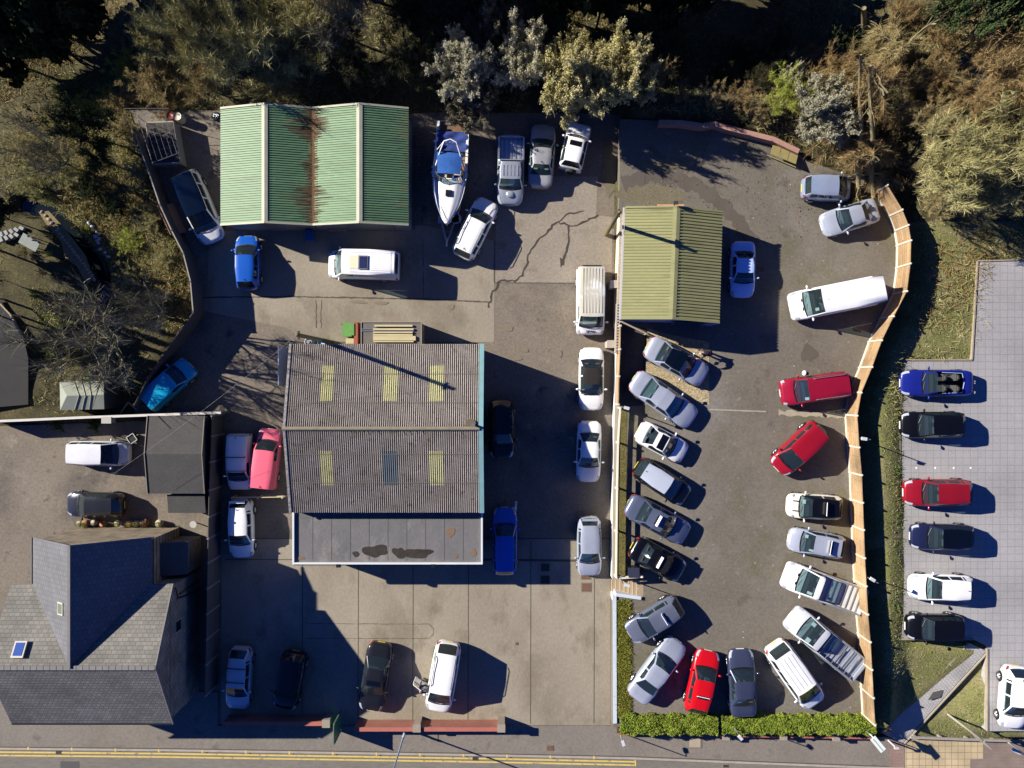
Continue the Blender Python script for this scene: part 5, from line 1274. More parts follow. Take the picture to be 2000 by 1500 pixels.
vehicle('dropside_truck', 'white truck with a long ribbed steel load bed, backed against the timber fence', 'truck', (1535, 1122), (1688, 1178), z, 'dropside', WHT, LS, zc=.9, W=1.92, Hh=1.85, feats=(('bed', 8, mat('bed_pale', (.62, .62, .58), (.52, .52, .50), rough=.6, scale=2), 'x', GALV), 'vents'), stickers=((.55, .75, .18, .34),))
vehicle('dropside_truck', 'silver truck with a railed load bed, between the ribbed bed truck and a white van', 'truck', (1547, 1204), (1680, 1312), z, 'dropside', (.58, .60, .63), LS, zc=.9, metal=.2, W=1.88, Hh=1.80, feats=(('bed', 5, mat('bed_blue_grey', (.24, .28, .36), (.30, .34, .42), rough=.5, scale=2), 'x', GALV), ('ladder_bars', 6)), stickers=((-.5, .35, .26, .28), (.55, .6, .3, .3)))
vehicle('panel_van', 'white van parked nose down beside the hedge end of the lot', 'van', (1596, 1379), (1512, 1259), z, 'mpv', WHT, LS, W=1.86, Hh=1.92, zc=.8, feats=('gridroof',), stickers=((-.5, .25, .2, .25),))
vehicle('saloon_car', 'slate blue saloon with pale rear glass, nose away from the hedge', 'car', (1446, 1268), (1451, 1399), z, 'saloon', (.05, .06, .11), LS, metal=.35, W=1.82, stickers=((-.3, .3, .2, .25), (.35, .3, .2, .22)), feats=('paleshelf',))
redh = vehicle('hatchback', 'bright red hatchback with a white board on its roof by the hedge', 'car', (1384, 1271), (1357, 1391), z, 'hatch', (.50, .004, .008), LS, W=1.76)
vehicle('saloon_car', 'silver saloon parked diagonally in the corner by the hedge and grass strip', 'car', (1325, 1252), (1240, 1364), z, 'saloon', SLD, LS, metal=.3, W=1.82, stickers=((-.35, .35, .16, .2),))
greyh = vehicle('hatchback', 'grey blue hatchback with a white board on its roof below the concrete steps', 'car', (1229, 1240), (1328, 1178), z, 'hatch', (.15, .17, .23), LS, metal=.4, W=1.78)
vehicle('saloon_car', 'silver saloon with a dark glass roof being wiped by a bending person', 'car', (1377, 737), (1264, 674), z, 'saloon', SLD, LS, metal=.3, W=1.78, roof=mat('dark_roof_glass', (.002, .003, .005), rough=.06, coat=1.0), feats=('vents',))
vehicle('saloon_car', 'silver saloon with pale green rear glass on the edge of the gravel bed', 'car', (1354, 821), (1236, 739), z, 'saloon', SLD, LS, metal=.3, W=1.80, feats=('paleshelf',), seat=(.25, .33, .33), stickers=((.35, .3, .25, .25),))
vehicle('coupe', 'small white car with a black roof panel beside the rail fence', 'car', (1338, 888), (1246, 839), z, 'coupe', WHT, LS, W=1.66, feats=(('sunroof', .455, .59, .62),), stickers=((.3, .4, .25, .22),))
vehicle('hatchback', 'black small car with a silver roof, between the white coupe and a grey blue saloon', 'car', (1341, 972), (1243, 908), z, 'super', (.003, .0035, .005), LS, roof=(.42, .46, .54), W=1.68, Hh=1.42, feats=('aerial',))
blus = vehicle('saloon_car', 'grey blue saloon with a white board on its roof beside the black saloon', 'car', (1342, 1046), (1225, 982), z, 'saloon', (.12, .145, .22), LS, metal=.4, W=1.78, stickers=((.25, .35, .25, .25),))
blks = vehicle('saloon_car', 'black saloon with a white board on its roof at the head of the steps', 'car', (1333, 1119), (1234, 1065), z, 'saloon', (.003, .003, .0035), LS, W=1.74, stickers=((-.1, .3, .3, .2),), seat=(.03, .03, .03))
SGN = 'white sloping board on the roof of the '
roof_sign(mini, SGN + 'cream car with a black roof', 'super', .62, .9); roof_sign(sil, SGN + 'small silver car', 'super', .66, .95, .22)
roof_sign(redh, SGN + 'bright red hatchback', 'hatch', .66, .8); roof_sign(greyh, SGN + 'grey blue hatchback below the steps', 'hatch', .64, .8)
roof_sign(blus, SGN + 'grey blue saloon', 'saloon', .52, .75); roof_sign(blks, SGN + 'black saloon', 'saloon', .50, .8)
# --- paved car park
z = PARK
vehicle('convertible', 'dark blue open topped convertible at the top of the paved car park', 'car', (1759, 748), (1898, 748), z, 'coupe', (.008, .014, .17), CP, W=1.78, Hh=1.32, feats=('open', 'hoops'), seat=(.045, .045, .042))
vehicle('hatchback', 'black hatchback between the open convertible and the red saloon', 'car', (1759, 830), (1882, 829), z, 'hatch', BLKC, CP, W=1.76)
vehicle('saloon_car', 'dark red car with a black rear window in the paved car park', 'car', (1765, 962), (1896, 961), z, 'hatch', (.26, .008, .018), CP, W=1.80, metal=.2)
vehicle('hatchback', 'navy blue hatchback with a black glass roof in the paved car park', 'car', (1778, 1047), (1899, 1049), z, 'hatch', (.014, .019, .06), CP, W=1.74, metal=.3, roof=mat('dark_roof_glass', (.012, .014, .02)))
vehicle('hatchback', 'white hatchback between the navy car and the black off roader', 'car', (1776, 1145), (1897, 1148), z, 'hatch', WHT, CP, W=1.76, feats=('aerial',))
vehicle('off_roader', 'small black off roader with a chrome nose at the bottom of the paved car park', 'car', (1769, 1223), (1877, 1224), z, 'suv', BLKC, CP, W=1.72, Hh=1.6)
vehicle('hatchback', 'white hatchback cut by the right edge of the photo near the signpost', 'car', (1974, 1422), (1983, 1300), z, 'hatch', WHT, CP, W=1.78, feats=('aerial',))
# ------------------------------------------------------------------ plants
def twig_mat(name, *c, **k): return mat(name, *c, rough=.95, scale=k.get('scale', .9), coords='pos', speck=k.get('speck', .3), speck_scale=6, vary=k.get('vary', .08), spec=.2)
BARK = mat('olive_bark', (.15, .135, .07), (.25, .225, .125), rough=1, scale=3, speck=.3)
BARKD = mat('dark_bark', (.035, .030, .018), (.06, .05, .03), rough=1, scale=3)
TW = dict(
 olive=twig_mat('olive_twigs', (.23, .215, .085), (.43, .39, .175)),
 dark=twig_mat('dark_twigs', (.030, .030, .014), (.06, .056, .026)),  # dark tone stands in for shade in the wood and gully
 brown=twig_mat('brown_twigs', (.18, .125, .052), (.31, .215, .095)),
 silver=twig_mat('silver_catkins', (.37, .35, .235), (.57, .545, .39)),
 yellow=twig_mat('yellow_catkins', (.34, .31, .135), (.52, .47, .24)),
 lime=twig_mat('lime_shoots', (.24, .28, .04), (.38, .41, .08)),
 straw=twig_mat('straw_twigs', (.24, .19, .082), (.37, .295, .14)),
 green=twig_mat('evergreen_leaves', (.030, .050, .016), (.075, .105, .035)),
 ivy=twig_mat('ivy_leaves', (.018, .028, .010), (.04, .055, .022)),
 pale=twig_mat('pale_shrub_leaves', (.28, .265, .175), (.43, .41, .29)),
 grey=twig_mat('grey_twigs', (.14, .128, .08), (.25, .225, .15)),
)
def ribbons(p, d, l, w, bend, rng):
    """many two-segment ribbons -> V, F"""
    n = len(p); side = np.cross(d, rng.normal(size=(n, 3)) + np.array([0, 0, .8])); side /= np.linalg.norm(side, axis=1)[:, None] + 1e-9
    m = p + d * (l * .5)[:, None] + bend * .5; e = p + d * l[:, None] + bend * 1.6
    s = side * (w / 2)[:, None]
    V = np.stack([p - s, p + s, m - s * .8, m + s * .8, e - s * .25, e + s * .25], 1).reshape(-1, 3)
    b = np.arange(n)[:, None] * 6
    F = np.concatenate([b + np.array([0, 1, 3, 2]), b + np.array([2, 3, 5, 4])])
    return V, F
def cards(p, size, rng, flat=.6):
    n = len(p); a = rng.normal(size=(n, 3)); a[:, 2] *= (1 - flat); a /= np.linalg.norm(a, axis=1)[:, None]
    c = rng.normal(size=(n, 3)); b = np.cross(a, c); b[:, 2] *= (1 - flat * .5); b /= np.linalg.norm(b, axis=1)[:, None]
    a = a * size[:, None] * .7; b = b * size[:, None] * .4
    V = np.stack([p - a, p - b * .9, p + a, p + b * .9], 1).reshape(-1, 3)
    return V, np.arange(n * 4).reshape(-1, 4)
_PROTO = {}
def gen(kind, seed):
    k = (kind, seed)
    if k in _PROTO: return _PROTO[k]
    rng = np.random.default_rng(seed * 17 + len(kind)); R0 = random.Random(seed * 31 + 7)
    prm = dict(bare=(16, 14, 44, .58, .030, 0.0, 0), catkin=(18, 17, 34, .46, .028, 0.0, 11), thin=(11, 8, 26, .8, .028, 0.0, 0), shrub=(18, 8, 64, .48, .032, 0.0, 0), larch=(11, 10, 90, .75, .026, -.45, 0),
               leafy=(12, 9, 14, .5, .03, 0.0, 10), ivy=(8, 8, 22, .8, .035, -.1, 7), dense=(14, 10, 14, .5, .05, 0.0, 10))[kind]
    nl, ns, nt, tl, twid, droop, nleaf = prm
    mb = MB(); starts, dirs = [], []
    shr = kind in ('shrub',)
    th = .05 if shr else .34
    tp = [Vector((0, 0, -.06)), Vector((R0.uniform(-.03, .03), R0.uniform(-.03, .03), th * .6)), Vector((R0.uniform(-.06, .06), R0.uniform(-.06, .06), th))]
    if not shr: mb.tube(tp, [.035, .03, .024], 7)
    for i in range(nl):
        a = 2 * PI * (i + R0.uniform(-.35, .35)) / nl * 1.0 + (i % 2) * .4
        s = tp[1].lerp(tp[2], R0.random()) if not shr else Vector((R0.uniform(-.05, .05), R0.uniform(-.05, .05), 0))
        if kind == 'larch': s = Vector((0, 0, .1 + .85 * i / nl))
        rad = R0.uniform(.5, 1.0) if i % 3 else R0.uniform(.15, .5); zt = R0.uniform(.62, 1.0) * (1.0 if rad < .6 else .85)
        if kind == 'larch': rad = .95 * (1 - .6 * i / nl) + .1; zt = s.z + .02
        e = Vector((math.cos(a) * rad, math.sin(a) * rad, zt)); pts = []
        for q in range(6):
            t = q / 5; p = s.lerp(e, t); p.z = s.z + (e.z - s.z) * (t ** (.75 if not shr else .8)); p += Vector((R0.uniform(-.05, .05), R0.uniform(-.05, .05), R0.uniform(-.03, .03))) * (1 if q else 0); pts.append(p)
        r0 = .017 if not shr else .006
        mb.tube(pts, [r0 * (1 - .8 * q / 5) for q in range(6)], 5, cap=False)
        for j in range(ns):
            t = R0.uniform(.25, 1.0); q = min(4, int(t * 5)); p = pts[q].lerp(pts[q + 1], t * 5 - q)
            d = (e - s).normalized() * .55 + Vector((R0.gauss(0, .6), R0.gauss(0, .6), R0.uniform(-.1, .75) + droop)); d.normalize()
            L = R0.uniform(.16, .40); c = [p + d * (L * u) + Vector((R0.uniform(-.03, .03), R0.uniform(-.03, .03), R0.uniform(-.02, .02) + droop * .2 * u)) * (1 if u else 0) for u in (0, .35, .7, 1)]
            mb.tube(c, [.0065, .005, .0035, .0015], 3, cap=False)
            tt = rng.random(nt); idx = np.minimum((tt * 3).astype(int), 2); ca = np.array([list(x) for x in c]); fr = (tt * 3 - idx)[:, None]
            starts.append(ca[idx] * (1 - fr) + ca[idx + 1] * fr)
            dd = np.array(list(d)) * .7 + rng.normal(size=(nt, 3)) * .62 + np.array([0, 0, .12 + droop * 1.2]); dirs.append(dd / np.linalg.norm(dd, axis=1)[:, None])
    p = np.concatenate(starts); d = np.concatenate(dirs); n = len(p)
    keep = p[:, 2] > .02; p, d = p[keep], d[keep]; n = len(p)
    l = rng.uniform(.06, .17, n) * tl / .6; w = rng.uniform(.6, 1.3, n) * twid * .22
    bend = rng.normal(size=(n, 3)) * .018 + np.array([0, 0, droop * .05])
    V, F = ribbons(p, d, l, w, bend, rng)
    mi = np.zeros(len(F), int)
    if nleaf:
        u = rng.random((n, nleaf)); lp = (p[:, None, :] + d[:, None, :] * (u * l[:, None])[..., None] + rng.normal(size=(n, nleaf, 3)) * .012).reshape(-1, 3)
        sz = rng.uniform(.6, 1.4, len(lp)) * (.021 if kind == 'catkin' else .085 if kind == 'dense' else .030)
        V2, F2 = cards(lp, sz, rng, .35); F = np.concatenate([F, F2 + len(V)]); V = np.concatenate([V, V2])
    o = mb.build('trunk', BARK, smooth=True); c = fastmesh('crown', V, F, TW['olive'])
    _PROTO[k] = (o.data, c.data); r = _PROTO[k]
    bpy.data.objects.remove(o); bpy.data.objects.remove(c)
    return r
_prng = random.Random(77)
def plant(name, label, cat, px, py, rpx, h, kind, tw, seed=0, group=None, bark=BARK, base=None, squash=1.0, zadd=0.0):
    """crown centre at photo pixel, radius in pixels"""
    q = P(px, py, h * .62) if base is None else P(base[0], base[1], 0)
    z = float(terr(q.x, q.y)) + zadd
    tm, cm = gen(kind, seed % 3)
    r = rpx / S / 1.12
    o = thing(name, label, cat, (q.x, q.y, z), _prng.uniform(0, 6.28), group)
    o.scale = (r, r * squash, h)
    for nm, me, m in (('trunk' if kind != 'shrub' else 'stem', tm, bark), ('crown', cm, TW[tw])):
        c = link(nm, me, o); c.material_slots[0].link = 'OBJECT'; c.material_slots[0].material = m
    return o
BT = 'bare trees of the wood behind the yard'
T = plant
# behind the green shed
T('bare_tree', 'large pale olive bare tree behind the left half of the green shed', 'tree', 470, 78, 112, 6.5, 'bare', 'olive', 0, BT)
T('bare_tree', 'olive bare tree behind the ridge of the green shed', 'tree', 590, 60, 100, 5, 'bare', 'olive', 1, BT)
T('bare_tree', 'small olive bare tree hugging the back edge of the green shed', 'tree', 540, 160, 66, 2.6, 'bare', 'olive', 2, BT)
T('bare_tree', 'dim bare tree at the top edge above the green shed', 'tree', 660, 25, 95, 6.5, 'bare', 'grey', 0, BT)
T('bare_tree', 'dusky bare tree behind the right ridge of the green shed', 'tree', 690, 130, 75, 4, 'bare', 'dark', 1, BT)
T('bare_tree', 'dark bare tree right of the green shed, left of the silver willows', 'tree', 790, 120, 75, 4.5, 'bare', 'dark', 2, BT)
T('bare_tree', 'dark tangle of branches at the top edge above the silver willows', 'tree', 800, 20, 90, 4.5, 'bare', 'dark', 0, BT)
T('bare_tree', 'thin olive bare tree nearest the wire cage', 'tree', 370, 60, 85, 7, 'bare', 'olive', 2, BT)
T('bare_tree', 'low bare tree over brambles left of the green shed', 'tree', 400, 160, 60, 3, 'bare', 'straw', 1, BT)
# willows
WG = 'catkin covered willows behind the parked cars'
T('willow_tree', 'silver grey willow directly above the boat', 'tree', 910, 140, 74, 5.0, 'catkin', 'silver', 0, WG)
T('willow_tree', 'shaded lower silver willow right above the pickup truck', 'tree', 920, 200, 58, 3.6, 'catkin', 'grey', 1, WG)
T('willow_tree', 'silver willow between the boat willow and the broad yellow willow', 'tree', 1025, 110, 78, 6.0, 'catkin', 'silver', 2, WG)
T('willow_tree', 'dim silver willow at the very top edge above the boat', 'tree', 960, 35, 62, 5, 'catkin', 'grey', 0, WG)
T('willow_tree', 'broad yellow green willow hanging over the white off roader', 'tree', 1120, 165, 88, 6.2, 'catkin', 'yellow', 0, WG)
T('willow_tree', 'yellow green willow top reaching highest behind the broad willow', 'tree', 1135, 105, 60, 6.6, 'catkin', 'yellow', 1, WG)
T('willow_tree', 'yellow green willow at the corner where the two yards meet', 'tree', 1210, 155, 84, 6.0, 'catkin', 'yellow', 2, WG)
T('willow_tree', 'brownish willow casting its shadow on the sales lot', 'tree', 1262, 150, 58, 4.5, 'bare', 'brown', 0, WG)
T('round_shrub', 'isolated dim green feathery shrub in the dark at the top middle', 'shrub', 1098, 33, 26, 3.5, 'shrub', 'green', 0)
# shrubs along the pink wall
SG = 'rough shrubs above the pink wall'
for x, y, r, h, tw, lb in ((1328, 190, 30, 2.2, 'brown', 'round rusty brown shrub at the left end of the pink wall'), (1385, 195, 36, 2.2, 'straw', 'straw coloured shrub above the middle of the pink wall'), (1440, 205, 40, 2.4, 'brown', 'brown shrub left of the lime green bush'),
                        (1475, 240, 30, 1.6, 'straw', 'low straw coloured shrub touching the right end of the pink wall'), (1270, 85, 30, 2.0, 'brown', 'small brown shrub catching light in the dark gully'), (1345, 20, 40, 2.0, 'brown', 'brown scrub at the top edge of the dark gully')):
    T('brown_shrub', lb, 'shrub', x, y, r, h, 'shrub', tw, int(r) % 3, SG)
T('lime_bush', 'lime green bush beside the pale leaved shrub', 'shrub', 1522, 198, 58, 3.6, 'shrub', 'lime', 0)
T('pale_shrub', 'pale silver leaved shrub overhanging the lot edge by the pallet', 'shrub', 1592, 240, 72, 3.8, 'catkin', 'pale', 1)
T('pale_shrub', 'small pale twiggy shrub tip above the lime green bush', 'shrub', 1555, 140, 26, 3, 'catkin', 'silver', 2)
# right hand wood
RG = 'trees of the wood at the top right'
T('bare_tree', 'brown drooping tree overhanging the silver coupe and hatchback', 'tree', 1690, 330, 88, 4.5, 'larch', 'brown', 0, RG)
T('bare_tree', 'brown drooping tree above the two silver cars, further back', 'tree', 1690, 215, 95, 6.5, 'larch', 'brown', 1, RG)
T('bare_tree', 'straw coloured tree with arching branches near the leaning trunks', 'tree', 1760, 95, 80, 8, 'larch', 'straw', 2, RG)
T('bare_tree', 'brown brush tree left of the leaning trunks', 'tree', 1640, 150, 70, 4, 'bare', 'brown', 0, RG)
T('bare_tree', 'big olive bare tree just outside the bend of the timber fence', 'tree', 1820, 345, 100, 7, 'bare', 'olive', 0, RG)
T('bare_tree', 'big olive bare tree at the right edge above the paved car park', 'tree', 1940, 320, 110, 7.5, 'bare', 'olive', 1, RG)
T('bare_tree', 'brown bare tree between the evergreen and the olive trees', 'tree', 1900, 190, 85, 6.5, 'bare', 'brown', 2, RG)
T('bare_tree', 'dull brown tree beneath the evergreen at the right edge', 'tree', 1985, 170, 60, 6, 'bare', 'brown', 0, RG)
T('bare_tree', 'low olive scrub tree behind the fence bend, nearest the fence', 'tree', 1785, 270, 60, 4, 'bare', 'straw', 2, RG)
T('pale_shrub', 'pale leaved shrub at the right edge below the olive trees', 'shrub', 1985, 365, 40, 5, 'catkin', 'yellow', 0)
T('evergreen_tree', 'green evergreen tree in the top right corner', 'tree', 1935, 55, 85, 10, 'leafy', 'green', 0, RG)
T('evergreen_tree', 'smaller green evergreen left of the top right corner', 'tree', 1845, 20, 60, 9, 'leafy', 'green', 1, RG)
T('evergreen_tree', 'dark evergreen bush low in the top right wood by the pale log', 'tree', 1700, 60, 55, 4, 'leafy', 'ivy', 2, RG)
for i, (x, y, r, tw) in enumerate(((1480, 60, 55, 'dark'), (1560, 40, 60, 'dark'), (1420, 120, 50, 'dark'), (1250, 30, 60, 'dark'), (1180, 40, 45, 'dark'), (1500, 140, 40, 'dark'), (1590, 90, 50, 'grey'), (1330, 110, 45, 'dark'))):  # dark twigs put the gully's shade into the scrub colour
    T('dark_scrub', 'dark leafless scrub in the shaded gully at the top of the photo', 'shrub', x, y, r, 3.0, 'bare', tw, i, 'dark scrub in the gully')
for i, (x, y, r, h, tw, k) in enumerate(((1790, 190, 55, 3, 'brown', 'shrub'), (1850, 250, 60, 3, 'brown', 'bare'), (1760, 180, 45, 3, 'straw', 'shrub'), (1820, 110, 55, 3, 'brown', 'shrub'), (1880, 130, 50, 3.5, 'brown', 'bare'), (1950, 230, 60, 4, 'straw', 'bare'), (1740, 250, 45, 2.5, 'brown', 'shrub'), (1630, 60, 50, 2.5, 'brown', 'shrub'), (1760, 30, 50, 3, 'brown', 'bare'), (1880, 395, 70, 4, 'olive', 'bare'), (1800, 410, 40, 2.5, 'straw', 'shrub'), (1990, 260, 50, 4, 'olive', 'bare'), (1640, 210, 50, 2.5, 'brown', 'shrub'), (1600, 160, 40, 2, 'straw', 'shrub'))):
    T('scrub_bush', 'brown or straw coloured leafless bush filling the wood at the upper right', 'bush', x, y, r, h, k, tw, i, 'leafless bushes of the upper right wood')
# left bank
LG = 'trees on the bank left of the yard'
T('ivy_tree', 'dark ivy clad tree on the bank left of the wire cage', 'tree', 145, 240, 72, 5.5, 'ivy', 'ivy', 0, LG)
T('ivy_tree', 'low dark ivy clump casting streaky shade by the bank fence', 'tree', 190, 305, 50, 3.5, 'ivy', 'ivy', 1, LG)
T('bare_tree', 'grey bare tree with spreading twigs near the dark ivy tree', 'tree', 90, 300, 80, 6, 'thin', 'grey', 2, LG)
T('bare_tree', 'large grey bare tree fanning out above the small garden shed', 'tree', 195, 640, 150, 9, 'thin', 'grey', 0, LG, base=(262, 668))
T('bare_tree', 'smaller bare tree left of the big grey tree above the garden shed', 'tree', 150, 690, 75, 5.5, 'thin', 'dark', 1, LG)
T('bare_tree', 'bare tree behind the slanting fence by the turquoise van', 'tree', 285, 610, 75, 7.5, 'thin', 'grey', 2, LG)
for i, (x, y, r, h, tw, k) in enumerate(((60, 215, 48, 1.3, 'olive', 'bare'), (120, 330, 50, 1.6, 'olive', 'shrub'), (240, 250, 45, 1.5, 'straw', 'shrub'), (60, 360, 40, 1.2, 'olive', 'shrub'), (270, 340, 40, 1.2, 'olive', 'bare'), (290, 430, 40, 1.0, 'olive', 'shrub'), (250, 470, 38, .9, 'lime', 'shrub'), (320, 500, 34, .8, 'olive', 'shrub'), (310, 580, 34, .8, 'straw', 'shrub'), (180, 370, 42, 1.3, 'ivy', 'leafy'), (250, 540, 34, .9, 'olive', 'shrub'), (160, 170, 50, 1.3, 'lime', 'shrub'), (320, 215, 36, 1.2, 'brown', 'shrub'), (30, 270, 40, 1.2, 'olive', 'shrub'))):
    T('bank_bush', 'olive or straw coloured low bush on the bank left of the yard', 'bush', x, y, r, h, k, tw, i, 'low bushes on the bank left of the yard')
T('green_shrub', 'dark green shrub on the lit bank right of the stream', 'shrub', 225, 405, 34, 1.6, 'leafy', 'ivy', 0)
T('green_shrub', 'bright green shrub below the bare tree near the garden drive', 'shrub', 80, 680, 30, 1.2, 'leafy', 'lime', 1)
T('brown_shrub', 'round straw coloured shrub on the bank beside the wire cage', 'shrub', 215, 190, 45, 2.0, 'shrub', 'straw', 0)
T('brown_shrub', 'straw coloured scrub between the wire cage and the big olive tree', 'shrub', 290, 160, 60, 2.0, 'shrub', 'straw', 1)
T('brown_shrub', 'brown scrub left of the olive trees at the upper left', 'shrub', 300, 80, 60, 3.0, 'shrub', 'olive', 2)
T('grassy_bush', 'yellow green grassy bush lit in the dark upper left valley', 'shrub', 215, 105, 50, 1.2, 'shrub', 'lime', 1)
T('grassy_bush', 'yellow green grassy bush at the left edge of the dark valley', 'shrub', 95, 195, 55, 1.2, 'shrub', 'lime', 2)
for x, y, r, tw, lb in ((142, 594, 13, 'lime', 'clipped yellow green ball shrub in the dark garden'), (84, 533, 14, 'brown', 'clipped brown ball shrub in the dark garden'), (45, 492, 17, 'olive', 'olive ball shrub by the garden table'), (120, 509, 10, 'green', 'small green shrub at the bend of the garden path'),
                    (8, 404, 9, 'lime', 'small bright green plant at the left edge of the garden'), (168, 450, 14, 'lime', 'green plant on the stream bank'), (98, 498, 8, 'lime', 'small lime plant beside the garden table')):
    T('garden_shrub', lb, 'shrub', x, y, r, .8, 'shrub', tw, int(x) % 3)
for x, lb in ((107, 'left dark evergreen bush hanging over the garden wall'), (180, 'right dark evergreen bush hanging over the garden wall')):
    T('wall_bush', lb, 'shrub', x, 830, 19, 1.5, 'leafy', 'green', 0)
# tall neighbours just outside the picture that shade the wood
OUT = 'tall trees outside the picture'
for i, (x, y, h, r) in enumerate(((560, -215, 10, 90), (640, -105, 9, 110), (760, -115, 8, 100), (880, -115, 7.5, 95), (990, -110, 7, 90), (1100, -105, 8, 95), (1200, -95, 10, 95), (1290, -100, 9.5, 90), (1370, -95, 8, 80), (950, -190, 11, 110), (1090, -195, 11, 110), (1230, -200, 11, 110), (1370, -195, 10, 100), (1500, -185, 8.5, 90), (700, -30, 5, 60), (840, -35, 5, 65), (960, -30, 5.5, 60), (-120, -90, 9, 120), (-90, 40, 6, 100), (60, -100, 10, 110), (-60, -20, 6.5, 80), (20, 20, 7, 75), (-75, 470, 6.5, 70), (-30, 540, 4, 40), (-85, 600, 6, 60), (180, -90, 9, 90), (200, -130, 6, 60), (100, -20, 6, 70), (-10, 420, 4, 40))):
    T('evergreen_tree', 'tall dark evergreen standing outside the picture', 'tree', x, y, r, h, 'dense', 'ivy', i, OUT, bark=BARKD)
# two leaning trunks and a pale log
def trunk(name, lbl, a, b, r0, r1, m, n=7):
    a, b = Vector(a), Vector(b); o = thing(name, lbl, 'tree trunk', tuple(a)); rr = random.Random(int(a.x * 10)); mb = MB(); pts = []
    for i in range(n): t = i / (n - 1); p = (b - a) * t; p += Vector((rr.uniform(-.1, .1), rr.uniform(-.1, .1), rr.uniform(-.1, .1))) * (0 if i in (0,) else 1); pts.append(p)
    mb.tube(pts, [r0 + (r1 - r0) * i / (n - 1) for i in range(n)], 8); mb.build('trunk', m, o, True); rng = np.random.default_rng(int(abs(a.x) * 7))
    mb = MB()
    for k in range(9):
        t = rr.uniform(.25, .98); p = (b - a) * t; d = Vector((rr.uniform(-1, 1), rr.uniform(-1, 1), rr.uniform(-.2, .5))).normalized() * rr.uniform(.6, 1.8); mb.tube([p, p + d * .5 + Vector((0, 0, .05)), p + d + Vector((0, 0, -.15))], [.04, .025, .01], 5)
    each(mb, 'branch', m, o)
    return o
TRK = mat('mossy_trunk', (.15, .12, .06), (.24, .20, .10), rough=1, scale=4, speck=.25)
trunk('leaning_trunk', 'left of two slender leaning trunks above the silver cars', P(1677, 388, 1.3), P(1683, 105, 7.5), .16, .09, TRK)
trunk('leaning_trunk', 'right of two slender leaning trunks above the silver cars', P(1706, 385, 1.3), P(1697, 125, 7.5), .17, .10, TRK)
trunk('fallen_log', 'pale fallen log under the green evergreen', P(1810, 143, 1.6), P(1908, 55, 4.5), .13, .08, mat('pale_bark', (.27, .23, .16), (.36, .31, .22), rough=1, scale=4))
trunk('fallen_log', 'long olive trunk lying across the big olive tree', P(1845, 248, 2.5), P(1990, 165, 6), .18, .07, TRK)
trunk('tree_stump', 'tall cut stump at the top edge above the leaning trunks', P(1690, 60, .5), P(1688, 18, 2.6), .2, .17, TRK, 4)

# undergrowth: nobody could count it
def scatter(n, x0, x1, y0, y1, rng, inc=None, exc=(YARD, LEFTLOT, SALES, CARPARK), wob=None):
    px = rng.uniform(x0, x1, n); py = rng.uniform(y0, y1, n); k = np.ones(n, bool)
    if inc is not None: k &= inside(px, py, inc)
    for e in exc: k &= ~inside(px, py, e)
    k &= ~((py > 1415) & (px < 1730)) & (py < 1442)
    k &= ~((px > -20) & (px < 430) & (py > 800))
    k &= segdist(px, py, [(1925, 1245), (1735, 1450)]) > 36
    if wob: k &= (np.sin(px * wob[0] + 2 * np.sin(py * wob[1])) + np.sin(py * wob[0] * 1.3 + px * wob[1]) + rng.normal(size=n) * .5) > wob[2]
    px, py = px[k], py[k]
    X = (px - 1000) / S; Y = (750 - py) / S
    return np.stack([X, Y, terr(X, Y)], -1)
def tufts(name, lbl, pts, hmin, hmax, wid, m, rng, per=4, lean=.8):
    n = len(pts) * per; p = np.repeat(pts, per, 0) + rng.normal(size=(n, 3)) * np.array([.09, .09, 0.0]); p[:, 2] -= .03
    d = rng.normal(size=(n, 3)) * lean; d[:, 2] = np.abs(d[:, 2]) * .3 + .55; d /= np.linalg.norm(d, axis=1)[:, None]
    l = rng.uniform(hmin, hmax, n); w = rng.uniform(.6, 1.4, n) * wid; bend = rng.normal(size=(n, 3)) * (l * .18)[:, None]; bend[:, 2] = -np.abs(bend[:, 2])
    V, F = ribbons(p, d, l, w, bend, rng); o = fastmesh(name, V, F, m); return tag(o, lbl, None, None, 'stuff')
rg = np.random.default_rng(12)
EXG = (YARD, LEFTLOT, SALES, CARPARK, [(-60, 560), (60, 560), (75, 660), (60, 810), (-60, 810)], [(0, 410), (90, 405), (185, 490), (190, 560), (120, 570), (0, 560)])
tufts('bracken', 'dead brown bracken and bramble stems over the wooded banks', scatter(30000, -150, 2150, -120, 640, rg, exc=EXG, wob=(.021, .013, -.1)), .25, .75, .035, TW['brown'], rg, 4, .9)
tufts('rough_grass', 'rough straw and olive grass over the wooded banks', scatter(30000, -150, 2150, -120, 810, rg, exc=EXG, wob=(.017, .024, -.4)), .2, .55, .03, TW['olive'], rg, 4)
tufts('dead_grass', 'pale dead grass on the bank left of the yard', scatter(7000, 170, 400, 130, 640, rg), .12, .40, .03, TW['straw'], rg, 4)
tufts('bank_grass', 'mossy green grass on the sunny bank left of the yard', scatter(18000, 40, 400, 100, 640, rg, exc=EXG), .08, .28, .028, twig_mat('bank_grass_blades', (.14, .175, .03), (.24, .26, .07)), rg, 4)
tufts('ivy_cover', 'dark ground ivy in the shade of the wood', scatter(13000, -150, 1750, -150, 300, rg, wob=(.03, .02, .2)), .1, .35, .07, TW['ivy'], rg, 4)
VG = [(1670, 440), (1905, 440), (1925, 520), (1905, 520), (1895, 700), (1755, 700), (1752, 1250), (1930, 1262), (1930, 1442), (1715, 1442), (1690, 1100), (1672, 830), (1700, 730), (1780, 560)]
tufts('verge_grass', 'thin rough grass on the verge between fence and car park', scatter(16000, 1660, 1935, 430, 1445, rg, inc=VG), .05, .16, .022, twig_mat('verge_grass_blades', (.16, .19, .04), (.29, .275, .10)), rg, 4)
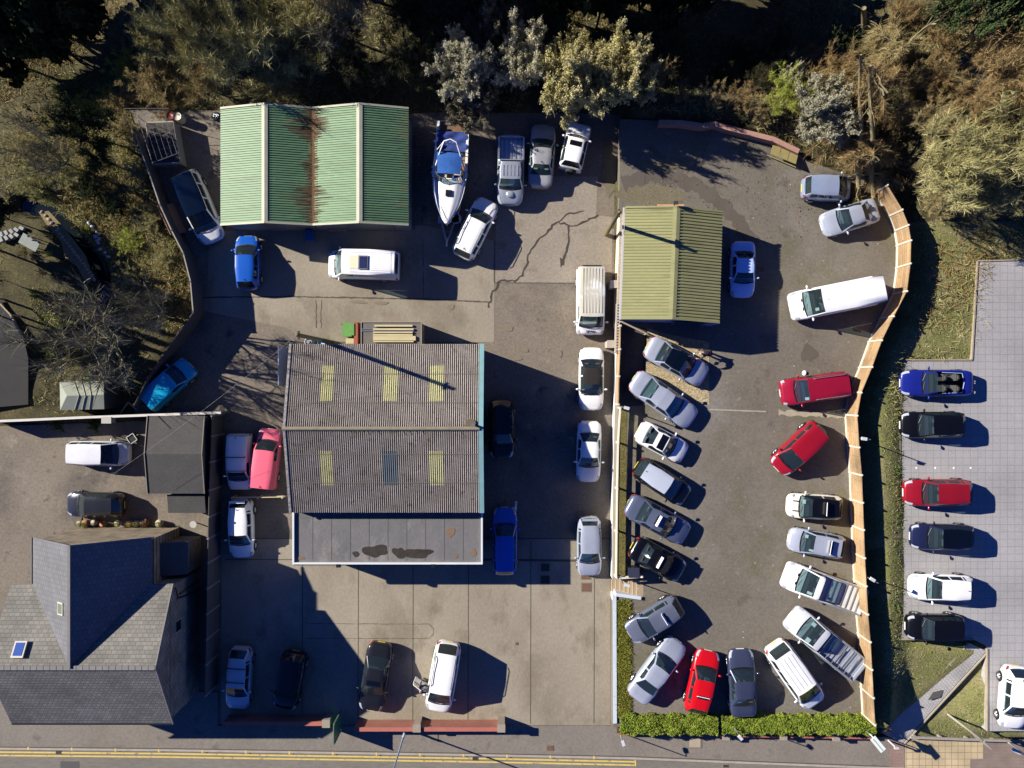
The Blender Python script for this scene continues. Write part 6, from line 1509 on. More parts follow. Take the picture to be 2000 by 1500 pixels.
tufts('verge_weeds', 'bright green weeds dotted over the verge', scatter(5200, 1660, 1935, 430, 1445, rg, inc=VG, wob=(.06, .047, .55)), .06, .22, .035, twig_mat('weed_leaves', (.10, .165, .016), (.17, .24, .035)), rg, 5)
tufts('verge_strip', 'rough grass along the right end of the verge by the pavement', scatter(3000, 1930, 2100, 1425, 1442, rg), .05, .16, .025, TW['straw'], rg, 4)
gp = rg.uniform(size=(5200, 2)); gq = np.stack([(1207 + 22 * gp[:, 0] - 1000) / S, (750 - (1174 + 222 * gp[:, 1])) / S, np.zeros(5200)], -1) * ((H - LOT) / H); gq[:, 2] = LOT + .05
tufts('lawn_strip', 'long yellow green grass in the strip beside the retaining wall', gq, .08, .22, .03, twig_mat('lawn_blades', (.16, .175, .022), (.25, .24, .05)), rg, 4, .5)
gl = rg.uniform(size=(1500, 2)); gq = np.stack([(1207 + 15 * gl[:, 0] - 1000) / S, (750 - (800 + 325 * gl[:, 1])) / S, np.zeros(1500)], -1) * ((H - LOT) / H); gq[:, 2] = LOT + .012
tufts('moss_tufts', 'mossy tufts along the foot of the rail fence', gq, .04, .10, .03, twig_mat('moss_blades', (.10, .085, .02), (.16, .13, .045)), rg, 3, .6)
def litter(name, lbl, n, x0, x1, y0, y1, m, size, inc=None, exc=(), zz=None):
    p = scatter(n, x0, x1, y0, y1, rg, inc, exc); 
    if zz is not None: p[:, 0] *= (H - zz) / H; p[:, 1] *= (H - zz) / H; p[:, 2] = zz
    p[:, 2] += .02; V, F = cards(p, rg.uniform(.6, 1.4, len(p)) * size, rg, .85); return tag(fastmesh(name, V, F, m), lbl, None, None, 'stuff')
litter('verge_stones', 'small pale stones and litter over the verge', 1500, 1690, 1930, 430, 1440, mat('pale_stone', (.30, .26, .20), (.44, .40, .33), rough=.9, scale=9), .07, VG)
litter('fallen_leaves', 'brown fallen leaves strewn over the verge and banks', 4500, 100, 1935, 130, 1440, mat('leaf_brown', (.15, .085, .03), (.24, .15, .06), rough=.9, scale=5), .09, None, (YARD, LEFTLOT, SALES, CARPARK))
litter('lot_litter', 'dead leaves blown over the upper end of the sales lot', 420, 1260, 1740, 250, 480, mat('leaf_brown', (.15, .085, .03)), .08, SALES, (), LOT + .01)
# clipped hedge: leaves through a bumpy slab
def hedge(name, lbl, x0, x1, n):
    a, b = P(x0, 1396, 1.5), P(x1, 1434, 1.5); o = thing(name, lbl, 'hedge', ((a.x + b.x) / 2, (a.y + b.y) / 2, .88))
    w, dpt, h = b.x - a.x, a.y - b.y, 1.0; rng = np.random.default_rng(n)
    u = rng.uniform(-.5, .5, (n, 2)); X = u[:, 0] * w; Y = u[:, 1] * dpt
    top = h * (.90 + .05 * np.sin(X * 1.9 + 3 * np.sin(X * .7)) + .04 * np.sin(X * 5.3 + 2 * np.sin(Y * 6)) + .03 * np.sin(Y * 9 + X * 3.7)) - .22 * (np.abs(u[:, 1]) * 2) ** 5
    edge = 1 + .10 * np.sin(X * 4.3) + .07 * np.sin(X * 9.7); Y = Y * edge
    Z = top - np.abs(rng.normal(size=n)) * .10; low = rng.random(n) < .25; Z[low] = rng.uniform(.05, .8, low.sum()); sg = np.sign(Y[low]); Y[low] = sg * dpt / 2 * edge[low] * rng.uniform(.85, 1.0, low.sum())
    V, F = cards(np.stack([X, Y, Z], -1), rng.uniform(.05, .10, n), rng, .45)
    fastmesh('foliage', V, F, twig_mat('hedge_leaves', (.115, .175, .018), (.27, .32, .045), scale=1.6, speck=.5), o)
    mb = MB()
    for k in range(int(w / .5)): x = -w / 2 + .25 + k * .5; mb.tube([(x, 0, -.1), (x + .05, .05, .3), (x - .05, -.04, .65)], [.04, .03, .02], 5)
    s = mb.build('stems', BARKD, o); s['kind'] = 'stuff'
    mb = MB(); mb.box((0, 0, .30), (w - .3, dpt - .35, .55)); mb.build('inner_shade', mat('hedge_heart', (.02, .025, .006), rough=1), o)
    return o
hedge('hedge', 'left part of the bright green hedge, below the diagonal silver saloon', 1211, 1401, 17000)
hedge('hedge', 'right part of the bright green hedge, below the red hatchback and white van', 1408, 1708, 27000)
# ------------------------------------------------------------------ boat on its trailer
BW = mat('boat_gelcoat', (.74, .74, .70), (.79, .79, .76), rough=.3, coat=.5, scale=1)
CANV = mat('blue_canvas', (.010, .065, .25), (.022, .115, .38), rough=.9, scale=3, speck=.1)
CANVD = mat('dark_blue_canvas', (.008, .022, .12), (.014, .045, .22), rough=.85, scale=3, speck=.2)
bow, stern = P(872, 440, 1.5), P(886, 238, 1.5)
bc = (bow + stern) / 2; bl = (bow - stern).length; ba = math.atan2(bow.y - stern.y, bow.x - stern.x)
boat = thing('motor_boat', 'white cabin motor boat with blue canvas covers, standing on a road trailer', 'boat', (bc.x, bc.y, 0), ba)
hw = [(-.5, .84), (-.42, .93), (-.25, .98), (0, 1.0), (.15, .96), (.28, .78), (.38, .52), (.46, .24), (.5, .02)]
BH, BB = 1.16, .55
W_ = lambda u: lerp_tab(hw, u) * BH
us = [-.5, -.45, -.38, -.25, -.1, .02, .12, .2, .28, .34, .4, .45, .48, .5]
zt_ = lambda u: 1.62 + .28 * max(0, u + .1)
mb = MB(); rows = []
for u in us:
    w = W_(u); kz = BB + .9 * max(0, u - .25) ** 1.3 * 3
    rows.append([(u * bl, s * y, z) for s, y, z in [(1, w, zt_(u)), (1, w * .96, zt_(u) - .25), (1, w * .80, (zt_(u) + kz) / 2 - .1), (1, w * .35, kz + .12), (1, 0, kz), (-1, w * .35, kz + .12), (-1, w * .80, (zt_(u) + kz) / 2 - .1), (-1, w * .96, zt_(u) - .25), (-1, w, zt_(u))]])
mb.grid(rows); mb.add(rows[0], [tuple(range(9))]); mb.build('hull', BW, boat, True)
mb = MB(); rows = []
for u in [.06, .12, .18, .24, .3, .36, .42, .46, .49]:
    w = W_(u) * .97; h = .22 * max(0, 1 - (u - .06) / .43) ** .6 + .02
    rows.append([(u * bl, y * w, zt_(u) + .02 + (h if abs(y) < .62 else h * .25 if abs(y) < .8 else 0)) for y in (-1, -.8, -.6, -.3, 0, .3, .6, .8, 1)])
mb.grid(rows); fd = mb.build('foredeck', BW, boat, True)
mb = MB(); mb.box((.205 * bl, .05, 1.98), (.42, .42, .05)); mb.build('hatch', mat('hatch_black', (.015, .015, .018), rough=.15), boat)
for s in (1, -1):
    mb = MB(); mb.bar((-.49 * bl, s * 1.0, 1.66), (.05 * bl, s * 1.10, 1.72), .16, .08); mb.build('side_deck', BW, boat)
mb = MB(); mb.box((-.17 * bl, 0, 1.15), (.52 * bl, 1.9, .1)); mb.build('cockpit_floor', mat('teak', (.16, .09, .045), (.21, .125, .065), rough=.9, scale=4, stretch=(1, 8, 1)), boat)
mb = MB(); mb.box((-.455 * bl, 0, 1.38), (.11 * bl, 1.75, .08)); mb.build('bathing_platform', mat('weathered_teak', (.13, .075, .035), (.20, .12, .06), rough=.9, scale=5, speck=.3), boat)
mb = MB(); mb.box((-.49 * bl, -.35, 1.45), (.3, .36, .06)); mb.build('boarding_ladder', ALLOY, boat)
mb = MB(); rows = []
for i in range(9):
    u = -.40 + .19 * i / 8; rows.append([(u * bl, y, 1.76 + .12 * math.sin(i * 1.9 + y * 3) * .5 - .14 * (1 - y * y / 1.2) + .05 * math.cos(y * 6 + i)) for y in [-1.02 + 2.04 * k / 10 for k in range(11)]])
mb.grid(rows); mb.build('tonneau_cover', CANVD, boat, True)
mb = MB(); rows = []
for i in range(7):
    u = -.16 + .20 * i / 6; w = .82 - .10 * i / 6 + .05; rows.append([(u * bl, y * w, 2.48 + .10 * (1 - y * y) + .03 * math.sin(i)) for y in [-1 + k / 5 for k in range(11)]])
mb.grid(rows); mb.build('sun_canopy', CANV, boat, True)
mb = MB(); mb.box((-.02 * bl, .55, 1.4), (.5, .55, .45)); mb.box((-.02 * bl - .25, .55, 1.75), (.12, .5, .4)); mb.build('helm_seat', mat('cream_vinyl', (.45, .42, .36), rough=.6), boat)
mb = MB(); mb.box((.06 * bl, -.5, 1.4), (.6, .6, .5)); mb.build('side_seat', mat('cream_vinyl', (.45, .42, .36)), boat)
mb = MB(); mb.box((.055 * bl, .5, 1.72), (.35, .6, .25)); mb.build('blue_bundle', CANV, boat)
mb = MB(); rows = []
for k in range(9):
    a = PI * (k / 8 - .5); rows.append([((.03 + .115 * math.cos(a)) * bl, .98 * math.sin(a), 1.78), ((.015 + .07 * math.cos(a)) * bl, .86 * math.sin(a), 2.22)])
mb.grid(rows); wsn = mb.build('windscreen', GLASS, boat, True)
mb = MB()
for r in (0, 1): mb.tube([q[r] for q in rows], .025, 5)
for k in (0, 2, 4, 6, 8): mb.tube(rows[k], .02, 5)
each(mb, 'frame', ALLOY, wsn)
mb = MB(); tb = [(-.02 * bl, 1.05, 1.75), (-.17 * bl, .62, 2.75), (-.245 * bl, .40, 2.98), (-.265 * bl, 0, 3.02), (-.245 * bl, -.40, 2.98), (-.17 * bl, -.62, 2.75), (-.02 * bl, -1.05, 1.75)]
mb.tube(tb, .04, 6); mb.build('arch', WHITE, boat, True)
mb = MB()
for s in (1, -1): mb.tube([(-.245 * bl, s * .40, 2.98), (-.20 * bl, s * 1.03, 1.75)], .03, 5)
mb.tube([(-.225 * bl, -.55, 2.85), (-.225 * bl, .55, 2.85)], .03, 5)
each(mb, 'arch_strut', WHITE, boat)
mb = MB()
for y in (-.25, 0, .2): mb.box((-.235 * bl, y, 2.95), (.1, .06, .22))
each(mb, 'rod_holder', ALLOY, boat)
mb = MB(); mb.tube([((u) * bl, s * W_(u) * .88, zt_(u) + .30) for s, u in [(1, .08), (1, .2), (1, .32), (1, .42), (1, .475), (-1, .475), (-1, .42), (-1, .32), (-1, .2), (-1, .08)]], .018, 5); mb.build('guard_rail', ALLOY, boat)
for u in (-.3, -.05, .0):
    for s in (1,): mb = MB(); mb.ball((u * bl, -1.22, 1.45), (.1, .09, .22), 8, 6); mb.build('fender', WHITE, boat, True)
tr = thing('boat_trailer', 'galvanised trailer with an A frame drawbar under the white motor boat', 'trailer', (bc.x, bc.y, 0), ba)
mb = MB()
for s in (1, -1): mb.bar((-.42 * bl, s * .75, .5), (.30 * bl, s * .75, .5), .10, .12); mb.bar((.30 * bl, s * .75, .5), (.62 * bl, s * .06, .5), .10, .12)
for u in (-.4, -.1, .2): mb.bar((u * bl, -.75, .5), (u * bl, .75, .5), .08, .1)
mb.build('frame', GALV, tr)['kind'] = 'stuff'
mb = MB(); mb.tube([(.60 * bl, 0, .5), (.68 * bl, 0, .5)], [.06, .08], 8); mb.build('hitch', ALLOY, tr)
mb = MB(); mb.tube([(.56 * bl, .0, 0.0), (.56 * bl, .0, .75)], .05, 8); mb.build('jockey_wheel', IRON, tr)
tm_, rm_ = wheel_meshes(.31, .21)
for u in (-.16, -.04):
    for s in (1, -1): o = link('wheel', tm_, tr, (u * bl, s * 1.0, .31)); o.rotation_euler = (0, 0, 0 if s == 1 else PI); link('rim', rm_, o)
mbd = thing('cover_board', 'pale sheet lying under the bow of the motor boat', 'board', tuple(P(876, 428, .55)), .05)
mb = MB(); mb.box((0, 0, 0), (1.45, .5, .04)); mb.cyl((.55, 0, -.02), .36, .04, 16); mb.build('sheet', mat('pale_lilac_sheet', (.38, .39, .47), rough=.6), mbd)
# ------------------------------------------------------------------ lamps, poles, wires, signs
def lamp(name, lbl, base, zb, head, zh, cat='lamp post', r=.035, group=None, hs=(.34, .20, .12)):
    a, b = P(*base, zb), P(*head, zh); o = thing(name, lbl, cat, tuple(a), 0, group)
    mb = MB(); top = Vector((0, 0, zh - zb)); d = b - a; d.z = 0
    mb.tube([(0, 0, 0), top * .98], [r * 1.3, r], 8); mb.build('pole', GALV, o, True)
    if d.length > .1: mb = MB(); mb.tube([top * .98, top + d * .9], .028, 6); mb.build('arm', GALV, o)
    e = top + d; mb = MB(); mb.box((e.x, e.y, e.z), hs, rz=math.atan2(d.y, d.x)); mb.build('lamp_head', mat('lamp_head_grey', (.50, .51, .52), rough=.4), o); return o
lamp('lot_lamp', 'lamp on a thin pole at the timber fence beside the red people carrier', (1657, 852), LOT, (1688, 857), LOT + 3.4)
lamp('lot_lamp', 'lamp on a thin pole at the timber fence beside the ribbed bed truck', (1671, 1115), LOT, (1704, 1132), LOT + 3.4)
lamp('lot_lamp', 'lamp arm at the top of the rail fence near the gravel bed', (1207, 793), LOT, (1224, 797), LOT + 2.2)
lamp('lot_lamp', 'lamp arm leaning over the concrete steps', (1208, 1124), LOT, (1225, 1143), LOT + 2.3)
lamp('hedge_lamp', 'short lamp standing at the pavement by the left end of the hedge', (1210, 1430), PZ, (1217, 1452), 2.8)
lamp('hedge_lamp', 'short lamp leaning out of the middle of the hedge', (1428, 1412), .9, (1446, 1441), 3.4)
lamp('corner_lamp', 'grey lamp at the bottom right corner by the knee rail', (1962, 1445), PZ, (1985, 1467), 2.6, hs=(.6, .22, .12))
sl = thing('street_lamp', 'tall grey street lamp post rising from the pavement by the brick wall', 'lamp post', tuple(P(793, 1423, PZ)))
mb = MB(); mb.tube([(0, 0, 0), (0, 0, 1.4), (0, 0, 1.45), (.02, -.02, 9.5)], [.09, .085, .06, .045], 10); mb.build('pole', mat('street_lamp_grey', (.34, .40, .48), (.42, .48, .56), rough=.4, metal=.3, scale=2), sl, True)
mb = MB(); mb.tube([(.02, -.02, 9.45), (.05, -.6, 9.7), (.06, -1.3, 9.75)], .035, 6); mb.build('arm', GALV, sl); mb = MB(); mb.box((.06, -1.6, 9.75), (.22, .65, .12)); mb.build('lamp_head', mat('lamp_head_grey', (.50, .51, .52)), sl)
POLE = mat('creosoted_pole', (.105, .085, .035), (.17, .145, .06), rough=.95, scale=3, stretch=(1, 1, .2), speck=.2)
def pole(lbl, base, zb, h, r):
    a = P(*base, zb); o = thing('telegraph_pole', lbl, 'pole', tuple(a)); mb = MB(); mb.tube([(0, 0, -.2), (0, 0, h)], [r * 1.25, r * .85], 10); mb.ball((0, 0, h), (r * .85, r * .85, .06), 8, 4); mb.build('pole', POLE, o, True)
    mb = MB(); mb.box((0, 0, h - .35), (.12, .5, .1)); mb.build('bracket', IRON, o); return o, a + Vector((0, 0, h))
_, top1 = pole('tall telegraph pole behind the corrugated workshop roof, shadow across it', (655, 671), 0, 9.8, .14)
_, top2 = pole('shorter telegraph pole at the corner of the olive roofed office', (1183, 458), 0, 7.2, .13)
wire = thing('overhead_wire', 'thin overhead telephone wire crossing the felt roofed garage', 'wire', tuple(top1)); e = P(218, 928, 4.6) - top1
mb = MB(); mb.tube([e * (i / 10) + Vector((0, 0, -1.0 * (1 - (2 * i / 10 - 1) ** 2))) for i in range(11)], .008, 4); mb.build('cable', mat('wire_grey', (.22, .21, .20), rough=.6), wire)
kr = thing('knee_rail', 'low grey timber knee rail along the pavement at the bottom right corner', 'rail', tuple(P(1780, 1444, PZ)))
mb = MB(); a, b = P(1779, 1440, .55), P(2060, 1450, .55); mb.bar(a - kr.location, b - kr.location, .16, .12); mb.build('rail', mat('weathered_rail', (.22, .20, .18), (.30, .27, .24), rough=.9, scale=4), kr)
mb = MB()
for i in range(6): p = a.lerp(b, (i + .15) / 5.5) - kr.location; mb.box((p.x, p.y + .06, .2), (.14, .14, .5))
each(mb, 'post', mat('weathered_rail', (.22, .2, .18)), kr)
sb = thing('sign_board', 'white sign board on two posts where the footpath meets the pavement', 'sign', tuple(Vector((*P(1710, 1447, 2.6)[:2], PZ))), -.88)
mb = MB()
for x in (-.35, .35): mb.tube([(x, 0, 0), (x, 0, 2.7)], .04, 6)
each(mb, 'post', GALV, sb); mb = MB(); mb.box((0, .0, 2.6), (1.05, .05, .55)); mb.build('board', mat('sign_green_white', (.60, .68, .63), rough=.5), sb); mb = MB(); mb.box((0, -.05, 2.93), (1.1, .42, .05)); mb.build('board_top', mat('sign_top', (.62, .68, .63), rough=.5), sb)
mb = MB(); mb.bar((-.5, -.07, 2.965), (.5, -.07, 2.965), .03, .02); mb.build('top_strip', GALV, sb)
ls = thing('small_post', 'short pale post lying shadowed beside the white sign board', 'post', tuple(P(1735, 1446, PZ)))
mb = MB(); mb.tube([(0, 0, 0), (0, 0, 1.1)], .06, 8); mb.build('post', mat('pale_post', (.5, .5, .5), rough=.5), ls); mb = MB(); mb.box((0, 0, 1.15), (.3, .14, .12)); mb.build('cap', mat('pale_post', (.5, .5, .5)), ls)
sp = thing('sign_post', 'grey sign post with a narrow board in the verge by the knee rail', 'sign', tuple(P(1850, 1394, .5)))
SPM = mat('sign_post_timber', (.26, .24, .19), (.34, .31, .25), rough=.8, scale=3)
mb = MB(); mb.tube([(0, 0, -.3), (0, 0, 4.2)], .07, 8); mb.build('post', SPM, sp, True)
mb = MB(); mb.bar((.12, -.10, 3.2), (.60, -.62, 3.2), .05, 1.7); mb.build('board', SPM, sp)
hy = thing('fire_hydrant', 'small red hydrant marker at the end of the timber fence', 'hydrant', tuple(P(1727, 1421, .15)))
REDP = mat('hydrant_red', (.55, .02, .02), rough=.4); mb = MB(); mb.tube([(0, 0, 0), (0, 0, .5), (.02, 0, .7)], [.10, .10, .06], 8); mb.ball((.02, 0, .72), .09, 8, 6); mb.build('pillar', REDP, hy); mb = MB(); mb.box((.12, -.05, .5), (.2, .1, .1)); mb.build('outlet', REDP, hy)
# ------------------------------------------------------------------ loose things about the yard
WOODP = mat('pale_plank', (.42, .36, .20), (.54, .47, .28), rough=.9, scale=3, stretch=(.3, 3, 1), speck=.15)
ss = thing('flat_roofed_store', 'low store with a flat grey felt roof against the back of the workshop', 'store', (0, 0, 0))
a, b = P(705, 629, 2.0), P(824, 672, 2.0)
mb = MB(); mb.prism([(a.x + .05, b.y), (b.x - .05, b.y), (b.x - .05, a.y - .05), (a.x + .05, a.y - .05)], -.1, 1.95); mb.build('wall', mat('store_wall', (.20, .16, .12), rough=.9), ss)
mb = MB(); mb.prism([(a.x, b.y), (b.x, b.y), (b.x, a.y), (a.x, a.y)], 1.955, 2.03); mb.build('roof', mat('store_felt', (.105, .095, .082), (.15, .135, .12), rough=.95, scale=2, speck=.2), ss)
mb = MB()
mb.bar((a.x + .03, a.y, 2.06), (b.x, a.y, 2.06), .06, .06); mb.bar((b.x - .03, a.y, 2.055), (b.x - .03, b.y, 2.055), .06, .06); mb.bar((a.x + .03, a.y, 2.055), (a.x + .03, b.y, 2.055), .06, .06)
each(mb, 'edge_trim', mat('store_trim', (.25, .22, .18), rough=.8), ss)
PG = 'timber lengths lying on the flat roofed store'
for i, (y, x0, x1, w) in enumerate(((636, 731, 806, .12), (643, 729, 808, .12), (649, 729, 806, .10), (654, 729, 806, .12), (660.5, 729, 812, .30), (667, 730, 808, .08))):
    p, q = P(x0, y, 2.1), P(x1, y + .4, 2.1); o = thing('timber_plank', 'pale timber length lying on the flat roofed store', 'plank', tuple((p + q) / 2), 0, PG); mb = MB(); mb.box((0, 0, .02), ((q - p).length, w, .10)); mb.build('plank', WOODP, o)
o = thing('steel_bars', 'two long steel bars beneath the timber lengths on the flat roofed store', 'bars', tuple(P(765, 645, 2.06)))
mb = MB()
for y in (-.05, .08): mb.box((-.3, y, .01), (3.6, .05, .05))
each(mb, 'bar', ALLOY, o)
gb = thing('green_bin', 'open green plastic bin beside the flat roofed store', 'bin', tuple(P(686, 646, 0)))
GB = mat('green_plastic', (.09, .25, .05), (.12, .30, .07), rough=.5, scale=2)
mb = MB(); mb.prism([(-.40, -.42), (.40, -.42), (.40, .42), (-.40, .42)], .1, .95); mb.build('bin_body', GB, gb); mb = MB(); mb.box((-.08, 0, 1.0), (.62, .92, .06)); mb.box((.30, .02, 1.03), (.22, .80, .05)); mb.build('lid', GB, gb)
mb = MB(); mb.box((-.36, .36, 1.0), (.14, .14, .04)); mb.build('handle', BLACK, gb)
bx = thing('wooden_crate', 'stack of red and pale boards between the green bin and the store', 'crate', tuple(P(700, 655, 0)))
mb = MB(); mb.box((.02, .1, .5), (.26, 1.5, 1.0)); mb.build('red_board', mat('rust_board', (.28, .08, .05), rough=.9), bx); mb = MB(); mb.box((-.42, -.45, .45), (.55, .36, .9)); mb.build('pale_board', WOODP, bx)
dr = thing('blue_drum', 'light blue plastic drum against the back of the workshop', 'drum', tuple(P(634, 671, 0)))
mb = MB(); mb.tube([(0, 0, 0), (0, 0, .1), (0, 0, .5), (0, 0, .86), (0, 0, .92)], [.27, .29, .31, .29, .25], 16); mb.build('barrel', mat('sky_blue_plastic', (.10, .32, .55), rough=.4), dr, True); mb = MB(); mb.cyl((.1, .05, .92), .05, .03, 8); mb.build('bung', BLACK, dr)
ds = thing('grey_tank', 'round grey tank lid left of the blue drum', 'tank', tuple(P(609, 669, 0)))
mb = MB(); mb.tube([(0, 0, 0), (0, 0, .85), (0, 0, .95)], [.30, .32, .22], 16); mb.build('tank', mat('grey_plastic', (.36, .36, .37), rough=.6), ds, True); mb = MB(); mb.cyl((0, 0, .95), .12, .05, 12); mb.build('lid', mat('grey_plastic', (.36, .36, .37)), ds)
gs_ = thing('glass_sheet', 'pale blue sheet leaning on the west wall of the workshop', 'sheet', tuple(P(567, 716, 0)))
mb = MB(); mb.bar((-.1, -1.3, 1.3), (-.1, 1.3, 1.3), .05, 2.4); mb.build('sheet', mat('pale_blue_sheet', (.34, .37, .50), rough=.4), gs_)
wb_ = thing('wheelie_bin', 'blue wheeled bin in shade under the front eave of the green shed', 'bin', tuple(P(611, 464, 0)))
BB_ = mat('blue_bin_plastic', (.02, .08, .25), rough=.5)
mb = MB(); mb.prism([(-.24, -.28), (.24, -.28), (.24, .28), (-.24, .28)], .08, 1.0); mb.build('bin_body', BB_, wb_); mb = MB(); mb.box((0, -.03, 1.04), (.54, .68, .06)); mb.build('lid', BB_, wb_); mb = MB(); mb.tube([(-.22, .36, 1.0), (.22, .36, 1.0)], .025, 6); mb.build('handle', BLACK, wb_)
op = thing('orange_plank', 'orange plank lying by the front wall of the green shed', 'plank', tuple(P(659, 450, .6)), -.03); mb = MB(); mb.box((0, 0, 0), (1.15, .16, .05)); mb.build('plank', mat('orange_timber', (.46, .20, .09), (.54, .28, .14), rough=.9, scale=3), op)
ply = thing('plywood_sheet', 'brown board leaning on the bank fence beside the white people carrier', 'board', tuple(P(345, 432, .05)), -1.14)
mb = MB(); mb.box((0, 0, .75), (2.2, .05, 1.2), M4=Matrix.Rotation(.75, 3, 'X')); mb.build('sheet', mat('ply_brown', (.26, .14, .085), (.32, .18, .11), rough=.9, scale=2), ply)
def tyre(lbl, x, y, z, r=.33):
    o = thing('tyre', lbl, 'tyre', tuple(P(x, y, z))); t = link('tread', wheel_meshes(.31, .21)[0], o, (0, 0, .11)); t.rotation_euler = (PI / 2, 0, 0); q = link('rim', wheel_meshes(.31, .21)[1], o, (0, 0, .11)); q.rotation_euler = (PI / 2, 0, 0); return o
tyre('old car tyre lying behind the left end of the green shed', 423, 228, 0)
for x, y, c, lb in ((356, 235, (.50, .47, .36), 'cream topped drum between the wire cage and the green shed'), (343, 233, (.22, .05, .025), 'rusty red drum beside the cream topped drum')):
    o = thing('oil_drum', lb, 'drum', tuple(P(x, y, 0))); mb = MB(); mb.tube([(0, 0, 0), (0, 0, .3), (0, 0, .32), (0, 0, .34), (0, 0, .85)], [.28, .28, .30, .28, .28], 16); mb.build('barrel', mat('drum_%d' % x, c, rough=.6), o, True); mb = MB(); mb.cyl((.12, .1, .85), .04, .03, 8); mb.build('bung', IRON, o)
# wire mesh cage on a box
cg = thing('wire_cage', 'open wire mesh cage on a pale metal box by the bank', 'cage', (0, 0, 0))
qz = 1.1; c4 = [P(283, 238, qz), P(338, 236, qz), P(352, 318, qz), P(296, 322, qz)]
mb = MB(); mb.prism([tuple(p)[:2] for p in c4], 0, qz); mb.build('box', mat('box_panel', (.24, .23, .20), (.30, .29, .25), rough=.7, scale=2), cg)
q1 = [P(268, 226, 2.5), P(318, 214, 2.5), P(346, 300, 2.5), P(298, 318, 2.5)]
mb = MB(); mb.prism([(p.x + (c4[0] + c4[2]).x / 2 * 0, p.y) for p in [c.lerp((c4[0] + c4[2]) / 2, .06) for c in c4]], qz + .005, qz + .02); mb.build('rubbish_layer', mat('cage_rubbish', (.018, .020, .026), (.075, .062, .045), rough=.95, scale=4, contrast=.3), cg)
mb = MB()
for i in range(4): mb.tube([q1[i], q1[(i + 1) % 4]], .02, 5); mb.tube([c4[i], q1[i]], .02, 5)
mb.tube([P(241, 212, 2.6), P(330, 212, 2.6)], .02, 5); mb.tube([P(241, 222, 2.6), P(272, 300, 2.2)], .03, 5)
each(mb, 'cage_rail', mat('dull_steel', (.10, .105, .12), rough=.6), cg)
mb = MB()
for i in range(2, 10, 2):
    mb.tube([q1[0].lerp(q1[3], i / 10), q1[1].lerp(q1[2], i / 10)], .004, 3, cap=False); mb.tube([q1[0].lerp(q1[1], i / 10), q1[3].lerp(q1[2], i / 10)], .006, 3, cap=False)
mesh_ = mb.build('wire_mesh', mat('dull_steel', (.20, .21, .23)), cg); mesh_['kind'] = 'stuff'
# pallets and stacked frames in the shade right of the green shed
for i, (x, y, rz, lb) in enumerate(((818, 308, 0, 'wooden pallet in shade between the green shed and the boat'), (822, 270, .3, 'tilted wooden pallet in shade behind the boat stern'), (815, 340, .05, 'lower wooden pallet in shade beside the green shed wall'))):
    o = thing('wooden_pallet', lb, 'pallet', tuple(P(x, y, 0)), rz); mb = MB()
    for k in range(6): mb.box((0, -.5 + .2 * k, .13), (1.0, .1, .02))
    each(mb, 'slat', mat('grey_wood', (.13, .11, .085), (.19, .16, .12), rough=.9, scale=3), o); mb = MB()
    for k in (-.45, 0, .45): mb.box((k, 0, .06), (.09, 1.1, .11))
    each(mb, 'runner', mat('grey_wood', (.13, .11, .085)), o)
pl = thing('pallet_board', 'pale three board timber sheet leaning on the pink wall by the pale shrub', 'boards', tuple(P(1530, 300, LOT + .1)), -.38)
mb = MB()
for k in (-.62, 0, .62): mb.box((k, -.1, .35), (.58, 1.05, .05), M4=Matrix.Rotation(-.45, 3, 'X'))
each(mb, 'board', mat('mossy_board', (.24, .20, .075), (.32, .27, .11), rough=.9, scale=2, speck=.15), pl); mb = MB(); mb.bar((-1.0, -.55, .12), (1.1, -.6, .12), .06, .05); mb.build('batten', mat('mossy_board', (.24, .2, .075)), pl)
tr2 = thing('timber_rail', 'thin pale timber rail fence across the gap left of the workshop', 'rail', tuple(P(512, 968, 0)))
mb = MB(); mb.bar((-1.75, -.02, 1.0), (1.75, .05, 1.0), .05, .10); mb.bar((-1.75, -.02, .55), (1.75, .05, .55), .05, .10); each(mb, 'rail', WOODP, tr2); mb = MB()
for x in (-1.75, 0, 1.7): mb.box((x, 0, .55), (.09, .09, 1.1))
each(mb, 'post', WOODP, tr2)
bk = thing('black_bin', 'blue black lidded bin by the steps, behind the black saloon', 'bin', tuple(P(1234, 1112, LOT)))
mb = MB(); mb.prism([(-.33, -.30), (.33, -.30), (.33, .30), (-.33, .30)], .05, .9); mb.build('bin_body', BLACK, bk); mb = MB(); mb.box((0, 0, .95), (.72, .66, .08)); mb.build('lid', mat('blue_black_plastic', (.03, .035, .06), rough=.4), bk)
bg_ = thing('plastic_bag', 'white bag hanging on the wing mirror of the dark red van', 'bag', tuple(P(1570, 729, LOT + 1.0)))
mb = MB(); mb.ball((0, 0, .1), (.15, .2, .2), 9, 6); mb.build('bag', WHITE, bg_, True); mb = MB(); mb.ball((.2, -.02, .06), (.12, .13, .14), 8, 5); mb.build('knot', BLACK, bg_, True)
hp = thing('white_standpipe', 'white post with round grey heads in shade by the nose of the blue estate car', 'post', tuple(P(1007, 992, 0)))
mb = MB(); mb.box((0, 0, .6), (.07, .07, 1.2)); mb.tube([(0, 0, 1.15), (0, .5, 1.25)], .05, 6); mb.build('post', WHITE, hp); mb = MB(); mb.ball((0, .55, 1.25), (.12, .12, .1), 10, 6); mb.build('head', mat('head_grey', (.35, .37, .4), rough=.5), hp); mb = MB(); mb.ball((-.14, .2, 1.2), (.12, .07, .06), 8, 5); mb.build('tap', mat('cream_tap', (.6, .55, .42), rough=.5), hp)
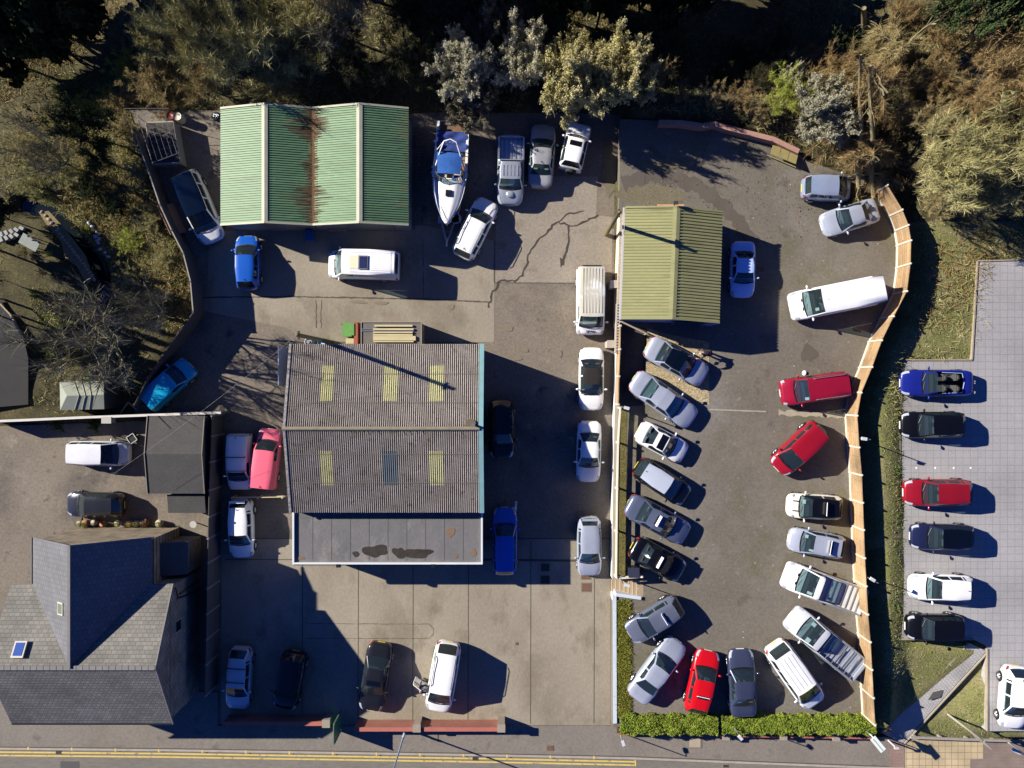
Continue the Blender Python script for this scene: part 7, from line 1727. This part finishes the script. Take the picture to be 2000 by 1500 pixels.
# side yard and garden bits
wf_ = thing('open_crate', 'open dark crate with a white rim beside the felt roofed garage', 'crate', tuple(P(263, 856, .1)), .6)
mb = MB()
for a, b in (((-.27, -.27), (.27, -.27)), ((.27, -.27), (.27, .27)), ((.27, .27), (-.27, .27)), ((-.27, .27), (-.27, -.27))): mb.bar((*a, .42), (*b, .42), .05, .05)
each(mb, 'rim', mat('grey_white', (.4, .4, .38), rough=.6), wf_); mb = MB(); mb.box((0, 0, .2), (.5, .5, .36)); mb.build('crate_body', BLACK, wf_)
rt_ = thing('round_table', 'round grey table top beside the felt roofed store', 'table', tuple(P(385, 1021, 0)))
mb = MB(); mb.cyl((0, 0, .66), .24, .04, 20); mb.build('top', mat('table_grey', (.34, .34, .33), (.42, .42, .41), rough=.7, scale=6), rt_); mb = MB(); mb.tube([(0, 0, 0), (0, 0, .66)], .04, 8); mb.build('leg', GALV, rt_)
jb = thing('grey_box', 'grey box hung on the white topped garden wall', 'box', tuple(P(217, 817, 1.2)))
mb = MB(); mb.box((0, -.1, .3), (.6, .38, .6)); mb.build('case', mat('box_grey', (.36, .35, .32), rough=.7), jb); mb = MB(); mb.box((0, -.1, .63), (.66, .44, .05)); mb.build('lid', mat('box_grey', (.36, .35, .32)), jb)
bp = thing('broken_barrow', 'pale handles of a cart propped behind the garden wall', 'cart', tuple(P(262, 800, .4)), .6)
mb = MB(); mb.bar((-.7, .2, .5), (.2, .5, .6), .07, .07); mb.bar((.2, .5, .6), (.35, -.25, .5), .07, .07); each(mb, 'handle', mat('old_timber_rail', (.34, .27, .19)), bp)
PT = 'flower pots along the wall of the stone house'
TERRA = mat('terracotta', (.27, .12, .06), (.34, .16, .09), rough=.9, scale=5)
for i, (x, y, r, tw) in enumerate(((156, 1023, .20, 'lime'), (168, 1022, .26, 'lime'), (184, 1021, .20, None), (201, 1024, .18, None), (231, 1022, .22, 'lime'), (254, 1022, .24, 'olive'), (267, 1022, .22, 'lime'), (283, 1021, .28, 'grey'), (312, 1022, .25, 'lime'))):
    p = P(x, y, .3); lb = ('empty flower pot, %s, along the stone house wall' % ('left of two' if x == 184 else 'right of two')) if tw is None else 'planted pot along the wall of the stone house'
    o = thing('flower_pot', lb, 'flower pot', (p.x, p.y, 0), 0, PT); mb = MB(); mb.tube([(0, 0, 0), (0, 0, .36), (0, 0, .40), (0, 0, .38), (0, 0, .3)], [r * .7, r, r * 1.08, r * .85, r * .8], 14); mb.build('pot', TERRA if i % 2 else mat('pale_pot', (.36, .32, .24), rough=.9), o, True)
    if tw:
        tm2, cm2 = gen('shrub', i); c = link('plant', cm2, o, (0, 0, .34)); c.scale = (r * 1.1, r * 1.1, .45); c.material_slots[0].link = 'OBJECT'; c.material_slots[0].material = TW[tw]
tbl = thing('garden_table', 'grey green garden table in the dark garden by the path', 'table', tuple(P(70, 477, .1)), -.5)
mb = MB(); mb.box((0, 0, .72), (1.35, .75, .05)); mb.build('top', mat('table_green', (.10, .13, .12), (.16, .19, .18), rough=.5, scale=3), tbl); mb = MB()
for x in (-.58, .58):
    for y in (-.3, .3): mb.box((x, y, .35), (.05, .05, .7))
each(mb, 'leg', IRON, tbl)
SG_ = 'stepping stones at the left edge of the garden'; SM_ = mat('step_stone', (.24, .25, .24), (.34, .35, .33), rough=.9, scale=4)
for i in range(9):
    x, y = (3 + (i // 2) * 10, 458 - (i // 2) * 3 + (i % 2) * 10); p = P(x, y, .2); o = thing('stepping_stone', 'pale stepping stone at the left edge of the dark garden', 'stone', tuple(p), .4 + .1 * i, SG_); mb = MB(); mb.prism([(-.11, -.16), (.10, -.18), (.13, .14), (-.09, .17)], -.25, .12); mb.build('stone', SM_, o)
EG = 'pale edging stones along the garden path'; rr = random.Random(4)
for i in range(22):
    t = i / 21; x = 82 + 102 * t ** .85; y = 414 + 135 * t + 4 * math.sin(t * 5); p = P(x, y, .3); o = thing('edging_stone', 'pale edging stone along the stream side of the garden path', 'stone', (p.x, p.y, .25), rr.uniform(0, 3), EG); mb = MB(); mb.ball((0, 0, .06), (rr.uniform(.13, .2), rr.uniform(.09, .14), .12), 7, 5); mb.build('stone', mat('edging_stone', (.25, .21, .14), (.34, .29, .21), rough=.95, scale=4), o)
BG_ = 'pale boulders in the stream'
for i in range(11):
    x, y = 183 + 28 * i / 11 + rr.uniform(-6, 6), 440 + 68 * i / 11 + rr.uniform(-4, 4); p = P(x, y, 0); o = thing('boulder', 'pale wet boulder in the dark stream bed', 'boulder', (p.x, p.y, float(terr(p.x, p.y)) + .02), rr.uniform(0, 3), BG_); mb = MB(); mb.ball((0, 0, .1), (rr.uniform(.12, .24), rr.uniform(.1, .18), .16), 7, 5); mb.build('stone', mat('boulder_stone', (.26, .28, .31), (.42, .44, .47), rough=.5, scale=3), o)
gf = thing('timber_fence', 'low pale timber fence rail beside the dark drive at the left edge', 'fence', (0, 0, 0)); mb = MB(); a, b, c = P(-10, 582, 1.2), P(21, 615, 1.2), P(46, 662, 1.2); mb.bar(a, b, .09, .12); mb.bar(b, c, .09, .12); each(mb, 'rail', mat('old_timber_rail', (.34, .27, .19)), gf); mb = MB()
for p in (a, b, c): mb.box((p.x, p.y, .6), (.12, .12, 1.3))
each(mb, 'post', mat('old_timber_rail', (.34, .27, .19)), gf)
hl = thing('hedge_trimmer_pole', 'long brown pole with a green head lying in front of the garden shed', 'pole', tuple(P(205, 738, .5))); mb = MB(); mb.tube([(-.9, 0, 0), (1.0, -.02, .1)], .025, 6); mb.build('shaft', mat('orange_timber', (.46, .2, .09)), hl); mb = MB(); mb.ball((-1.2, 0, .03), (.3, .14, .12), 8, 5); mb.build('head', mat('green_plastic', (.09, .25, .05)), hl)
p = scatter(260, 960, 1720, 350, 1400, rg, None, ()); p = p[(p[:, 0] > 7.5)]; p[:, 2] = LOT + .014; V, F = cards(p, rg.uniform(.03, .08, len(p)), rg, .9); tag(fastmesh('litter', V, F, mat('litter_white', (.5, .48, .42), rough=.9)), 'tiny pale scraps of litter on the sales lot', None, None, 'stuff')
for x in (1761, 1790, 1827, 1863, 1896):
    o = thing('bay_stud', 'tiny white stud marking a bay between the black hatchback and the dark red car', 'stud', tuple(P(x, 914, PARK)), 0, 'white bay studs in the paved car park'); mb = MB(); mb.tube([(0, 0, -.02), (0, 0, .012), (0, 0, .016)], [.07, .07, .05], 10); mb.build('stud', WHITE, o)
# ------------------------------------------------------------------ people
def skin(name, joints, bones, parent, m, rad, sub=1):
    ids = {k: i for i, k in enumerate(joints)}; me = bpy.data.meshes.new(name); me.from_pydata([joints[k] for k in joints], [(ids[a], ids[b]) for a, b in bones], [])
    o = bpy.data.objects.new(name, me); COL.objects.link(o); md = o.modifiers.new('skin', 'SKIN'); md.use_smooth_shade = True
    for i, k in enumerate(joints): r = rad[k] if isinstance(rad[k], tuple) else (rad[k], rad[k]); me.skin_vertices[0].data[i].radius = r
    me.skin_vertices[0].data[0].use_root = True; o.modifiers.new('sub', 'SUBSURF').levels = sub; o.modifiers['sub'].render_levels = sub
    dg = bpy.context.evaluated_depsgraph_get(); nm = bpy.data.meshes.new_from_object(o.evaluated_get(dg)); nm.name = name
    nm.materials.clear(); nm.materials.append(m); bpy.data.objects.remove(o); return link(name, nm, parent)
SKINM = mat('skin', (.42, .24, .17), rough=.6)
def person(lbl, loc, rz, J, top, legs, hair):
    """J: joints in local space, x forward"""
    o = thing('person', lbl, 'person', loc, rz); V3 = Vector
    J = {k: V3(v) for k, v in J.items()}
    B = [('pelvis', 'chest'), ('chest', 'neck'), ('neck', 'head'), ('head', 'crown'), ('head', 'nose')]
    R_ = dict(pelvis=(.15, .12), chest=(.17, .13), neck=.06, head=(.085, .095), crown=.07, nose=.018)
    for s in 'lr':
        B += [('chest', s + 'sh'), (s + 'sh', s + 'el'), (s + 'el', s + 'wr'), (s + 'wr', s + 'pa'), ('pelvis', s + 'hp'), (s + 'hp', s + 'kn'), (s + 'kn', s + 'an'), (s + 'an', s + 'to')]
        R_.update({s + 'sh': .07, s + 'el': .045, s + 'wr': .03, s + 'pa': (.04, .02), s + 'hp': .095, s + 'kn': .06, s + 'an': .042, s + 'to': .04})
        d = (J[s + 'pa'] - J[s + 'wr']).normalized(); sd = d.cross(V3((0, 0, 1))); sd = sd.normalized() if sd.length > .1 else V3((0, 1, 0))
        for f, (off_, ln) in enumerate(((-.030, .070), (-.010, .082), (.010, .078), (.030, .062))):
            J[s + 'f%d' % f] = J[s + 'pa'] + sd * off_ * 1.1 + d * .035; J[s + 'g%d' % f] = J[s + 'f%d' % f] + d * ln * .6 + V3((0, 0, -.02)); B += [(s + 'pa', s + 'f%d' % f), (s + 'f%d' % f, s + 'g%d' % f)]; R_[s + 'f%d' % f] = .010; R_[s + 'g%d' % f] = .008
        J[s + 'th'] = J[s + 'wr'].lerp(J[s + 'pa'], .6) + sd * (.055 if s == 'l' else -.055) + d * .03; B.append((s + 'wr', s + 'th')); R_[s + 'th'] = .010
    skin('body', J, B, o, SKINM, R_, 2)
    sub = lambda ks: [(a, b) for a, b in B if a in ks and b in ks]
    grow = lambda ks, g: {k: tuple(x * 1.1 + g for x in (R_[k] if isinstance(R_[k], tuple) else (R_[k], R_[k]))) for k in ks}
    tk = ['pelvis', 'chest', 'lsh', 'lel', 'lwr', 'rsh', 'rel', 'rwr']; JJ = {k: J[k].copy() for k in tk}
    for s in 'lr': JJ[s + 'wr'] = J[s + 'el'].lerp(J[s + 'wr'], .85)
    skin('jacket', JJ, sub(tk), o, top, grow(tk, .018), 2)
    lk = ['pelvis', 'lhp', 'lkn', 'lan', 'rhp', 'rkn', 'ran']; skin('trousers', {k: J[k] for k in lk}, sub(lk), o, legs, grow(lk, .014), 2)
    mb = MB(); c = J['head'].lerp(J['crown'], .55); nd = (J['nose'] - J['head']).normalized() * .025; mb.ball(c - nd + V3((0, 0, .02)), (.105, .10, .10), 12, 8); mb.build('hair', hair, o, True)
    for s in 'lr':
        mb = MB(); a = J[s + 'an']; b = J[s + 'to']; d = (b - a); d.z = 0; d.normalize(); mb.ball(a.lerp(b, .5) + V3((0, 0, -.03)), (.14, .055, .05), 10, 6); mb.build('shoe', mat('dark_shoe', (.02, .018, .016), rough=.5), o, True)
    return o
bend = dict(pelvis=(0, 0, .90), chest=(.42, 0, 1.12), neck=(.58, 0, 1.16), head=(.68, 0, 1.20), crown=(.75, 0, 1.28), nose=(.80, 0, 1.17),
            lsh=(.44, .20, 1.12), lel=(.66, .30, 1.06), lwr=(.90, .30, 1.05), lpa=(.97, .29, 1.04), rsh=(.44, -.20, 1.12), rel=(.62, -.30, .98), rwr=(.84, -.22, 1.06), rpa=(.92, -.20, 1.05),
            lhp=(0, .10, .86), lkn=(.04, .12, .47), lan=(-.05, .13, .09), lto=(.10, .14, .05), rhp=(0, -.10, .86), rkn=(.02, -.12, .47), ran=(-.06, -.13, .09), rto=(.09, -.15, .05))
person('person in a dark plum jacket bending over the windscreen of the silver saloon', tuple(P(1380, 690, LOT)), PI + .12, bend, mat('plum_jacket', (.05, .03, .04), rough=.9), mat('dark_trousers', (.02, .02, .025), rough=.9), mat('pale_hair', (.36, .30, .25), rough=.8))
lean = dict(pelvis=(0, 0, .95), chest=(.16, 0, 1.32), neck=(.22, 0, 1.48), head=(.27, 0, 1.58), crown=(.28, 0, 1.69), nose=(.38, 0, 1.56),
            lsh=(.17, .20, 1.36), lel=(.38, .25, 1.18), lwr=(.60, .20, 1.15), lpa=(.68, .18, 1.14), rsh=(.17, -.20, 1.36), rel=(.36, -.28, 1.16), rwr=(.58, -.24, 1.10), rpa=(.66, -.23, 1.09),
            lhp=(0, .10, .90), lkn=(.06, .12, .49), lan=(-.02, .12, .09), lto=(.13, .13, .05), rhp=(0, -.10, .90), rkn=(.0, -.12, .49), ran=(-.10, -.12, .09), rto=(.05, -.13, .05))
person('person in a navy blue jacket standing at the open door of the white van', tuple(P(822, 1331, 0)), -.15, lean, mat('navy_jacket', (.02, .045, .13), rough=.9), mat('dark_trousers', (.02, .02, .025)), mat('brown_hair', (.07, .04, .025), rough=.8))
# the open driver's door of the white van
mbv = Vh['minibus']; W2_ = .94
dL = (P(853, 1393, .9) - P(877, 1256, .9)).length
hinge = Vector((dL / 2 - .30 * dL, -W2_ * .99, 0)); dd = Vector((math.cos(math.radians(-118)), math.sin(math.radians(-118)), 0)) * 1.1
mb = MB(); mb.bar(hinge + Vector((0, 0, .72)), hinge + dd + Vector((0, 0, .72)), .09, .85); dr_ = mb.build('door', paint(WHT), mbv)
mb = MB(); mb.bar(hinge + dd * .15 + Vector((0, 0, 1.42)), hinge + dd * .95 + Vector((0, 0, 1.42)), .03, .55); mb.build('door_window', GLASS, dr_)
mb = MB()
for a, b in (((.05, 1.15), (.35, 1.70)), ((.35, 1.70), (.95, 1.72)), ((.95, 1.72), (1.0, 1.15))): mb.bar(hinge + dd * a[0] + Vector((0, 0, a[1])), hinge + dd * b[0] + Vector((0, 0, b[1])), .05, .06)
each(mb, 'door_frame', paint(WHT), dr_)
